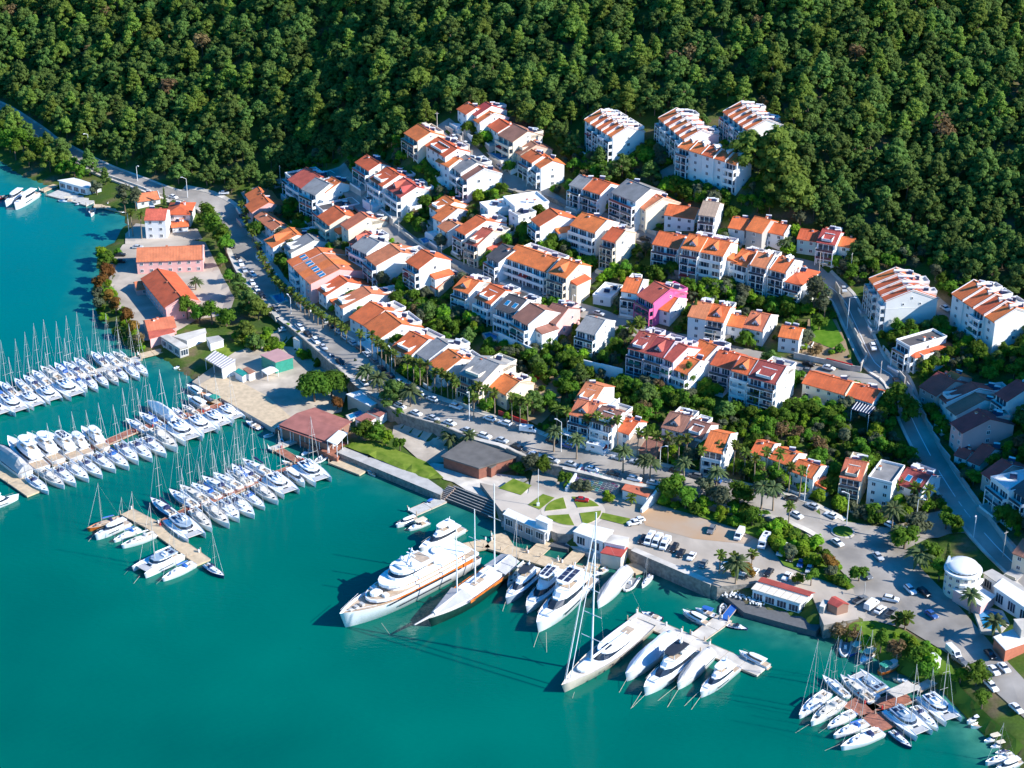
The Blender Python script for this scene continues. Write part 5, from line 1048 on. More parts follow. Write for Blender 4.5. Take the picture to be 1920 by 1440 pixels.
# generic pitched / flat shed given by its four roof corners in survey pixels
def shed(pix, h, rm, wmm, label, name, cat, group=None, z=None, ridge=0, ribs=0, posts=False, roofslope=0, thick=.25, wall_h=None, glass=False, panels=0):
    mid = (sum(p[0] for p in pix) / 4, sum(p[1] for p in pix) / 4); zz = gnd(mid[0], mid[1], h).z if z is None else z
    P = [at(a, b, zz + h) for a, b in pix]; c = sum(P, Vector()) / 4; root = empty(name, (c.x, c.y, zz), label=label, cat=cat, group=group); Q_ = [(p.x - c.x, p.y - c.y) for p in P]
    ar = sum(Q_[i][0] * Q_[(i + 1) % 4][1] - Q_[(i + 1) % 4][0] * Q_[i][1] for i in range(4))
    if ar < 0: Q_ = [Q_[0], Q_[3], Q_[2], Q_[1]]
    FOOT.append((c.x, c.y, max(abs(q[0]) for q in Q_) * .8, max(abs(q[1]) for q in Q_) * .8, 0))
    zt = [h] * 4
    I = [(x * .93, y * .93) for x, y in Q_]
    if posts:
        for i in range(4):
            a, b = Vector(I[i]), Vector(I[(i + 1) % 4]); q = max(1, int((b - a).length / 4))
            for k in range(q): e = a.lerp(b, k / q); MB().tube((e.x, e.y, -2), (e.x, e.y, h), .12, WHITE, n=5).build('post', root)
    if wmm is not None: MB().prism(I, -3, wall_h or h - .02, wmm).build('wall', root)
    if glass:
        for i in range(4):
            a, b = Vector(I[i]) * 1.005, Vector(I[(i + 1) % 4]) * 1.005; q = max(1, int((b - a).length / 3.6)); u = (b - a).normalized()
            for k in range(q): e = a.lerp(b, (k + .5) / q); link('window', WIDE, root, (e.x, e.y, .5), rz=math.atan2(u.y, u.x), scale=(1.15, 1, max(.5, (h - 1) / 2.3)))
    if ridge:
        m1 = ((Q_[0][0] + Q_[3][0]) / 2, (Q_[0][1] + Q_[3][1]) / 2); m2 = ((Q_[1][0] + Q_[2][0]) / 2, (Q_[1][1] + Q_[2][1]) / 2)
        V = [(*Q_[0], h), (*Q_[1], h), (*m2, h + ridge), (*m1, h + ridge), (*Q_[2], h), (*Q_[3], h)]; V2 = [(x, y, q + thick) for x, y, q in V]
        MB().add(V + V2, [(6, 7, 8, 9), (9, 8, 10, 11), (0, 1, 7, 6), (4, 5, 11, 10), (1, 2, 8, 7), (2, 4, 10, 8), (5, 3, 9, 11), (3, 0, 6, 9), (3, 2, 1, 0), (5, 4, 2, 3)], rm).build('roof', root)
        if wmm is not None: MB().add([(I[0][0], I[0][1], h - .03), (I[3][0], I[3][1], h - .03), (m1[0] * .93, m1[1] * .93, h + ridge - .1), (I[1][0], I[1][1], h - .03), (I[2][0], I[2][1], h - .03), (m2[0] * .93, m2[1] * .93, h + ridge - .1)], [(0, 1, 2), (3, 4, 5)], wmm).build('gable', root)
    elif panels:
        for k in range(panels):
            f0, f1 = k / panels + .006, (k + 1) / panels - .006; lp = lambda a, b, t: (a[0] + (b[0] - a[0]) * t, a[1] + (b[1] - a[1]) * t)
            MB().prism([lp(Q_[0], Q_[1], f0), lp(Q_[0], Q_[1], f1), lp(Q_[3], Q_[2], f1), lp(Q_[3], Q_[2], f0)], h, h + thick, rm).build('roof_panel', root)
    else: MB().prism(Q_, [h + .001] * 4, [h + thick + (roofslope if i in (2, 3) else 0) for i in range(4)], rm).build('roof', root)
    for k in range(ribs):
        f = (k + .5) / ribs; a = (Q_[0][0] + (Q_[1][0] - Q_[0][0]) * f, Q_[0][1] + (Q_[1][1] - Q_[0][1]) * f); b = (Q_[3][0] + (Q_[2][0] - Q_[3][0]) * f, Q_[3][1] + (Q_[2][1] - Q_[3][1]) * f)
        MB().tube((a[0], a[1], h + thick + .1), (b[0], b[1], h + thick + .1), .12, WHITE, n=4).build('rib', root)
    return root
DBRICK = mat('dark_brick', (.26, .10, .065), .9, .15, 1)
WF = 'buildings along the waterfront'
FELT = mat('roof_felt', (.13, .12, .11), .9, .2, .3); AWN = mat('red_awning', (.45, .07, .05), .7, .15, .4); CREAMR = mat('cream_roof_panel', (.74, .66, .54), .6, .05)
RUST = mat('rust_roof', (.36, .13, .10), .75, .2, .3); PINKR = mat('pink_metal_roof', (.50, .28, .26), .6, .08, .3); GREENR = mat('green_metal_roof', (.02, .26, .22), .6, .1)
shed([cr('a', 430, 715), cr('a', 650, 775), cr('a', 770, 765), cr('a', 560, 695)], 3.4, ROOF['w'], WALL['w'], 'long white floating office with small windows in the far left cove', 'floating_office', 'building', WF, z=.9, glass=True)
dock([cr('a', 420, 790), cr('a', 720, 868)], 12, DOCKG, 'grey raft beneath the long floating office', z=.7, name='raft', cat='raft')
dock([cr('a', 310, 790), cr('a', 420, 745)], 3, DOCKT, 'gangway at the left end of the floating office', z=.8, name='gangway', cat='gangway')
hall = shed([cr('k', 1545, 310), cr('k', 1830, 400), cr('l', 620, 280), cr('l', 215, 125)], 3.9, FELT, DBRICK, 'low brick hall with wide dark felt roof', 'sports_hall', 'hall', WF, z=3.0, thick=.45)
shed([cr('l', 265, 375), cr('l', 325, 395), cr('l', 365, 370), cr('l', 305, 335)], 3.2, FELT, DBRICK, 'small entrance porch in front of the brick hall', 'porch', 'porch', WF, z=3.0)
rest = shed([cr('k', 330, 70), cr('k', 705, 200), cr('f', 880, 1245), cr('f', 600, 1140)], 3.4, RUST, WALL['n'], 'quayside restaurant with broad rust-red roof', 'restaurant', 'restaurant', WF, z=1.8, ridge=1.1, posts=True)
shed([cr('k', 330, 85), cr('k', 720, 225), cr('k', 750, 195), cr('k', 365, 60)], 3.0, RUST, None, 'lower rust-red terrace roof over the water', 'terrace_roof', 'terrace roof', WF, z=1.8, posts=True, thick=.15)
shed([cr('k', 690, 190), cr('k', 765, 222), cr('k', 850, 130), cr('k', 780, 110)], 4.6, ROOF['w'], None, 'pale canopy at the right end of the quayside restaurant', 'canopy', 'canopy', WF, z=1.8, posts=True)
slab('terrace', [(515,803),(632,860),(655,832),(540,790)], 1.9, DOCKR)
shed([cr('f', 900, 1225), cr('f', 990, 1262), cr('f', 1060, 1215), cr('f', 985, 1180)], 3.5, RUST, WALL['w'], 'small rust-roofed kitchen block behind the quayside restaurant', 'kitchen_block', 'building', WF)
shed([cr('f', 990, 1170), cr('f', 1090, 1210), cr('f', 1150, 1165), cr('f', 1060, 1140)], 3.3, RUST, WALL['w'], 'second small rust-roofed block near the pine', 'kitchen_block', 'building', WF)
shed([cr('f', 835, 1040), cr('f', 1015, 1130), cr('f', 1110, 1090), cr('f', 940, 1010)], 4, ROOF['w'], WALL['s'], 'flat white-roofed block behind the quayside restaurant', 'service_block', 'building', WF)
shed([cr('f', 1015, 1045), cr('f', 1080, 1080), cr('f', 1140, 1055), cr('f', 1060, 1020)], 4.3, CONC, WALL['w'], 'little grey-roofed hut beside the flat white-roofed block', 'hut', 'hut', WF)
shed([cr('f', 190, 745), cr('f', 305, 800), cr('f', 445, 760), cr('f', 325, 697)], 5, PINKR, GREENM, 'green-sided boat shed with pink metal roof', 'boat_shed', 'shed', WF)
shed([cr('f', 0, 870), cr('f', 60, 905), cr('f', 100, 880), cr('f', 30, 845)], 3, GREENR, WALL['w'], 'guard hut with teal roof beside the boat yard', 'guard_hut', 'hut', WF)
shed([cr('f', 60, 850), cr('f', 110, 890), cr('f', 155, 870), cr('f', 95, 835)], 3.2, ROOF['b'], WALL['w'], 'tiny white office with red door beside the teal-roofed hut', 'yard_office', 'hut', WF)
shed([cr('f', 200, 860), cr('f', 245, 895), cr('f', 330, 860), cr('f', 280, 825)], 2.8, ROOF['w'], None, 'white open canopy in the boat yard', 'canopy', 'canopy', WF, posts=True)
shed([cr('f', 435, 620), cr('f', 490, 645), cr('f', 530, 632), cr('f', 475, 600)], 3.4, PALE, WALL['w'], 'white cube-shaped hut below the boulevard wall', 'hut', 'hut', WF)
shed([cr('e', 1110, 570), cr('e', 1120, 625), cr('e', 1315, 570), cr('e', 1290, 545)], 3.0, ROOF['r'], WALL['p'], 'red-fronted lean-to against the pink annex', 'lean_to', 'shed', WF)
shed([cr('e', 1200, 605), cr('e', 1350, 700), cr('e', 1420, 680), cr('e', 1260, 590)], 3.6, PALE, WALL['g'], 'beige flat-roofed clubhouse at the inlet', 'clubhouse', 'building', WF, glass=True)
shed([cr('e', 1290, 605), cr('e', 1400, 640), cr('e', 1550, 580), cr('e', 1540, 545)], 3.0, PALE, WALL['w'], 'white walled courtyard room beyond the clubhouse', 'outbuilding', 'building', WF)
shed([cr('e', 1545, 615), cr('e', 1575, 660), cr('e', 1680, 630), cr('e', 1640, 600)], 3.0, CONC, WALL['w'], 'small grey-roofed cabin in the yard above the clubhouse', 'cabin', 'hut', WF)
shed([cr('e', 1535, 775), cr('e', 1665, 850), cr('e', 1765, 790), cr('e', 1610, 712)], 4.0, mat('canvas_dim', (.36, .34, .36), .7), None, 'canopy striped with curved white ribs at the inlet', 'striped_canopy', 'canopy', WF, posts=True, ribs=8)
shed([cr('e', 1662, 800), cr('e', 1665, 875), cr('e', 1762, 840), cr('e', 1765, 775)], 3.0, ROOF['w'], WALL['w'], 'plain white booth at the end of the striped canopy', 'booth', 'hut', WF, z=1.6)
shed([cr('l', 410, 740), cr('l', 735, 880), cr('l', 770, 840), cr('l', 450, 697)], 3.6, ROOF['w'], WALL['g'], 'long white-roofed cafe over the water, left of the stairs', 'waterside_cafe', 'cafe', WF, z=1.6, glass=True, posts=True)
shed([cr('l', 655, 775), cr('l', 750, 815), cr('l', 785, 785), cr('l', 690, 745)], 3.0, ROOF['w'], WALL['w'], 'white boxy kitchen behind the long cafe roof', 'cafe_kitchen', 'hut', WF, z=4.6)
shed([cr('l', 935, 870), cr('l', 1165, 950), cr('l', 1245, 860), cr('l', 1010, 805)], 4.2, ROOF['w'], WALL['w'], 'bright white canopy restaurant right of the broad stairs', 'waterside_restaurant', 'restaurant', WF, z=1.8, glass=True, posts=True)
shed([cr('l', 1165, 950), cr('l', 1330, 985), cr('l', 1360, 915), cr('l', 1200, 885)], 4.0, PALE, WALL['w'], 'beige tarpaulin room beside the bright canopy restaurant', 'tarpaulin_room', 'canopy', WF, z=1.8)
shed([cr('l', 1140, 1030), cr('l', 1300, 1062), cr('l', 1350, 990), cr('l', 1190, 975)], 3.4, AWN, WALL['c'], 'kiosk with bright red roof over the water', 'kiosk', 'kiosk', WF, z=1.2, posts=True)
slab('platform', [cr('l', 880, 960), cr('l', 1130, 1060), cr('l', 1300, 1110), cr('l', 1370, 1000), cr('l', 1100, 930), cr('l', 960, 880)], 1.5, DOCKG)
slab('platform', [cr('l', 400, 800), cr('l', 720, 940), cr('l', 770, 880), cr('l', 450, 740)], 1.3, DOCKG)
slab('ramp', [cr('l', 760, 975), cr('l', 900, 1000), cr('l', 960, 900), cr('l', 860, 880)], 1.4, mat('ramp_dark', (.10, .10, .10), .9))
c_ = shed([cr('m', 750, 1300), cr('m', 1130, 1415), cr('m', 1190, 1360), cr('m', 800, 1245)], 3.6, CREAMR, WALL['w'], 'glass-fronted cafe with cream roof panels beside the right quay', 'cafe', 'cafe', WF, z=1.8, glass=True, panels=7)
shed([cr('m', 803, 1243), cr('m', 1192, 1356), cr('m', 1235, 1330), cr('m', 850, 1215)], 4.1, ROOF['r'], WALL['w'], 'red-roofed rear part of the glass-fronted cafe', 'cafe_kitchen', 'building', WF, z=1.8, ridge=.7)
slab('terrace', [(1338,1100),(1395,1148),(1490,1174),(1530,1184),(1545,1166),(1520,1120),(1440,1120),(1380,1110)], 1.8, mat('dark_paving', (.12, .12, .12), .8))
shed([cr('m', 1325, 1405), cr('m', 1400, 1440), cr('m', 1490, 1415), cr('m', 1385, 1355)], 3, ROOF['r'], WALL['n'], 'small hut with hipped red roof near the parked pickups', 'hut', 'hut', WF, ridge=.9)
shed([cr('m', 1265, 1430), cr('m', 1300, 1440), cr('m', 1340, 1390), cr('m', 1290, 1380)], 2.5, PALE, WALL['g'], 'grey shed beside the hipped red hut', 'shed', 'shed', WF)
shed([cr('q', 885, 865), cr('q', 960, 915), cr('q', 1135, 850), cr('q', 1050, 790)], 3.0, PALE, None, 'striped flat platform roof at the lower right yachts', 'striped_shelter', 'shelter', WF, z=.8, posts=True, panels=10)
shed([cr('q', 1200, 590), cr('q', 1260, 650), cr('q', 1302, 625), cr('q', 1250, 575)], 3, ROOF['w'], WALL['w'], 'white cabin on the green bank', 'cabin', 'hut', WF)
shed([cr('l', 1300, 555), cr('l', 1495, 615), cr('l', 1560, 530), cr('l', 1360, 475)], 3.2, ROOF['t'], WALL['w'], 'low block with plain orange roof beside the painted seats', 'changing_block', 'building', WF, z=4.6, thick=.3)
# seaside steps (broad stairs down to the water)
def terrace_steps(pa, pb, pc, k, z0, z1, m, name, label, cat, paint=None, group=None):
    """pa->pb bottom edge, pc above pa: the uphill direction"""
    a, b, c = at(*pa, z0), at(*pb, z0), at(*pc, z1); u = (b - a); L_ = u.length; u.normalize(); v = (c - a); v.z = 0; dp = v - u * v.dot(u); D_ = dp.length; dp.normalize(); rz = math.atan2(u.y, u.x)
    o0 = (a + b) / 2; root = empty(name, (o0.x, o0.y, 0), rz, label=label, cat=cat, group=group); sg = 1 if Vector((-u.y, u.x, 0)).dot(dp) > 0 else -1; off = v.dot(u)
    for i in range(k):
        y = sg * D_ * (i + .5) / k; z = z0 + (z1 - z0) * (i + 1) / k; mb = MB(); xo = off * (i + .5) / k
        mb.box((xo, y, z / 2 - 1), (L_, D_ / k - .01, z + 2), m)
        if paint: 
            q = int(L_ / 1.3)
            for j in range(q):
                x = -L_ / 2 + L_ * (j + .5) / q + xo; mb.box((x, y - sg * D_ / k * .25, z + .10), (L_ / q - .35, D_ / k * .42, .2), paint(i / k, j / q))
        else: mb.box((xo, y - sg * D_ / k * .36, z + .06), (L_, D_ / k * .22, .1), CONC)
        mb.build('step' if not paint else 'seat_row', root)
    return root
DKS = mat('step_dark', (.10, .10, .095), .9)
terrace_steps(cr('o', 935, 145), cr('o', 1290, 285), cr('o', 1010, 40), 6, .6, 3.8, DKS, 'seaside_steps', 'broad dark seaside steps between lawn and cafe', 'steps', group='steps')
terrace_steps(cr('o', 880, 130), cr('o', 932, 148), cr('o', 965, 42), 8, .8, 3.8, mat('step_tan', (.34, .24, .19), .9), 'side_stairs', 'narrow tan stairs at the left end of the seaside steps', 'stairs', group='steps')
terrace_steps(cr('l', 755, 915), cr('l', 880, 955), cr('l', 830, 825), 8, 1.2, 4.4, PALE, 'broad_stairs', 'pale broad stairs between the two waterside canopies', 'stairs', group='steps')
PC = [mat('paint_%d' % i, c, .7) for i, c in enumerate([(.10, .10, .40), (.30, .05, .14), (.05, .28, .42), (.10, .42, .40), (.30, .30, .28), (.22, .20, .20), (.55, .55, .25), (.16, .28, .12)])]
prr = random.Random(5)
def pnt(v, u):
    w_ = [0, 0, 1, 5, 2] if u < .25 else [0, 2, 2, 3, 4] if u < .45 else [3, 3, 4, 6, 7] if u < .6 else [4, 5, 5, 1, 4]
    return PC[prr.choice(w_)]
terrace_steps(cr('l', 925, 520), cr('l', 1240, 605), cr('l', 1000, 385), 11, 4.9, 8.6, CONC, 'painted_bleachers', 'open-air seating rows painted in blue, teal and grey', 'bleachers', paint=pnt)
for a, b, l in ((cr('l', 885, 545), cr('l', 1005, 370), 'left white flank wall of the painted seats'), (cr('l', 1450, 705), cr('l', 1590, 530), 'right white flank wall of the plain orange-roofed block')):
    A_, B_ = at(*a, 5.6), at(*b, 8.8); mb = MB(); n_ = Vector((-(B_ - A_).y, (B_ - A_).x, 0)).normalized() * .35
    V = [(A_.x - n_.x, A_.y - n_.y, 3), (B_.x - n_.x, B_.y - n_.y, 3), (B_.x + n_.x, B_.y + n_.y, 3), (A_.x + n_.x, A_.y + n_.y, 3)]; V += [(V[i][0], V[i][1], (5.8, 9.2, 9.2, 5.8)[i]) for i in range(4)]
    tag(mb.add(V, [(4, 5, 6, 7), (0, 1, 5, 4), (1, 2, 6, 5), (2, 3, 7, 6), (3, 0, 4, 7)], WALL['w']).build('flank_wall'), l, 'wall', WF)
MB().add([tuple(at(*cr('l', x, y), 4.9)) for x, y in ((915, 515), (1235, 608), (1238, 592), (925, 500))], [(0, 1, 2, 3)], PALE)
# retaining wall below the boulevard
def retain(pix, zt, zb, m, label):
    P = [at(a, b, (t)) for (a, b), t in zip(pix, zt)]; mb = MB()
    for i in range(len(P) - 1):
        a, b = P[i], P[i + 1]; n_ = Vector((-(b - a).y, (b - a).x, 0)).normalized() * .4; V = []
        for p, t in ((a, zt[i]), (b, zt[i + 1])): V += [(p.x - n_.x, p.y - n_.y, zb), (p.x + n_.x, p.y + n_.y, zb), (p.x - n_.x, p.y - n_.y, t + .9), (p.x + n_.x, p.y + n_.y, t + .9)]
        mb.add(V, [(0, 4, 6, 2), (1, 3, 7, 5), (2, 6, 7, 3), (0, 2, 3, 1), (4, 5, 7, 6)], m)
    tag(mb.build('retaining_wall'), label, 'wall', 'walls below the boulevard')
def retain_run(x0, x1, label):
    mb = MB(); L_ = []
    for k in range(1, len(BP) - 1):
        q = BP[k]; px = proj((q.x, q.y, tz(q.x, q.y)))[0]
        if x0 < px < x1: u = (BP[k + 1] - BP[k - 1]).normalized(); n_ = Vector((-u.y, u.x, 0)); zt = tz(q.x, q.y) + .25; L_.append((q - n_ * 8.0, q - n_ * 8.45, zt))
    for (a, b, z), (c, d, y) in zip(L_[:-1], L_[1:]):
        V = [(a.x, a.y, 0), (b.x, b.y, 0), (a.x, a.y, z + .9), (b.x, b.y, z + .9), (c.x, c.y, 0), (d.x, d.y, 0), (c.x, c.y, y + .9), (d.x, d.y, y + .9)]; mb.add(V, [(1, 5, 7, 3), (3, 7, 6, 2), (0, 2, 6, 4)], STONE)
    tag(mb.build('retaining_wall'), label, 'wall', 'walls below the boulevard')
retain_run(570, 690, 'dark stone retaining wall below the left stretch of the boulevard'); retain_run(725, 905, 'dark stone retaining wall above the gravel yard'); retain_run(960, 1085, 'dark stone retaining wall left of the painted seats')
tag(MB().add([tuple(at(*p, 4.55)) for p in ((1095, 883), (1096, 883))] + [(0, 0, 0)], [(0, 1, 2)], CONC).mesh('unused') and empty('flagpole_base', at(1009, 948, 4.7), label='slim white flagpole on the first lawn of the plaza', cat='flagpole'), group='flagpoles')
fp = bpy.data.objects['flagpole_base']; fp.name = 'flagpole'; MB().tube((0, 0, 0), (0, 0, 13), .09, WHITE, n=5).build('pole', fp); MB().box((0, 0, .4), (.9, .9, .9), WHITE).build('base', fp)
# pools
def pool(pix, label, z=None, rim=True):
    mid = (sum(p[0] for p in pix) / len(pix), sum(p[1] for p in pix) / len(pix)); g = gnd(*mid); P = [at(a, b, g.z + .5) for a, b in pix]; c = sum(P, Vector()) / len(P)
    root = empty('swimming_pool', (c.x, c.y, g.z), label=label, cat='swimming pool', group='swimming pools'); Q_ = [(p.x - c.x, p.y - c.y) for p in P]
    ar = sum(Q_[i][0] * Q_[(i + 1) % len(Q_)][1] - Q_[(i + 1) % len(Q_)][0] * Q_[i][1] for i in range(len(Q_)))
    if ar < 0: Q_.reverse()
    MB().prism([(x * 1.35, y * 1.35) for x, y in Q_], -3, .5, PALE).build('deck', root); MB().prism(Q_, .3, .55, WHITE, POOLM).build('basin', root); FOOT.append((c.x, c.y, 6, 6, 0))
pool([(1197,697),(1212,697),(1210,708),(1195,710)], 'bright blue pool beneath the mauve houses'); pool([(1368,745),(1388,747),(1385,760),(1372,760)], 'kidney-shaped pool below the pointed gable')
pool([(908,626),(920,624),(932,630),(930,636),(915,636)], 'curved pool left of the tall blank gable'); pool([(918,287),(935,284),(952,296),(938,299)], 'rectangular pool beside the long brown-roofed house')
pool([(510,555),(530,550),(540,562),(522,568)], 'narrow pool behind the boulevard palms'); pool([(1280,515),(1295,508),(1300,516),(1288,524)], 'small bright pool beside an orange wall')
pool([(655,1000),(656,1001),(657,1000)], 'x') if False else None
pool([(1835,1150),(1850,1143),(1878,1150),(1885,1168),(1870,1182),(1845,1178)], 'round deep blue pool of the hotel'); pool([(788,448),(800,446),(806,453),(795,456)], 'square pool in the central gardens')
pool([(653,778),(676,770),(680,776),(658,785)], 'narrow dark blue pool behind the quayside restaurant')
# the round hotel
g = gnd(1805, 1110); c = at(1805, 1075, g.z + 6); c = Vector((c.x, c.y, g.z)); r = empty('round_hotel', c, scale=.88, label='round cream hotel with white domed top and curved balconies', cat='hotel', group=WF)
circ = lambda rad, z0, z1, m, nm, n=24, top=None, y=0, x=0: MB().prism([(x + rad * math.cos(2 * math.pi * i / n), y + rad * math.sin(2 * math.pi * i / n)) for i in range(n)], z0, z1, m, top).build(nm, r)
circ(5.6, -3, 8.6, WALL['c'], 'wall'); circ(6.1, 8.2, 8.8, WHITE, 'cornice'); circ(4.9, 8.8, 9.5, TINT, 'dome_window')
mb = MB(); mb.blob((0, .6, 9.3), (5.3, 5.6, 1.5), WHITE, 20, 8); mb.build('dome', r); MB().box((-4.4, 2.0, 10.6), (2.0, 1.0, 3.0), WHITE, taper=.3).build('dome_fin', r)
for k in range(3):
    for i in range(9):
        a = R(-170 + i * 26); link('window', WIN, r, (5.62 * math.cos(a), 5.62 * math.sin(a), 1.0 + k * 2.7), rz=a + R(90))
    circ(7.2, 0, 0, WHITE, 'x') if False else None
    q = [(5.5 * math.cos(R(a)), 5.5 * math.sin(R(a))) for a in range(-110, -19, 15)]; q2 = [(6.8 * math.cos(R(a)), 6.8 * math.sin(R(a))) for a in range(-110, -19, 15)]
    MB().prism(q2 + q[::-1], k * 2.7 + .1, k * 2.7 + .9, WHITE).build('balcony', r)
FOOT.append((c.x, c.y, 9, 9, 0))
shed([(1785,1105),(1840,1138),(1868,1118),(1815,1088)], 3.6, ROOF['w'], WALL['p'], 'flat white wing in front of the round hotel', 'hotel_wing', 'hotel', WF)
shed([(1842,1075),(1905,1118),(1925,1105),(1860,1068)], 4.2, CONC, WALL['w'], 'grey-roofed hotel wing along the shaded road', 'hotel_wing', 'hotel', WF, glass=True)
shed([(1862,1100),(1935,1150),(1950,1130),(1880,1085)], 4.6, ROOF['w'], WALL['w'], 'large white terrace roof of the hotel at the right edge', 'hotel_wing', 'hotel', WF, glass=True)
shed([(1862,1195),(1885,1220),(1928,1205),(1900,1180)], 3.6, ROOF['w'], WALL['m'] if 'm' in WALL else WALL['r'], 'pool bar with white roof panels beside the round deep pool', 'pool_bar', 'bar', WF, panels=2)
shed([(1900,1162),(1915,1182),(1945,1175),(1930,1160)], 6, PALE, WALL['g'], 'tall grey block at the right edge above the pool bar', 'hotel_block', 'hotel', WF)
shed([(1045,812),(1098,827),(1108,812),(1058,799)], 3.2, ROOF['w'], None, 'white glazed canopy fronting the ravine hotel', 'hotel_canopy', 'canopy', WF, posts=True, panels=5)
shed([(1595,768),(1630,778),(1642,765),(1606,753)], 5.6, SOLAR, None, 'blue and white slatted pergola on the long pale house', 'pergola', 'pergola', WF, posts=True, ribs=7)
# umbrellas and tables at the cafes
for i in range(26):
    px, py = cr('m', 560 + rnd.random() * 60 + i * 22, 1330 + i * 7 + rnd.random() * 30) if i < 12 else cr('k', 330 + (i - 12) * 32, 95 + (i - 12) * 11)
    p = at(px, py, 1.85); r = empty('cafe_table', (p.x, p.y, 1.85 if i < 12 else 1.9), rnd.random() * 3, label='small cafe table with chairs on the quay terrace', cat='table', group='cafe tables on the terraces')
    MB().tube((0, 0, .7), (0, 0, .76), .55, WHITE, n=8).tube((0, 0, 0), (0, 0, .7), .06, STEEL, n=5).build('table_top', r)
    for a in range(4): q = (math.cos(a * 1.57) * .95, math.sin(a * 1.57) * .95); MB().box((q[0], q[1], .43), (.42, .42, .06), WHITE).box((q[0] * 1.2, q[1] * 1.2, .65), (.3, .3, .4), WHITE).build('chair', r)
# ---------------------------------------------------------------- vehicles
PAINT = {k: mat('car_paint_' + k, c, .3, .03, 1) for k, c in {'white': (.80, .80, .80), 'silver': (.48, .50, .52), 'grey': (.16, .17, .18), 'black': (.02, .02, .022), 'blue': (.03, .10, .30), 'red': (.38, .015, .015), 'beige': (.5, .45, .36)}.items()}
WHEEL = MB().tube((0, -.1, 0), (0, .1, 0), .33, BLACK, n=10).tube((0, -.12, 0), (0, .12, 0), .17, STEEL, n=8).mesh('wheel')
def prof(mb, pts_, hw, m, tw=None):        # extruded side profile, upper part tucked in
    n_ = len(pts_); V = []; zt = max(p[1] for p in pts_); zb = min(p[1] for p in pts_)
    for s_ in (-1, 1):
        for x, z in pts_: f = (z - zb) / (zt - zb); V.append((x, s_ * (hw - (tw or 0) * f), z))
    mb.add(V, [tuple(range(n_)), tuple(range(2 * n_ - 1, n_ - 1, -1))] + [(i, n_ + i, n_ + (i + 1) % n_, (i + 1) % n_) for i in range(n_)], m); return mb
VT = {}
def vehicle(kind, col):
    if (kind, col) in VT: return VT[(kind, col)]
    p = PAINT[col]; L = {'car': 4.3, 'suv': 4.6, 'van': 5.6, 'camper': 6.6, 'pickup': 5.2, 'minibus': 6.0}[kind]; r = empty({'car': 'parked_car', 'suv': 'parked_car', 'van': 'van', 'camper': 'motorhome', 'pickup': 'pickup_truck', 'minibus': 'minibus'}[kind], (0, 0, -60)); h = L / 2
    if kind in ('car', 'suv'):
        e = .12 if kind == 'suv' else 0
        prof(MB(), [(-h, .35), (h, .35), (h, .72), (h * .88, .86 + e), (h * .42, .98 + e), (-h * .9, 1.0 + e), (-h, .85 + e)], .9, p, .06).build('body', r)
        b = -h * (.72 if kind == 'car' else .92)
        prof(MB(), [(b - .1, .99 + e), (h * .42, .97 + e), (h * .12, 1.42 + e), (b + .35, 1.42 + e)], .80, TINT, .14).build('window', r)
        prof(MB(), [(b + .33, 1.42 + e), (h * .14, 1.42 + e), (h * .04, 1.52 + e), (b + .5, 1.52 + e)], .67, p, .05).build('car_roof', r)
    elif kind in ('van', 'minibus'):
        prof(MB(), [(-h, .4), (h, .4), (h, .95), (h * .78, 1.2), (h * .55, 2.05), (h * .45, 2.2), (-h, 2.2)], .98, p, .1).build('body', r)
        MB().add([(h * .80, -.78, 1.22), (h * .80, .78, 1.22), (h * .585, .72, 1.98), (h * .585, -.72, 1.98)], [(0, 1, 2, 3)], TINT).build('windscreen', r)
        for s_ in (-1, 1): MB().box((h * (.35 if kind == 'van' else -.1), s_ * .945, 1.6), (1.0 if kind == 'van' else L * .6, .05, .5), TINT).build('side_window', r)
        if kind == 'minibus': MB().box((-h * .2, 0, 2.3), (1.2, .9, .2), PAINT['silver']).build('roof_vent', r)
    elif kind == 'camper':
        prof(MB(), [(-h, .5), (h, .5), (h, 1.1), (h * .8, 1.3), (h * .66, 1.9), (h * .78, 2.1), (h * .78, 2.6), (h * .5, 2.9), (-h, 2.9)], 1.12, p, .03).build('body', r)
        MB().add([(h * .82, -.8, 1.3), (h * .82, .8, 1.3), (h * .68, .75, 1.88), (h * .68, -.75, 1.88)], [(0, 1, 2, 3)], TINT).build('windscreen', r)
        for s_ in (-1, 1): MB().box((-h * .3, s_ * 1.12, 1.9), (1.2, .05, .5), TINT).build('side_window', r)
        MB().box((-h * .1, 0, 2.95), (.8, .8, .14), PAINT['silver']).build('roof_vent', r); MB().box((-h * .6, 0, 2.94), (1.3, .9, .06), SOLAR).build('solar_panel', r)
    else:
        prof(MB(), [(-h, .45), (h, .45), (h, .9), (h * .9, 1.05), (h * .4, 1.1), (-h, 1.05)], .92, p, .04).build('body', r)
        prof(MB(), [(-h * .1, 1.08), (h * .42, 1.08), (h * .2, 1.6), (-h * .05, 1.6)], .8, TINT, .1).build('window', r); MB().box((h * .05, 0, 1.62), (h * .28, 1.35, .06), p).build('car_roof', r)
        MB().box((-h * .55, 0, 1.07), (h * .78, 1.5, .05), BLACK).build('load_bed', r)
    for x in (-h * .62, h * .64):
        for s_ in (-1, 1): link('wheel', WHEEL, r, (x, s_ * .84, .33))
    for s_ in (-1, 1): MB().box((h * .985, s_ * .62, .72), (.1, .34, .16), WHITE).build('headlight', r)
    VT[(kind, col)] = [r, 0]; return VT[(kind, col)]
CARPOS = []; USEDL = {}
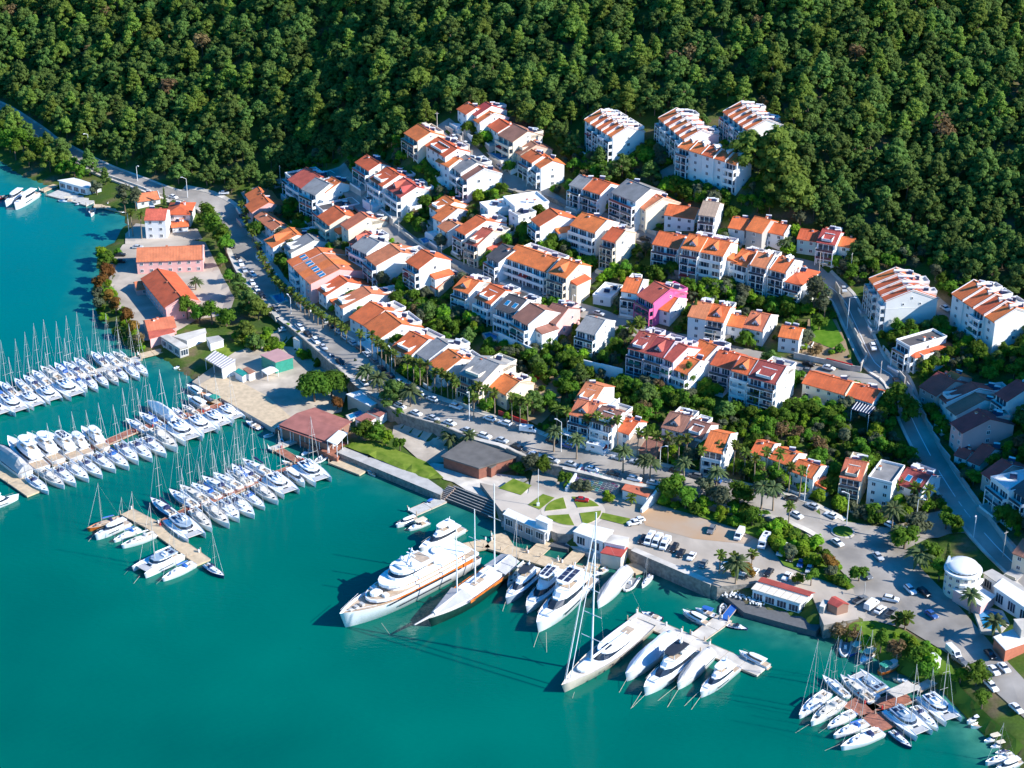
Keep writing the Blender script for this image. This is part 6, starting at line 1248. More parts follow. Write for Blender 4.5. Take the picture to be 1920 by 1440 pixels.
def car(kind, col, p, rz, label, group, dz=0):
    v = vehicle(kind, col); o = v[0] if not v[1] else copy_tree(v[0]); v[1] = 1
    o.location = (p.x, p.y, p.z + dz); o.rotation_euler = (0, 0, rz); o['label'] = label; o['group'] = group; o['category'] = {'van': 'van', 'minibus': 'minibus', 'camper': 'motorhome', 'pickup': 'pickup'}.get(kind, 'car'); CARPOS.append((p.x, p.y)); return o
def pxang(a, b, z=5): u = at(*b, z) - at(*a, z); return math.atan2(u.y, u.x)
MC = [  # kind, colour, px, py (ground), point ahead px, py, label
 ('car','red',cr('l',1005,640),(20,2),'dark red car crossing the plaza beside the round flower bed'),('car','white',cr('l',1395,812),(-20,4),'white car nearer the oblong lawn, front one of two'),('car','white',cr('l',1425,792),(-20,4),'white car farther from the water, rear one of two by the oblong lawn'),
 ('suv','black',cr('l',1460,940),(-8,12),'black car left of three identical minibuses'),('minibus','white',cr('l',1512,940),(-9,14),'white minibus, left of three in the car park'),('minibus','white',cr('l',1568,955),(-9,14),'white minibus, centre of three in the car park'),('minibus','white',cr('l',1628,975),(-9,14),'white minibus, right of three in the car park'),
 ('suv','black',cr('l',1695,1000),(-8,12),'black car right of three identical minibuses'),('car','black',cr('l',1745,1040),(-8,12),'dark car between black and white ones on the wall side'),('car','white',cr('l',1825,1065),(-8,12),'white car in the wall-side rank'),
 ('car','grey',cr('m',395,1120),(-8,12),'car under pale cover in the wall-side rank'),('car','white',cr('m',560,1135),(-8,10),'white car behind the three quay palms, leftmost'),('car','white',cr('m',700,1180),(-8,10),'white car behind the three quay palms, second'),('car','white',cr('m',775,1185),(-8,10),'white car behind the quay palms, nearest the cafe'),
 ('suv','grey',cr('m',455,865),(-8,14),'grey van-like car by the green verge'),('van','white',cr('m',665,905),(-9,15),'white van with roof box by the green verge'),('camper','white',cr('m',850,965),(-9,15),'big boxy white motorhome by the verge'),('van','white',cr('m',985,1025),(-9,13),'white van right of the motorhome'),
 ('suv','black',cr('m',1050,1075),(-8,12),'black car right of the vans by the verge'),('car','blue',cr('m',1125,1118),(-5,12),'blue-grey car beside the verge tip'),('car','silver',cr('m',1188,1160),(-4,12),'silver-blue car at the end of the verge row'),
 ('car','black',cr('m',885,1185),(-8,10),'dark car behind the red cafe roof'),('car','white',cr('m',1020,1215),(-8,10),'white car behind the red cafe roof'),
 ('car','white',cr('m',1095,755),(20,10),'white car at the start of the junction on the boulevard'),('car','white',cr('m',1400,960),(18,12),'white car passing the round planter'),('suv','white',cr('m',1808,835),(18,8),'white car before the maroon-roofed house at the junction'),('car','silver',cr('m',1705,1065),(14,14),'silver car in tree shade below the round planter'),
 ('car','white',cr('n',595,870),(18,6),'white car half hidden at the island trees'),('suv','white',cr('n',585,1315),(14,14),'white estate car in the shade of the lower road'),('suv','black',cr('n',690,1335),(16,12),'black car beside the white estate in the shade'),('suv','white',cr('n',440,1385),(20,4),'white people carrier crossing the lower junction'),
 ('car','grey',cr('n',260,1205),(12,12),'dark car under the tree at the verge tip'),('pickup','grey',cr('q',690,190),(20,-10),'grey pickup beside the hipped red hut'),('van','white',cr('q',775,230),(12,-10),'white van behind the pickup'),('car','white',cr('q',840,265),(12,-10),'white car beyond the white van'),('pickup','grey',cr('q',925,285),(12,-12),'dark pickup nearest the small palms'),
 ('car','blue',cr('q',1225,300),(16,12),'dark blue car in the open lower road'),('van','white',cr('q',1390,590),(14,14),'white van parked beside the green bank'),('car','black',cr('q',1665,600),(14,16),'black car outside the pool bar'),('car','white',cr('q',1690,720),(14,14),'white car, left of two side by side on the lower road'),('car','white',cr('q',1768,700),(14,14),'white car, right of two side by side on the lower road'),
 ('suv','white',cr('q',1675,840),(12,12),'white car parked at the bank kerb'),('car','white',cr('q',1860,1005),(14,12),'white car near the right edge of the lower road'),('pickup','grey',cr('q',1440,650),(12,8),'trailer-like grey pickup behind the parked white van'),
 ('suv','white',(1637,653),(4,10),'white car driving on the steep street'),('car','silver',(1582,545),(4,10),'silver car at the top of the steep street'),('car','black',(1680,716),(-4,-10),'dark car at the foot of the steep street'),('car','black',cr('h',1185,822),(16,4),'black car by the plot wall'),('car','white',cr('h',1335,850),(16,4),'white car at the plot gate'),('car','grey',cr('h',1160,868),(-16,-2),'grey car above the long pale house'),
 ('car','white',cr('i',850,403),(10,6),'white car behind the right-edge terrace'),('car','white',cr('b',1645,398),(9,7),'white car high on the upper street'),('car','white',cr('b',1735,448),(9,5),'second white car high on the upper street'),('car','white',cr('b',935,790),(7,8),'white car at the top of the second street'),('car','silver',cr('b',1003,862),(7,8),'silver car second from top on the second street'),
 ('car','blue',cr('g',302,145),(16,4),'blue car before the longest central block'),('car','white',cr('g',735,315),(14,6),'white car in the middle street'),('car','silver',cr('g',985,408),(14,4),'silver car below the stone wall in the middle street'),('car','silver',cr('g',1130,440),(14,4),'silver car outside the pale open building'),('car','black',cr('c',1480,1160),(14,3),'dark car at the end of the upper street'),('car','silver',cr('c',385,622),(10,7),'silver car on the upper street beside a hedge'),
 ('car','silver',cr('c',1100,455),(8,6),'pale car in front of the five-house terrace'),('car','white',cr('d',480,335),(4,5),'white car between the two highest terraces'),('car','black',cr('a',905,1280),(12,0),'black car, upper of two in the school car park'),('car','black',cr('a',905,1328),(12,0),'black car, lower of two in the school car park'),('car','silver',cr('a',1035,1222),(12,0),'silver car above the long school block'),
 ('car','white',cr('a',1300,845),(14,4),'white car on the top junction verge'),('car','white',cr('a',1680,815),(14,0),'white car beside the top junction'),('car','blue',cr('e',1370,85),(16,0),'blue car before the school arcade'),
 ('van','beige',cr('f',310,480),(16,18),'long pale lorry parked by the boulevard pines'),('car','silver',cr('f',370,560),(14,-2),'silver car at the dusty corner below the boulevard'),('car','white',cr('f',135,145),(8,6),'white van-like car at the boulevard edge'),
 ('suv','white',cr('f',1660,1140),(18,6),'white minibus with dark windows at the boulevard kerb'),('camper','white',cr('l',1115,265),(18,4),'white caravan by the palm kerb'),('van','white',cr('l',600,115),(16,2),'rounded white van on the boulevard'),
]
for k, c_, p, d, l in MC:
    g = gnd(*p); dzr = .22 if dist_poly(g.x, g.y, ROADS[0][0]) < 9 or True else 0
    gz = 4.66 if (1165 < p[0] < 1620 and 990 < p[1] < 1115 and k and p[1] > 985 and not (p[0] > 1480 and p[1] < 1030)) or l.startswith(('dark red', 'white car nearer', 'white car farther')) else g.z + .3
    gp = at(p[0], p[1], gz); car(k, c_, gp, pxang(p, (p[0] + d[0], p[1] + d[1])), l, 'vehicles around the town')
# kerb-side rows along the boulevard
crr = random.Random(21); COLS = ['white', 'white', 'white', 'silver', 'silver', 'grey', 'black', 'black', 'blue', 'white']
def along(P, s0, s1, off, step, group, side, fl=0):
    acc = 0; n_ = 0; nxt = s0
    for i in range(1, len(P)):
        seg = (P[i] - P[i - 1]).length
        while nxt < acc + seg:
            if nxt > s1: return
            t = (nxt - acc) / seg; q = P[i - 1].lerp(P[i], t); zr = tz(q.x, q.y); u = (P[i] - P[i - 1]).normalized(); nn = Vector((-u.y, u.x, 0)); q = q + nn * off
            if crr.random() < .9 and min([math.hypot(q.x - a, q.y - b) for a, b in CARPOS] + [99]) > 4.8:
                z = max(zr, tz(q.x, q.y)) + .17; px, py = proj((q.x, q.y, z)); c_ = crr.choice(COLS); n_ += 1
                near = 'school pines' if px < 500 else 'stepped skylight roofs' if px < 620 else 'boat shed bend' if px < 740 else 'gravel yard wall' if px < 870 else 'brick hall' if px < 1050 else 'painted seats' if px < 1260 else 'fan palm group'
                lb = f"{c_} car at the {side} boulevard kerb, near the {near}"; USEDL[lb] = USEDL.get(lb, 0) + 1
                if USEDL[lb] > 1: lb = f"{c_} car at the {side} boulevard kerb, {ORD[USEDL[lb] - 1]} of that colour near the {near}"
                car(crr.choice(['car', 'car', 'suv']), c_, Vector((q.x, q.y, z)), math.atan2(u.y, u.x) + (math.pi if off > 0 else 0) + crr.uniform(-.04, .04), lb, 'cars parked along the boulevard')
            nxt += step + crr.uniform(0, 1.2)
        acc += seg
along(BP, 40, 470, 4.75, 5.6, '', 'uphill'); along(BP, 70, 330, -4.75, 6.2, '', 'seaward')
# ---------------------------------------------------------------- vegetation
def leafmat(name, c1, c2, rnd_=.25, trans=.0):
    m = mat(name, c1, .8, 0, .6, col2=c2, objrand=rnd_, spec=.15, detail=3); t = m.node_tree; b = t.nodes['Principled BSDF']; o_ = t.nodes['Material Output']
    tr = t.nodes.new('ShaderNodeBsdfTranslucent'); ms = t.nodes.new('ShaderNodeMixShader'); ms.inputs[0].default_value = .4; src = b.inputs['Base Color'].links[0].from_socket
    gm = t.nodes.new('ShaderNodeHueSaturation'); gm.inputs['Value'].default_value = 1.6; t.links.new(src, gm.inputs['Color']); t.links.new(gm.outputs[0], tr.inputs['Color']); t.links.new(b.outputs[0], ms.inputs[1]); t.links.new(tr.outputs[0], ms.inputs[2]); t.links.new(ms.outputs[0], o_.inputs['Surface']); return m
PINE = leafmat('pine_needles', (.070, .125, .026), (.155, .245, .055), .26)
PINE2 = leafmat('pine_needles_light', (.10, .165, .022), (.21, .29, .05), .26)
BROAD = leafmat('broad_leaves', (.055, .125, .012), (.135, .245, .022), .35)
OLIVE = leafmat('olive_leaves', (.075, .09, .05), (.16, .18, .10), .25)
YEL = leafmat('fresh_leaves', (.12, .23, .012), (.23, .36, .025), .3)
UMB = leafmat('umbrella_pine_needles', (.045, .115, .010), (.105, .20, .022), .1)
AUT = leafmat('autumn_leaves', (.14, .08, .015), (.26, .13, .03), .3)
DRY = leafmat('bare_twigs', (.17, .115, .05), (.26, .18, .085), .2)
PALML = leafmat('palm_leaves', (.07, .12, .015), (.17, .21, .04), .2)
PALMD = leafmat('palm_leaves_blue', (.07, .11, .04), (.15, .19, .08), .2)
def quad_cluster(mb, c, r, n, m, size, rr, up=.35):
    for _ in range(n):
        while True:
            d = Vector((rr.uniform(-1, 1), rr.uniform(-1, 1), rr.uniform(-.6, 1)))
            if .2 < d.length < 1: break
        d.normalize(); p = Vector(c) + Vector((d.x * r[0], d.y * r[1], d.z * r[2])) * rr.uniform(.78, 1.12)
        nn = (d + Vector((rr.uniform(-.6, .6), rr.uniform(-.6, .6), up + rr.uniform(-.3, .6)))).normalized(); t = nn.orthogonal().normalized(); t = (Matrix.Rotation(rr.uniform(0, 6.28), 3, nn) @ t); b = nn.cross(t); s_ = size * rr.uniform(.6, 1.3)
        mb.add([p - t * s_ - b * s_ * .35, p + t * s_ * .2 - b * s_ * .7, p + t * s_ - b * s_ * .1 + nn * s_ * .15, p + t * s_ * .1 + b * s_ * .75], [(0, 1, 2, 3)], m)
def crown_mesh(kind, seed, H_, W_):
    rr = random.Random(seed); mb = MB(); m = {'pine': PINE, 'pine2': PINE2, 'broad': BROAD, 'olive': OLIVE, 'yel': YEL, 'aut': AUT, 'dry': DRY, 'umb': UMB, 'cyp': PINE, 'euc': OLIVE}[kind]
    lobes = []
    if kind in ('pine', 'pine2'):
        k = rr.randint(16, 24); cone = rr.choice([.6, .72, .95]); H_ *= 1.18 if cone > .9 else 1; low = rr.choice([.25, .4, .45])
        for i in range(k):
            f = (i + rr.random()) / k; z = H_ * (low + (.98 - low) * f); rad = W_ * (1 - cone * f ** 1.2) * rr.uniform(.35, .98); a = i * 2.4 + rr.uniform(-.5, .5); s_ = W_ * rr.uniform(.18, .34) * (1.15 - .4 * f)
            lobes.append(((rad * math.cos(a), rad * math.sin(a), z), (s_ * 1.15, s_ * 1.15, s_ * .62)))
        lobes.append(((rr.uniform(-.3, .3), rr.uniform(-.3, .3), H_ * .97), (W_ * .25, W_ * .25, W_ * .28)))
    elif kind == 'umb':
        for i in range(38):
            a = rr.uniform(0, 6.28); q = rr.random() ** .5 * W_ * .85; s_ = W_ * rr.uniform(.24, .34); lobes.append(((q * math.cos(a), q * math.sin(a), H_ * (.82 - .42 * (q / W_) ** 2) + rr.uniform(-.9, .5)), (s_, s_, s_ * .8)))
    elif kind == 'cyp':
        for i in range(9): f = i / 9; s_ = W_ * (1 - f * .8) * rr.uniform(.8, 1); lobes.append(((rr.uniform(-.2, .2), rr.uniform(-.2, .2), H_ * (.15 + .8 * f)), (s_, s_, H_ * .10)))
    else:
        for i in range(rr.randint(11, 16)):
            a = rr.uniform(0, 6.28); f = rr.random(); q = W_ * rr.uniform(.15, .75) * (1 - .45 * f); s_ = W_ * rr.uniform(.28, .44); lobes.append(((q * math.cos(a), q * math.sin(a), H_ * (.40 + .48 * f)), (s_, s_, s_ * .8)))
    for c, r in lobes:
        if kind not in ('dry',): mb.blob(c, tuple(x * .72 for x in r), m, 7, 4, .35, rr)
        quad_cluster(mb, c, r, 62 if kind[:4] == 'pine' else 44, m, (.075 if kind == 'dry' else .068) * W_ + .12, rr)
    return mb.mesh(kind + '_crown')
def trunk_mesh(H_, r, seed, m=BARK, limbs=3):
    rr = random.Random(seed); mb = MB(); x = y = 0; p = Vector((0, 0, -1.5))
    for k in range(3): q = Vector((rr.uniform(-.25, .25) * k, rr.uniform(-.25, .25) * k, H_ * (.25 + .27 * k))); mb.tube(p, q, r * (1 - .25 * k), m, r * (.75 - .25 * k), n=6, cap=False); p = q
    for k in range(limbs): a = rr.uniform(0, 6.28); z = H_ * rr.uniform(.35, .65); mb.tube((0, 0, z), (math.cos(a) * H_ * .22, math.sin(a) * H_ * .22, z + H_ * .18), r * .4, m, r * .15, n=5, cap=False)
    return mb.mesh('trunk')
TV = {}
def tree_variants(key, kind, H_, W_, n_, bark=BARK): TV[key] = [(crown_mesh(kind, hash_(key) + i * 17, H_ * rnd.uniform(.85, 1.15), W_ * rnd.uniform(.9, 1.1)), trunk_mesh(H_, .05 * W_ + .1, i, bark)) for i in range(n_)]
def hash_(s_): return sum(ord(c) * (i + 1) for i, c in enumerate(s_))
tree_variants('pine', 'pine', 8.8, 4.5, 8); tree_variants('pine2', 'pine2', 9.5, 4.7, 4); tree_variants('broad', 'broad', 6.0, 3.0, 5); tree_variants('olive', 'olive', 5.0, 2.8, 4); tree_variants('yel', 'yel', 4.5, 2.4, 3)
tree_variants('aut', 'aut', 6.5, 3.2, 3); tree_variants('dry', 'dry', 5.0, 2.6, 3); tree_variants('umb', 'umb', 10, 7, 2); tree_variants('cyp', 'cyp', 9, 1.3, 2); tree_variants('euc', 'euc', 13, 5, 2)
def tree(key, x, y, s_, label, name, cat, group, z=None, rr=rnd, sq=1.0):
    cm, tm = rr.choice(TV[key]); o = empty(name, (x, y, tz(x, y) if z is None else z), rr.uniform(0, 6.28), (s_ * rr.uniform(.9, 1.1), s_ * rr.uniform(.9, 1.1), s_ * sq * rr.uniform(.9, 1.1)), label=label, cat=cat, group=group)
    link('crown', cm, o); link('trunk', tm, o); return o
def free(x, y, m=0):
    for cx, cy, hx, hy, rz in FOOT:
        dx, dy = x - cx, y - cy
        if dx * dx + dy * dy < (hx + hy + m) ** 2:
            a, b = dx * math.cos(rz) + dy * math.sin(rz), -dx * math.sin(rz) + dy * math.cos(rz)
            if abs(a) < hx + m and abs(b) < hy + m: return False
    for P, hw in ROADS:
        if abs(P[0][0] - x) < 900 and dist_poly(x, y, P) < hw + m: return False
    return True
# specific trees first
def T(key, px, py, s_, label, name='tree', cat='tree', group='garden and street trees', sq=1.0, z=None):
    g = gnd(px, py); return tree(key, g.x, g.y, s_, label, name, cat, group, sq=sq, z=z)
T('umb', 590, 755, 1.12, 'bright green umbrella pine at the wooden quay, left of the touching pair', 'umbrella_pine'); T('umb', 622, 747, 1.0, 'bright green umbrella pine at the wooden quay, right of the touching pair', 'umbrella_pine')
T('umb', 484, 445, .62, 'round umbrella pine shading the upper boulevard', 'umbrella_pine')
for px, py, s_ in ((388,425,1.0),(402,445,1.1),(416,462,1.05),(425,480,.9)): T('broad', px, py, s_ * 1.9, 'dense rounded green tree in the row between school and boulevard', group='dense row between school and boulevard')
for px, py, k, s_, l in [(450,560,'pine',1.0,'loose pine left of the boulevard above the basketball court'),(468,590,'pine',1.1,'tall dark pine at the bend by the boulevard'),(485,600,'pine2',.9,'lighter pine at the bend by the boulevard'),(462,640,'pine2',1.0,'light green pine above the boat yard'),(478,660,'pine',.8,'thin pine above the boat yard'),(415,500,'broad',1.0,'leafy tree at the school fence'),(430,530,'broad',1.1,'leafy tree lower down the school fence'),
 (352,600,'broad',1.5,'dark bushy tree below the school gable'),(375,605,'broad',1.5,'dark bushy tree right of the school gable'),(398,608,'broad',1.6,'dark bushy tree by the inlet yard'),(425,612,'broad',1.4,'dark bushy tree nearest the boat yard'),
 (235,400,'euc',1.0,'tall grey-green tree beside the floating office'),(255,395,'euc',.85,'grey-green tree behind the boat restaurant'),(310,388,'cyp',.9,'dark narrow conifer between the bay houses'),(182,365,'olive',1.3,'bushy grey tree at the white office'),
 (200,500,'broad',1.4,'dark green shore tree above the autumn ones'),(192,490,'yel',1.5,'lighter green shore tree above the autumn ones'),(203,525,'aut',1.2,'rust-brown shore tree, topmost'),(190,548,'aut',1.35,'rust-brown shore tree, bulky'),(205,575,'aut',1.1,'ochre shore tree under the school wall'),(188,585,'olive',1.1,'grey-green shore tree at the rocks'),(218,590,'aut',1.2,'orange-tinged bushy shore tree below the rocks'),(238,610,'aut',1.1,'yellow-green shore tree left of the annex'),(250,630,'aut',1.1,'brown shore tree beside the red lean-to'),(262,648,'dry',1.1,'bare brown tree nearest the pontoon root'),
 (684,830,'broad',1.6,'dark bush tree left on the quay lawn'),(705,828,'broad',1.5,'dark bush tree centre on the quay lawn'),(724,835,'yel',1.2,'lighter tree right on the quay lawn'),(750,845,'broad',.9,'rounded dark shrub at the lawn edge'),(738,765,'pine',1.15,'tall dark pine beside the boulevard wall'),(748,790,'broad',1.0,'bush at the foot of the dark pine'),
 (633,770,'aut',.9,'reddish shrub behind the rust-red roof'),(1000,885,'olive',1.6,'broad grey-green tree right of the brick hall'),(1018,890,'broad',1.1,'dark bush beside the brick hall'),(1060,912,'broad',1.0,'dark round bush left of the painted seats'),(970,890,'broad',.9,'small bush under the dark wall'),
 (1257,940,'broad',1.5,'dense tree left on the sloping verge'),(1285,955,'broad',1.6,'second dense tree on the sloping verge'),(1270,925,'broad',1.2,'tree near the boulevard on the verge'),(1325,935,'olive',1.5,'grey-green tree on the sloping verge'),(1345,960,'olive',1.7,'broad grey-green tree by the car park'),(1385,945,'broad',1.6,'flat-topped dark tree on the verge'),(1318,965,'yel',1.3,'bright green bush low on the verge'),
 (1450,1000,'yel',1.2,'light shrub behind the motorhome'),(1410,985,'broad',1.2,'dark shrub by the verge path'),(1475,1015,'yel',1.0,'green-brown shrub on the narrow verge'),(1500,1040,'yel',1.1,'green shrub on the narrow verge'),(1530,1065,'yel',1.1,'yellowish shrub near the verge tip'),(1555,1075,'aut',1.0,'olive-brown shrub near the verge tip'),(1610,1090,'broad',1.1,'round dark tree on the verge tip'),(1582,1100,'yel',.6,'small bush on the pointed lawn'),
 (1695,1030,'broad',1.7,'dark tree under the tall island palm'),(1720,1000,'olive',1.8,'grey-green tree on the junction island'),(1705,1015,'yel',1.2,'yellow-green tree on the junction island'),(1745,1060,'broad',1.3,'dark tree left of the round hotel'),(1773,1080,'cyp',1.2,'dark green conifer in front of the round hotel'),(1760,1090,'broad',1.2,'shrub beside the hotel conifer'),
 (1525,590,'euc',1.0,'large grey-green tree at the top of the steep street'),(1545,600,'euc',.8,'second grey-green tree at the steep street'),(1535,620,'broad',1.2,'dark tree beside the plot wall'),(1530,670,'dry',1.0,'thin bare tree on the empty plot'),
 (1290,735,'pine',1.0,'dark pine before the mauve houses'),(1303,620,'cyp',1.35,'pointed garden conifer in front of the street row'),(1062,285,'cyp',1.6,'tallest cypress-like conifer of the upper gardens'),(1082,290,'cyp',1.2,'second conifer of the upper gardens'),(1405,325,'pine2',1.8,'big bright pine beside the long terrace, left'),(1450,330,'pine2',2.0,'biggest bright pine in front of the dark slope'),(1470,370,'pine2',1.8,'bright pine with bare trunk above the topmost right row'),(1490,400,'pine2',1.6,'bright leaning pine above the unfinished house'),(1615,500,'pine',1.2,'tall pine beside the street lamp'),
 (1680,780,'broad',1.9,'wide green tree at the gate of the shaded road'),(1700,790,'broad',1.6,'green tree right of the wide one on the shaded road'),(1620,905,'broad',1.9,'tall leafy tree in front of the junction houses'),(1505,925,'yel',1.0,'shrub at the foot of the fan palm row'),(1640,830,'yel',1.5,'bright tree above the junction houses'),
 (1420,855,'yel',1.1,'bush between gable and fan palms'),(1575,1200,'dry',1.1,'bare shrub on the rocky bank by the cafe'),(1600,1205,'dry',1.0,'second bare shrub on the rocky bank'),(1625,1215,'yel',1.1,'yellow-green shrub on the rocky bank'),(1650,1225,'broad',1.1,'dark shrub on the rocky bank'),(1680,1240,'dry',1.2,'brown shrub on the rocky bank'),(1720,1250,'broad',1.3,'dense green bank shrub, left'),(1745,1255,'yel',1.2,'bright bank shrub in the middle'),(1735,1275,'broad',1.2,'dark bank shrub by the cabin'),(1800,1280,'yel',1.1,'yellow bank shrub by the path'),(1830,1285,'broad',1.3,'round dark bank shrub by the kerb'),(1840,1330,'broad',1.0,'low dark shrub on the lower bank'),(1520,1100,'broad',.9,'bush behind the red cafe roof'),(1495,1095,'yel',.9,'lighter bush behind the red cafe roof'),(1400,1085,'aut',.9,'brown hedge piece beneath the quay palms'),(1375,1085,'broad',.9,'dark hedge piece beneath the quay palms')]:
    T(k, px, py, s_, l)
# palms
def frond_crown(n_, Lf, droop, m, seed, fan=False):
    rr = random.Random(seed); mb = MB()
    for i in range(n_):
        a = i * 2.399 + rr.uniform(-.2, .2); e = rr.uniform(-.5, 1.15) if fan else rr.uniform(-.1, 1.1); L_ = Lf * rr.uniform(.85, 1.1); p = Vector((0, 0, 0)); hx, hz = math.cos(e), math.sin(e); wd = (.42 if fan else .30) * Lf * .5; prev = None; side = Vector((-math.sin(a), math.cos(a), 0))
        for k in range(5):
            t = k / 4; q = Vector((math.cos(a) * L_ * hx * t, math.sin(a) * L_ * hx * t, L_ * hz * t - droop * L_ * t * t)); ww = wd * (math.sin(math.pi * min(1, .12 + t * .85)) if not fan else min(1, t * 1.6) * (1.0 if t < .95 else .5)); cur = (q + side * ww - Vector((0, 0, ww * .45)), q, q - side * ww - Vector((0, 0, ww * .45)))
            if prev:
                # leaflets: split strips so that gaps show
                mb.add([prev[0], prev[1], cur[1], cur[0].lerp(cur[1], .15)], [(0, 1, 2, 3)], m); mb.add([prev[1], prev[2].lerp(prev[1], .1), cur[2], cur[1]], [(0, 1, 2, 3)], m)
            prev = cur
    return mb
FANC = [frond_crown(26, 1.9, .25, PALML, s_, True).blob((0, 0, -.9), (.7, .7, 1.0), DRY, 7, 4).mesh('palm_crown') for s_ in (1, 2, 3)]
DATEC = [frond_crown(34, 4.2, .55, PALMD, s_).blob((0, 0, -.3), (.6, .6, .7), DRY, 7, 4).mesh('palm_crown') for s_ in (4, 5, 6)]
PTR = {}
NP = [0]
def palm(px, py, h, date=False, label='', s_=1.0, base=None, group='palm trees'):
    g = gnd(px, py); 
    if base: g = at(px, py, base)
    NP[0] += 1; rr = random.Random(NP[0]); o = empty('palm_tree', g, label=label, cat='palm tree', group=group); x = rr.uniform(-.4, .4); hh = h * rr.uniform(.9, 1.1); r0 = .34 if date else .24
    mb = MB(); mb.tube((0, 0, -.5), (x * .4, 0, hh * .5), r0, PBARK, r0 * .75, n=6, cap=False).tube((x * .4, 0, hh * .5), (x, 0, hh), r0 * .75, PBARK, r0 * .7, n=6, cap=False); mb.build('trunk', o)
    link('crown', rr.choice(DATEC if date else FANC), o, (x, 0, hh), rz=rr.uniform(0, 6), scale=(s_ * 1.15,) * 3); return o
def palmrow(pix, h, where, date=False, s_=1.0, group='palm trees along the boulevard'):
    for i, (a, b) in enumerate(pix):
        pos = 'leftmost' if i == 0 else 'rightmost' if i == len(pix) - 1 else ORD[min(i, 19)] + ' from left'; palm(a, b, h, date, f"{'feather-leaved date' if date else 'slim fan'} palm, {pos} {where}", s_, group=group)
palmrow([(455,402),(460,415),(464,430),(468,443),(474,455)], 4.5, 'in the top boulevard row beside the northernmost houses')
palmrow([(484,480),(490,495),(497,508),(503,520),(510,532),(518,545),(526,552),(534,560)], 4.5, 'in the boulevard row along the broad tall-windowed house')
palmrow([(548,570),(556,578),(564,585),(572,592),(580,598),(588,604),(596,610),(606,616),(618,622),(628,630),(640,638),(650,644)], 5.5, 'in the boulevard row under the skylight roofs')
palmrow([(676,665),(698,672),(709,678),(716,686),(724,692),(732,698),(742,703)], 9, 'in the tall group before the orange pair')
palmrow([(765,718),(776,722),(788,726),(802,732),(815,738),(828,742),(840,748)], 9, 'in the tall group before the grey-roofed house')
palmrow([(849,752),(855,757),(886,768),(898,766),(912,772),(928,778),(888,786)], 8.5, 'in the group under the broad terraced house')
palmrow([(960,794),(975,797),(990,800),(1044,815),(1063,820),(1099,830),(1118,835),(1137,838),(1158,842)], 10, 'in the boulevard group about the ravine hotel')
palmrow([(1194,860),(1212,862),(1230,862),(1252,870),(1272,875),(1286,872),(1311,890),(1350,882)], 9.5, 'before the dark-brown pair')
palmrow([(1375,890),(1395,900),(1414,912),(1435,905),(1457,910),(1478,925),(1498,935)], 10.5, 'in the tall fan palm row by the three-part house')
palmrow([(688,728),(712,742),(770,765)], 7, 'on the seaward kerb near the white booth', True)
palmrow([(1038,848),(1081,862),(1168,888),(1206,900),(1218,902)], 8, 'on the seaward kerb above the painted seats', True, .8)
palmrow([(1282,912),(1342,930),(1427,958),(1449,960)], 9, 'on the seaward kerb above the verge', True, .8)
palmrow([(1478,985),(1348,1078),(1377,1080),(1408,1070)], 6.5, 'among the quay and verge palms', False, 1.0, 'palms by the car park')
palm(1379, 1102, 9.5, True, 'date palm with the widest crown behind the right quay', 1.0, group='palms by the car park')
palm(1670, 1010, 11.5, True, 'tall date palm beside the junction island', .9); palm(1684, 1018, 4.5, True, 'short silvery palm at the island', .7); palm(1725, 1065, 6, True, 'broad date palm in front of the round hotel', 1.1)
palm(1686, 935, 6, False, 'fan palm, left of three at the maroon-roofed house', 1.1); palm(1712, 948, 6.5, False, 'fan palm, middle of three at the maroon-roofed house', 1.1); palm(1735, 955, 7, False, 'fan palm, right of three at the maroon-roofed house', 1.1)
palm(1682, 1178, 3.5, False, 'small bright palm, left of two by the lower road', 1.2); palm(1696, 1180, 4, False, 'small bright palm, right of two by the lower road', 1.3); palm(1862, 1198, 5.5, True, 'date palm standing by the round deep pool', .9); palm(1818, 1150, 6, True, 'date palm before the flat hotel wing', .8)
palm(845, 835, 3, True, 'low palm above the brick hall corner', .9); palm(880, 830, 3, True, 'second low palm above the brick hall', .9); palm(838, 820, 3, False, 'low palm beside the gravel yard', .9); palm(1183, 950, 3.5, False, 'lone palm at the corner of the orange-roofed block', .9)
palm(250, 445, 11, False, 'tall palm, left of two at the white bay house'); palm(266, 448, 11, False, 'tall palm, right of two at the white bay house'); palm(367, 545, 4, True, 'stubby date palm behind the school', .7)
palm(1181, 645, 7, False, 'bushy palm, left of two by the middle street', 1.5); palm(1197, 640, 7, False, 'bushy palm, right of two by the middle street', 1.4); palm(1420, 770, 6, False, 'palm in the garden of the awning house', 1.3); palm(1475, 470, 4, True, 'palm between forest-edge houses', .8); palm(765, 620, 3, True, 'palm among orange groves', .8)
# garden trees scattered among the houses (kept off roads and footprints)
trr = random.Random(99); NG = {}; GT = []
TOWN = [(450,370),(560,310),(660,290),(760,270),(850,215),(960,240),(1100,290),(1240,300),(1400,350),(1500,440),(1610,470),(1720,480),(1900,560),(1990,700),(1960,1040),(1780,1010),(1740,940),(1560,935),(1400,915),(1240,885),(1060,845),(960,795),(850,755),(740,700),(640,620),(540,545),(480,460)]
ZONES = [('houses of the upper street', lambda x, y: y < 330), ('conifer row', lambda x, y: y < 420 and x > 1050), ('second street', lambda x, y: x < 760 and y < 520), ('central hillside', lambda x, y: y < 480 and x < 1100), ('long right-hand row', lambda x, y: y < 600 and x > 1150),
         ('boulevard backs', lambda x, y: x < 850), ('lower middle row', lambda x, y: x < 1150 and y < 700), ('dormered street row', lambda x, y: y < 700 and x < 1520), ('steep street', lambda x, y: y < 780 and x > 1500), ('ravine', lambda x, y: x < 1080), ('large lower gardens', lambda x, y: x < 1600), ('shaded road', lambda x, y: True)]
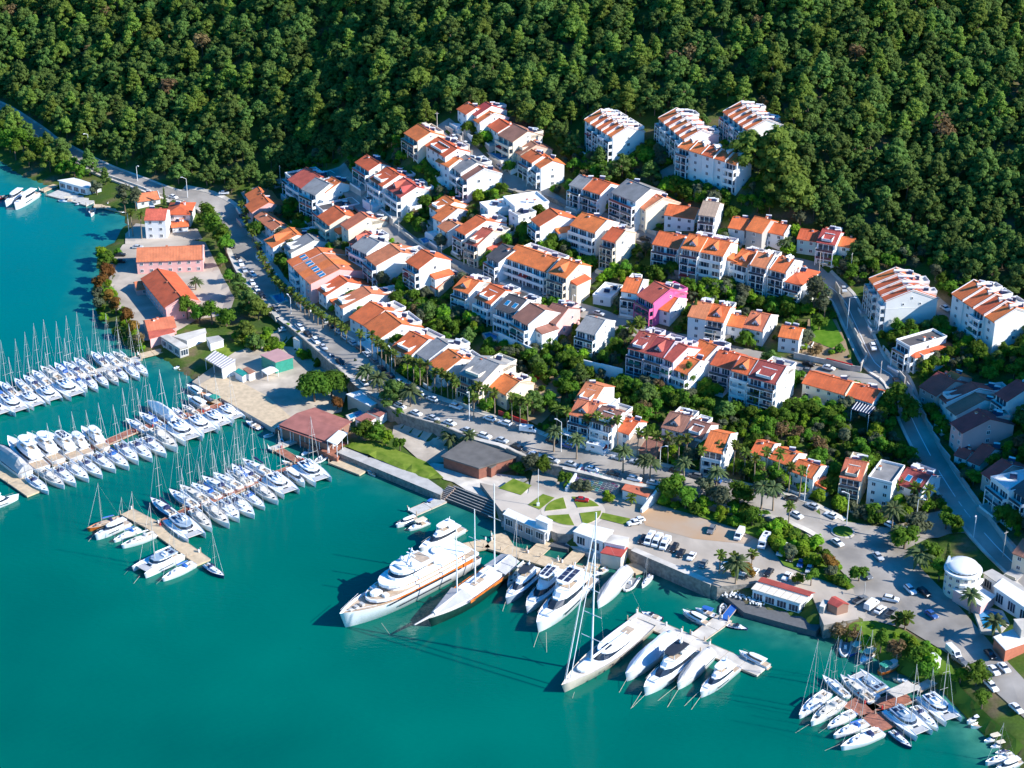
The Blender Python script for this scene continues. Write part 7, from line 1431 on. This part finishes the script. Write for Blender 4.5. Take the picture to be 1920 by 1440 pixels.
KD = {'broad': 'dark green leafy tree', 'olive': 'grey-green olive tree', 'yel': 'light green citrus tree', 'dry': 'bare brown tree', 'pine': 'dark pine', 'aut': 'brownish tree', 'pine2': 'bright pine'}
USEDT = {}
def near_label(kd, x, y, px, py, s_, zn):
    for pre in ('', 'small ' if s_ < .9 else 'large '):
        for h in sorted(HOUSES, key=lambda h: (h[1][0] - x) ** 2 + (h[1][1] - y) ** 2)[:3]:
            dx, dy = px - h[0][0], py - h[0][1]; rel = ('right of' if dx > 0 else 'left of') if abs(dx) > abs(dy) * 1.3 else ('in front of' if dy > 0 else 'behind')
            l = f"{pre}{kd} {rel} the house {h[2]}"
            if len(l.split()) <= 16 and l not in USEDT: USEDT[l] = 1; return l
    return f"{kd} in the gardens by the {zn}"
cnt = 0; tries = 0
MORE = []
while cnt < 560 and tries < 9000:
    tries += 1; px, py = trr.uniform(440, 1960), trr.uniform(215, 1010)
    if not inpoly(px, py, TOWN): continue
    if 1490 < px < 1610 and 590 < py < 700 and trr.random() < .97: continue
    if 985 < px < 1060 and 690 < py < 800 and trr.random() < .7: continue
    g = gnd(px, py)
    if not free(g.x, g.y, 1.6): continue
    if min([(g.x - a) ** 2 + (g.y - b) ** 2 for a, b in GT[-900:]] + [999]) < 7.5: continue
    k = trr.choices(['broad', 'olive', 'yel', 'dry', 'pine'], [5, 3, 2.6, 1, .5 + (1.6 if py < 420 else 0)])[0]; zn = next(n_ for n_, f in ZONES if f(px, py)); GT.append((g.x, g.y)); s_ = trr.uniform(.55, 1.25) * (.8 if k.startswith('pine') else 1)
    if cnt < 300: tree(k, g.x, g.y, s_, near_label(KD[k], g.x, g.y, px, py, s_, zn), 'garden_tree', 'tree', f"{KD[k]}s among the hillside gardens", rr=trr)
    else: MORE.append((g.x, g.y, g.z - .2, s_, trr.uniform(0, 6.28), trr.randrange(5)))
    cnt += 1
# fields of instances (stuff)
def scatter(name, key, pts_, label=None):
    """one object: points carrying scale and turn, instanced by a small node tree"""
    srcs = []
    for i, (cm, tm) in enumerate(TV[key]):
        b = bmesh.new(); b.from_mesh(cm); nf = len(b.faces)
        mats_ = list(cm.materials); b2 = bmesh.new(); b2.from_mesh(tm)
        me = bpy.data.meshes.new(key + '_source'); V = [v.co.copy() for v in b.verts] + [v.co.copy() for v in b2.verts]; o_ = len(b.verts)
        F = [tuple(v.index for v in f.verts) for f in b.faces] + [tuple(v.index + o_ for v in f.verts) for f in b2.faces]; me.from_pydata(V, [], F)
        me.materials.append(cm.materials[0]); me.materials.append(tm.materials[0]); me.polygons.foreach_set('material_index', [0] * nf + [1] * len(b2.faces)); me.polygons.foreach_set('use_smooth', [f.smooth for f in b.faces] + [True] * len(b2.faces)); srcs.append(bpy.data.objects.new(key + '_source', me)); b.free(); b2.free()
    me = bpy.data.meshes.new(name); me.from_pydata([p[:3] for p in pts_], [], []); a = me.attributes.new('siz', 'FLOAT', 'POINT'); a.data.foreach_set('value', [p[3] for p in pts_]); b = me.attributes.new('turn', 'FLOAT', 'POINT'); b.data.foreach_set('value', [p[4] for p in pts_]); c = me.attributes.new('pick', 'INT', 'POINT'); c.data.foreach_set('value', [int(p[5]) % len(srcs) for p in pts_])
    o = link(name, me); ng = bpy.data.node_groups.new(name, 'GeometryNodeTree'); ng.interface.new_socket('Geometry', in_out='INPUT', socket_type='NodeSocketGeometry'); ng.interface.new_socket('Geometry', in_out='OUTPUT', socket_type='NodeSocketGeometry')
    N = ng.nodes.new; L = ng.links.new; gi, go = N('NodeGroupInput'), N('NodeGroupOutput'); ip = N('GeometryNodeInstanceOnPoints'); gg = N('GeometryNodeGeometryToInstance')
    for s_ in reversed(srcs): oi = N('GeometryNodeObjectInfo'); oi.inputs['Object'].default_value = s_; L(oi.outputs['Geometry'], gg.inputs[0])
    def attr(n_, t): q = N('GeometryNodeInputNamedAttribute'); q.data_type = t; q.inputs['Name'].default_value = n_; return [x for x in q.outputs if x.name == 'Attribute' and x.enabled][0]
    cx = N('ShaderNodeCombineXYZ'); L(attr('turn', 'FLOAT'), cx.inputs[2]); L(gi.outputs[0], ip.inputs['Points']); L(gg.outputs[0], ip.inputs['Instance']); ip.inputs['Pick Instance'].default_value = True
    L(attr('pick', 'INT'), ip.inputs['Instance Index']); L(cx.outputs[0], ip.inputs['Rotation']); L(attr('siz', 'FLOAT'), ip.inputs['Scale']); L(ip.outputs[0], go.inputs[0])
    md = o.modifiers.new('instances', 'NODES'); md.node_group = ng; tag(o, label, None, None, 'stuff'); return o
# forest: everything on land outside the town outline
FPIX = [(-200,200),(0,235),(100,300),(200,345),(330,392),(450,372),(560,316),(640,305),(700,296),(760,262),(850,205),(955,228),(1010,250),(1060,290),(1090,290),(1102,235),(1240,215),(1330,240),(1350,195),(1440,215),(1470,285),(1400,350),(1500,430),(1600,450),(1640,485),(1740,490),(1790,530),(1900,560),(1990,620)]
def forest_ok(px, py):
    if px < -200 or px > 1990: return True
    for (a, b), (c, d) in zip(FPIX[:-1], FPIX[1:]):
        if a <= px < c: return py < b + (d - b) * (px - a) / (c - a) + 4
    return False
FP = []; frr = random.Random(4); y = 560.0
while y < 1250:
    x = -360.0
    while x < 420:
        xx, yy = x + frr.uniform(-2.3, 2.3), y + frr.uniform(-2.3, 2.3); z = tz(xx, yy)
        if shore_d(xx, yy) > 3:
            px, py = proj((xx, yy, z))
            if -260 < px < 2200 and py > -140 and forest_ok(px, py) and free(xx, yy, 1.2) and frr.random() < .93: FP.append((xx, yy, z - .3, frr.choice([.5, .65, .8, .9, 1.0, 1.2]) * frr.uniform(.85, 1.15), frr.uniform(0, 6.28), frr.randrange(7), px, py))
        x += 5.5
    y += 5.2
# the wooded hill beyond the right edge that shades the side road
for _ in range(900):
    xx, yy = frr.uniform(178, 400), frr.uniform(385, 620); px, py = proj((xx, yy, tz(xx, yy)))
    if px > 1945 and free(xx, yy, 2): FP.append((xx, yy, tz(xx, yy) - .3, frr.uniform(.7, 1.15), frr.uniform(0, 6.28), frr.randrange(7), px, py))
px0 = np.array([(p[0], p[1], p[2]) for p in FP]); gy_ = 4.0
while gy_ < 500:
    gx_ = -10.0
    while gx_ < 1935:
        a_, b_ = gx_ + frr.uniform(-9, 9), gy_ + frr.uniform(-6, 6)
        if forest_ok(a_, b_):
            g = gnd(a_, b_)
            if shore_d(g.x, g.y) > 3 and free(g.x, g.y, .8) and np.min(np.sum((px0 - np.array([g.x, g.y, g.z])) ** 2, axis=1)) > 15: FP.append((g.x, g.y, g.z - .3, frr.uniform(.5, 1.0), frr.uniform(0, 6.28), frr.randrange(7), a_, b_))
        gx_ += 23
    gy_ += 13
vis = sorted([p for p in FP if -10 < p[6] < 1930 and -10 < p[7] < 900], key=lambda p: -p[7]); big = vis[:290]; bs = set(id(p) for p in big); rest = [p for p in FP if id(p) not in bs]
FZ = [(80, 'first bend of the coast road'), (160, 'middle of the coast road'), (240, 'floating office'), (320, 'grey-green tree'), (420, 'boulevard junction'), (500, 'northernmost boulevard house'), (600, 'curved grey-topped house'), (700, 'head of the second street'), (800, 'top of the upper street'), (960, 'topmost pair of houses'), (1090, 'upper clearing'), (1200, 'five-house terrace'), (1330, 'middle upper terrace'), (1460, 'highest terrace'),
 (1500, 'biggest bright pine'), (1540, 'unfinished house'), (1600, 'teal-fronted house'), (1660, 'pole by the tall pine'), (1740, 'terrace on the steep street'), (1800, 'gap between the right-hand terraces'), (1860, 'right-edge terrace'), (9999, 'right picture edge')]
for p in big:
    zn = next(n_ for x_, n_ in FZ if p[6] < x_)
    tree('pine', p[0], p[1], p[3], near_label('dark pine at the forest edge', p[0], p[1], p[6], p[7], p[3], zn) if min((h[1][0] - p[0]) ** 2 + (h[1][1] - p[1]) ** 2 for h in HOUSES) < 700 else f"{'tall' if p[3] > .9 else 'medium' if p[3] > .7 else 'low'} dark pine on the forest slope above the {zn}", 'pine_tree', 'pine tree', f"pines at the lower forest edge above the {zn}", rr=frr)
dr = [p for i, p in enumerate(rest) if i % 60 == 3]; di = set(id(p) for p in dr); rest = [p for p in rest if id(p) not in di]
scatter('pine_forest', 'pine', [p for p in rest if (p[0] * 7 + p[1] * 13) % 10 < 7], 'dense pine forest covering the hillside behind the town')
scatter('bare_forest_trees', 'dry', [(p[0], p[1], p[2], p[3] * 1.9, p[4], p[5]) for p in dr], 'bare and brown trees mixed through the hillside forest')
scatter('bright_pine_forest', 'pine2', [p for p in rest if (p[0] * 7 + p[1] * 13) % 10 >= 7], 'lighter pines mixed through the hillside forest')
scatter('garden_greenery', 'broad', MORE, 'remaining leafy trees crowded between the houses')
# far left spit with trees between road and cove
for i, (px, py, s_) in enumerate(sorted([(5,262,1.0),(25,272,1.1),(45,285,1.1),(62,290,1.0),(80,300,1.1),(100,305,.9),(30,300,.9),(55,312,.8),(95,322,1.0),(118,330,.9),(140,330,1.0),(20,285,1.2),(-10,275,1.1),(120,318,.9),(150,338,.8)])):
    T('broad' if i % 3 else 'pine2', px, py, s_ * (1.7 if i % 3 else 1), f"bushy tree on the strip between coast road and cove, {ORD[i]} from left", group='trees between coast road and cove')
# undergrowth: low shrubs everywhere green (uncountable)
tree_variants('bush', 'broad', 1.9, 1.25, 4); tree_variants('bushy', 'yel', 1.7, 1.2, 3); tree_variants('busho', 'olive', 2.1, 1.4, 3)
UG = {'bush': [], 'bushy': [], 'busho': []}; urr = random.Random(8); n_ = 0
for _ in range(5200):
    px, py = urr.uniform(440, 1960), urr.uniform(215, 1010)
    if not inpoly(px, py, TOWN): continue
    if 1490 < px < 1610 and 590 < py < 700 and urr.random() < .93: continue
    if 985 < px < 1060 and 690 < py < 800 and urr.random() < .5: continue
    g = gnd(px, py)
    if not free(g.x, g.y, .2): continue
    UG[urr.choices(['bush', 'bushy', 'busho'], [5, 3, 3])[0]].append((g.x, g.y, g.z - .2, urr.uniform(.6, 1.7), urr.uniform(0, 6.28), urr.randrange(4)))
HF = {'bush': [], 'bushy': [], 'busho': []}
for a, b, v, u, w_, z, n in FRONTS:          # planting against the fronts and ends
    if proj(a)[0] < 445: continue
    for _ in range(int(w_ * .9) + 3):
        if urr.random() < .7: q = a.lerp(b, urr.uniform(-.05, 1.05)) - v * urr.uniform(2.6, 7.5)
        else: q = b + u * urr.uniform(1, 4.5) + v * urr.uniform(-2, 12)
        ok = all(dist_poly(q.x, q.y, P) > hw + .8 for P, hw in ROADS)
        if not ok: continue
        for cx, cy, hx, hy, rz in FOOT:
            dx, dy = q.x - cx, q.y - cy
            if abs(dx * math.cos(rz) + dy * math.sin(rz)) < hx - .5 and abs(-dx * math.sin(rz) + dy * math.cos(rz)) < hy + .4: ok = False; break
        if ok: UG[urr.choices(['bush', 'bushy', 'busho'], [4, 4, 2])[0]].append((q.x, q.y, tz(q.x, q.y) - .3, urr.uniform(1.2, 3.0), urr.uniform(0, 6.28), urr.randrange(4)))
VERGE = [(1235,930),(1290,945),(1390,955),(1470,985),(1520,1010),(1560,1060),(1600,1098),(1590,1104),(1520,1075),(1470,1055),(1440,1018),(1380,988),(1300,962),(1235,942)]
BANK = [(1560,1196),(1640,1168),(1700,1190),(1780,1245),(1800,1290),(1860,1350),(1915,1400),(1890,1412),(1840,1370),(1800,1330),(1765,1293),(1700,1266),(1640,1232)]
SHB = [(182,470),(230,470),(215,520),(215,560),(255,620),(275,650),(262,664),(215,630),(190,600),(178,570),(188,520)]
for PL, nn_ in ((VERGE, 420), (BANK, 360), (SHB, 90), ([(575,650),(640,690),(655,700),(600,690),(560,670)], 60), ([(1062,905),(1150,935),(1145,945),(1058,915)], 40), ([(455,610),(520,640),(540,660),(470,660),(440,640)], 60)):
    xs = [p[0] for p in PL]; ys = [p[1] for p in PL]; k = 0
    while k < nn_:
        px, py = urr.uniform(min(xs), max(xs)), urr.uniform(min(ys), max(ys))
        if inpoly(px, py, PL):
            g = gnd(px, py); z = g.z
            if PL is VERGE: g = at(px, py, 4.9)
            if PL is BANK and shore_d(g.x, g.y) < 4.5: k += 1; continue
            UG[urr.choices(['bush', 'bushy', 'busho'], [3, 7, 1])[0]].append((g.x, g.y, g.z - .2, urr.uniform(.8, 2.2), urr.uniform(0, 6.28), urr.randrange(4)))
        k += 1
for k, nm, lb in (('bush', 'undergrowth', 'dark green undergrowth between the houses'), ('bushy', 'light_undergrowth', 'light green shrubs and citrus between the houses'), ('busho', 'grey_undergrowth', 'grey-green low scrub between the houses')): scatter(nm, k, UG[k], lb)
# ---------------------------------------------------------------- street lamps and poles
def lamp(px, py, h, label, dbl=False, wood=False):
    g = gnd(px, py); o = empty('street_lamp' if not wood else 'utility_pole', g, rnd.uniform(0, 6), label=label, cat='street lamp' if not wood else 'pole', group='street lamps and poles')
    MB().tube((0, 0, -.5), (0, 0, h), .15, PALE if wood else WHITE, .1, n=6).build('pole', o)
    if not wood: MB().tube((0, 0, h), (1.6, 0, h + .7), .09, WHITE, n=4).build('arm', o); MB().box((1.9, 0, h + .72), (.9, .4, .22), WHITE).build('lamp_head', o)
    else: MB().box((0, 0, h - .6), (1.6, .14, .14), STEEL).build('crossarm', o)
for px, py, h, w_, l in [(352,372,9,0,'lamp at the end of the coast road wall'),(168,287,9,0,'lamp midway along the coast road'),(175,320,6,0,'lamp over the white office'),(258,340,7,0,'lamp beside the grey-green tree'),(526,343,8,1,'pale pole at the pine edge'),(820,250,9,1,'pole at the head of the upper street'),(868,278,7,1,'pole beside the upper street pool'),(987,350,7,1,'pole in the bend of the upper street'),(1067,398,8,1,'pole below the conifers'),(1188,436,9,1,'pole beside the cream stepped block'),(1535,520,10,1,'pole at the corner building'),(1594,522,10,1,'pole beside the tall pine'),(1588,618,12,0,'lamp along the steep street wall'),(1650,712,7,1,'pole at the long pale house'),(1338,664,8,1,'pole on the middle street'),(1073,582,6,0,'lamp at the middle street bend'),(653,355,6,1,'pole on the second street'),(695,405,7,1,'pole midway on the second street'),(748,440,6,1,'pole lower on the second street'),(828,486,6,1,'pole above the middle street'),
 (621,692,6,0,'lamp on the boulevard median'),(546,590,7,0,'lamp at the pine bend'),(735,700,9,0,'lamp left of the white booth'),(880,790,11,0,'lamp above the gravel yard wall'),(1052,848,11,0,'lamp near the ravine hotel'),(1237,880,8,0,'lamp at the boulevard by the small park'),(1508,940,11,0,'lamp by the fan palm row'),(1587,985,11,0,'tall lamp at the round planter'),(1716,990,10,0,'lamp in the island trees'),(1825,1010,8,0,'leaning lamp on the shaded road'),(1880,1045,9,1,'pole on the shaded grass'),(243,445,11,0,'white pole at the bay palms'),(1620,1120,5,1,'dark sign post by the pickups')]: lamp(px, py, h, l, wood=bool(w_))
p = at(1440, 880 + 110, 5) ; 
g = gnd(1580, 999); o = empty('round_planter', g, label='round planted island with pale kerb at the junction', cat='planter'); MB().tube((0, 0, 0), (0, 0, .5), 3.6, PALE, n=20, smooth=False).build('kerb', o); MB().tube((0, 0, .45), (0, 0, .7), 3.0, SCRUB, n=20, smooth=False).build('planting', o)
# boulevard median planting and small shrubs on the seaward pavement
for i in range(26):
    t = (i + .5) / 26; px = 590 + t * 640; k = int(len(BP) * (.34 + .52 * t)); q = BP[min(k, len(BP) - 1)]; u = (BP[min(k + 1, len(BP) - 1)] - BP[k - 1]).normalized(); nn = Vector((-u.y, u.x, 0)); q = q - nn * 7.0
    tree(frr.choice(['broad', 'yel', 'broad', 'olive']), q.x, q.y, frr.uniform(.35, .6), 'small round tree on the seaward pavement of the boulevard', 'street_tree', 'tree', 'small trees on the seaward pavement', rr=frr)
# low parapet on the coast road
wallrun([(0,212),(60,250),(120,290),(200,330),(290,363),(345,380)], .9, PALE, t=.5, name='parapet_wall', label='pale parapet along the coast road', group=None)
# remove prototypes never used
for (k, c_), v in VT.items():
    if not v[1]:
        for ch in CHILD.get(v[0].name, []): bpy.data.objects.remove(ch)
        bpy.data.objects.remove(v[0])
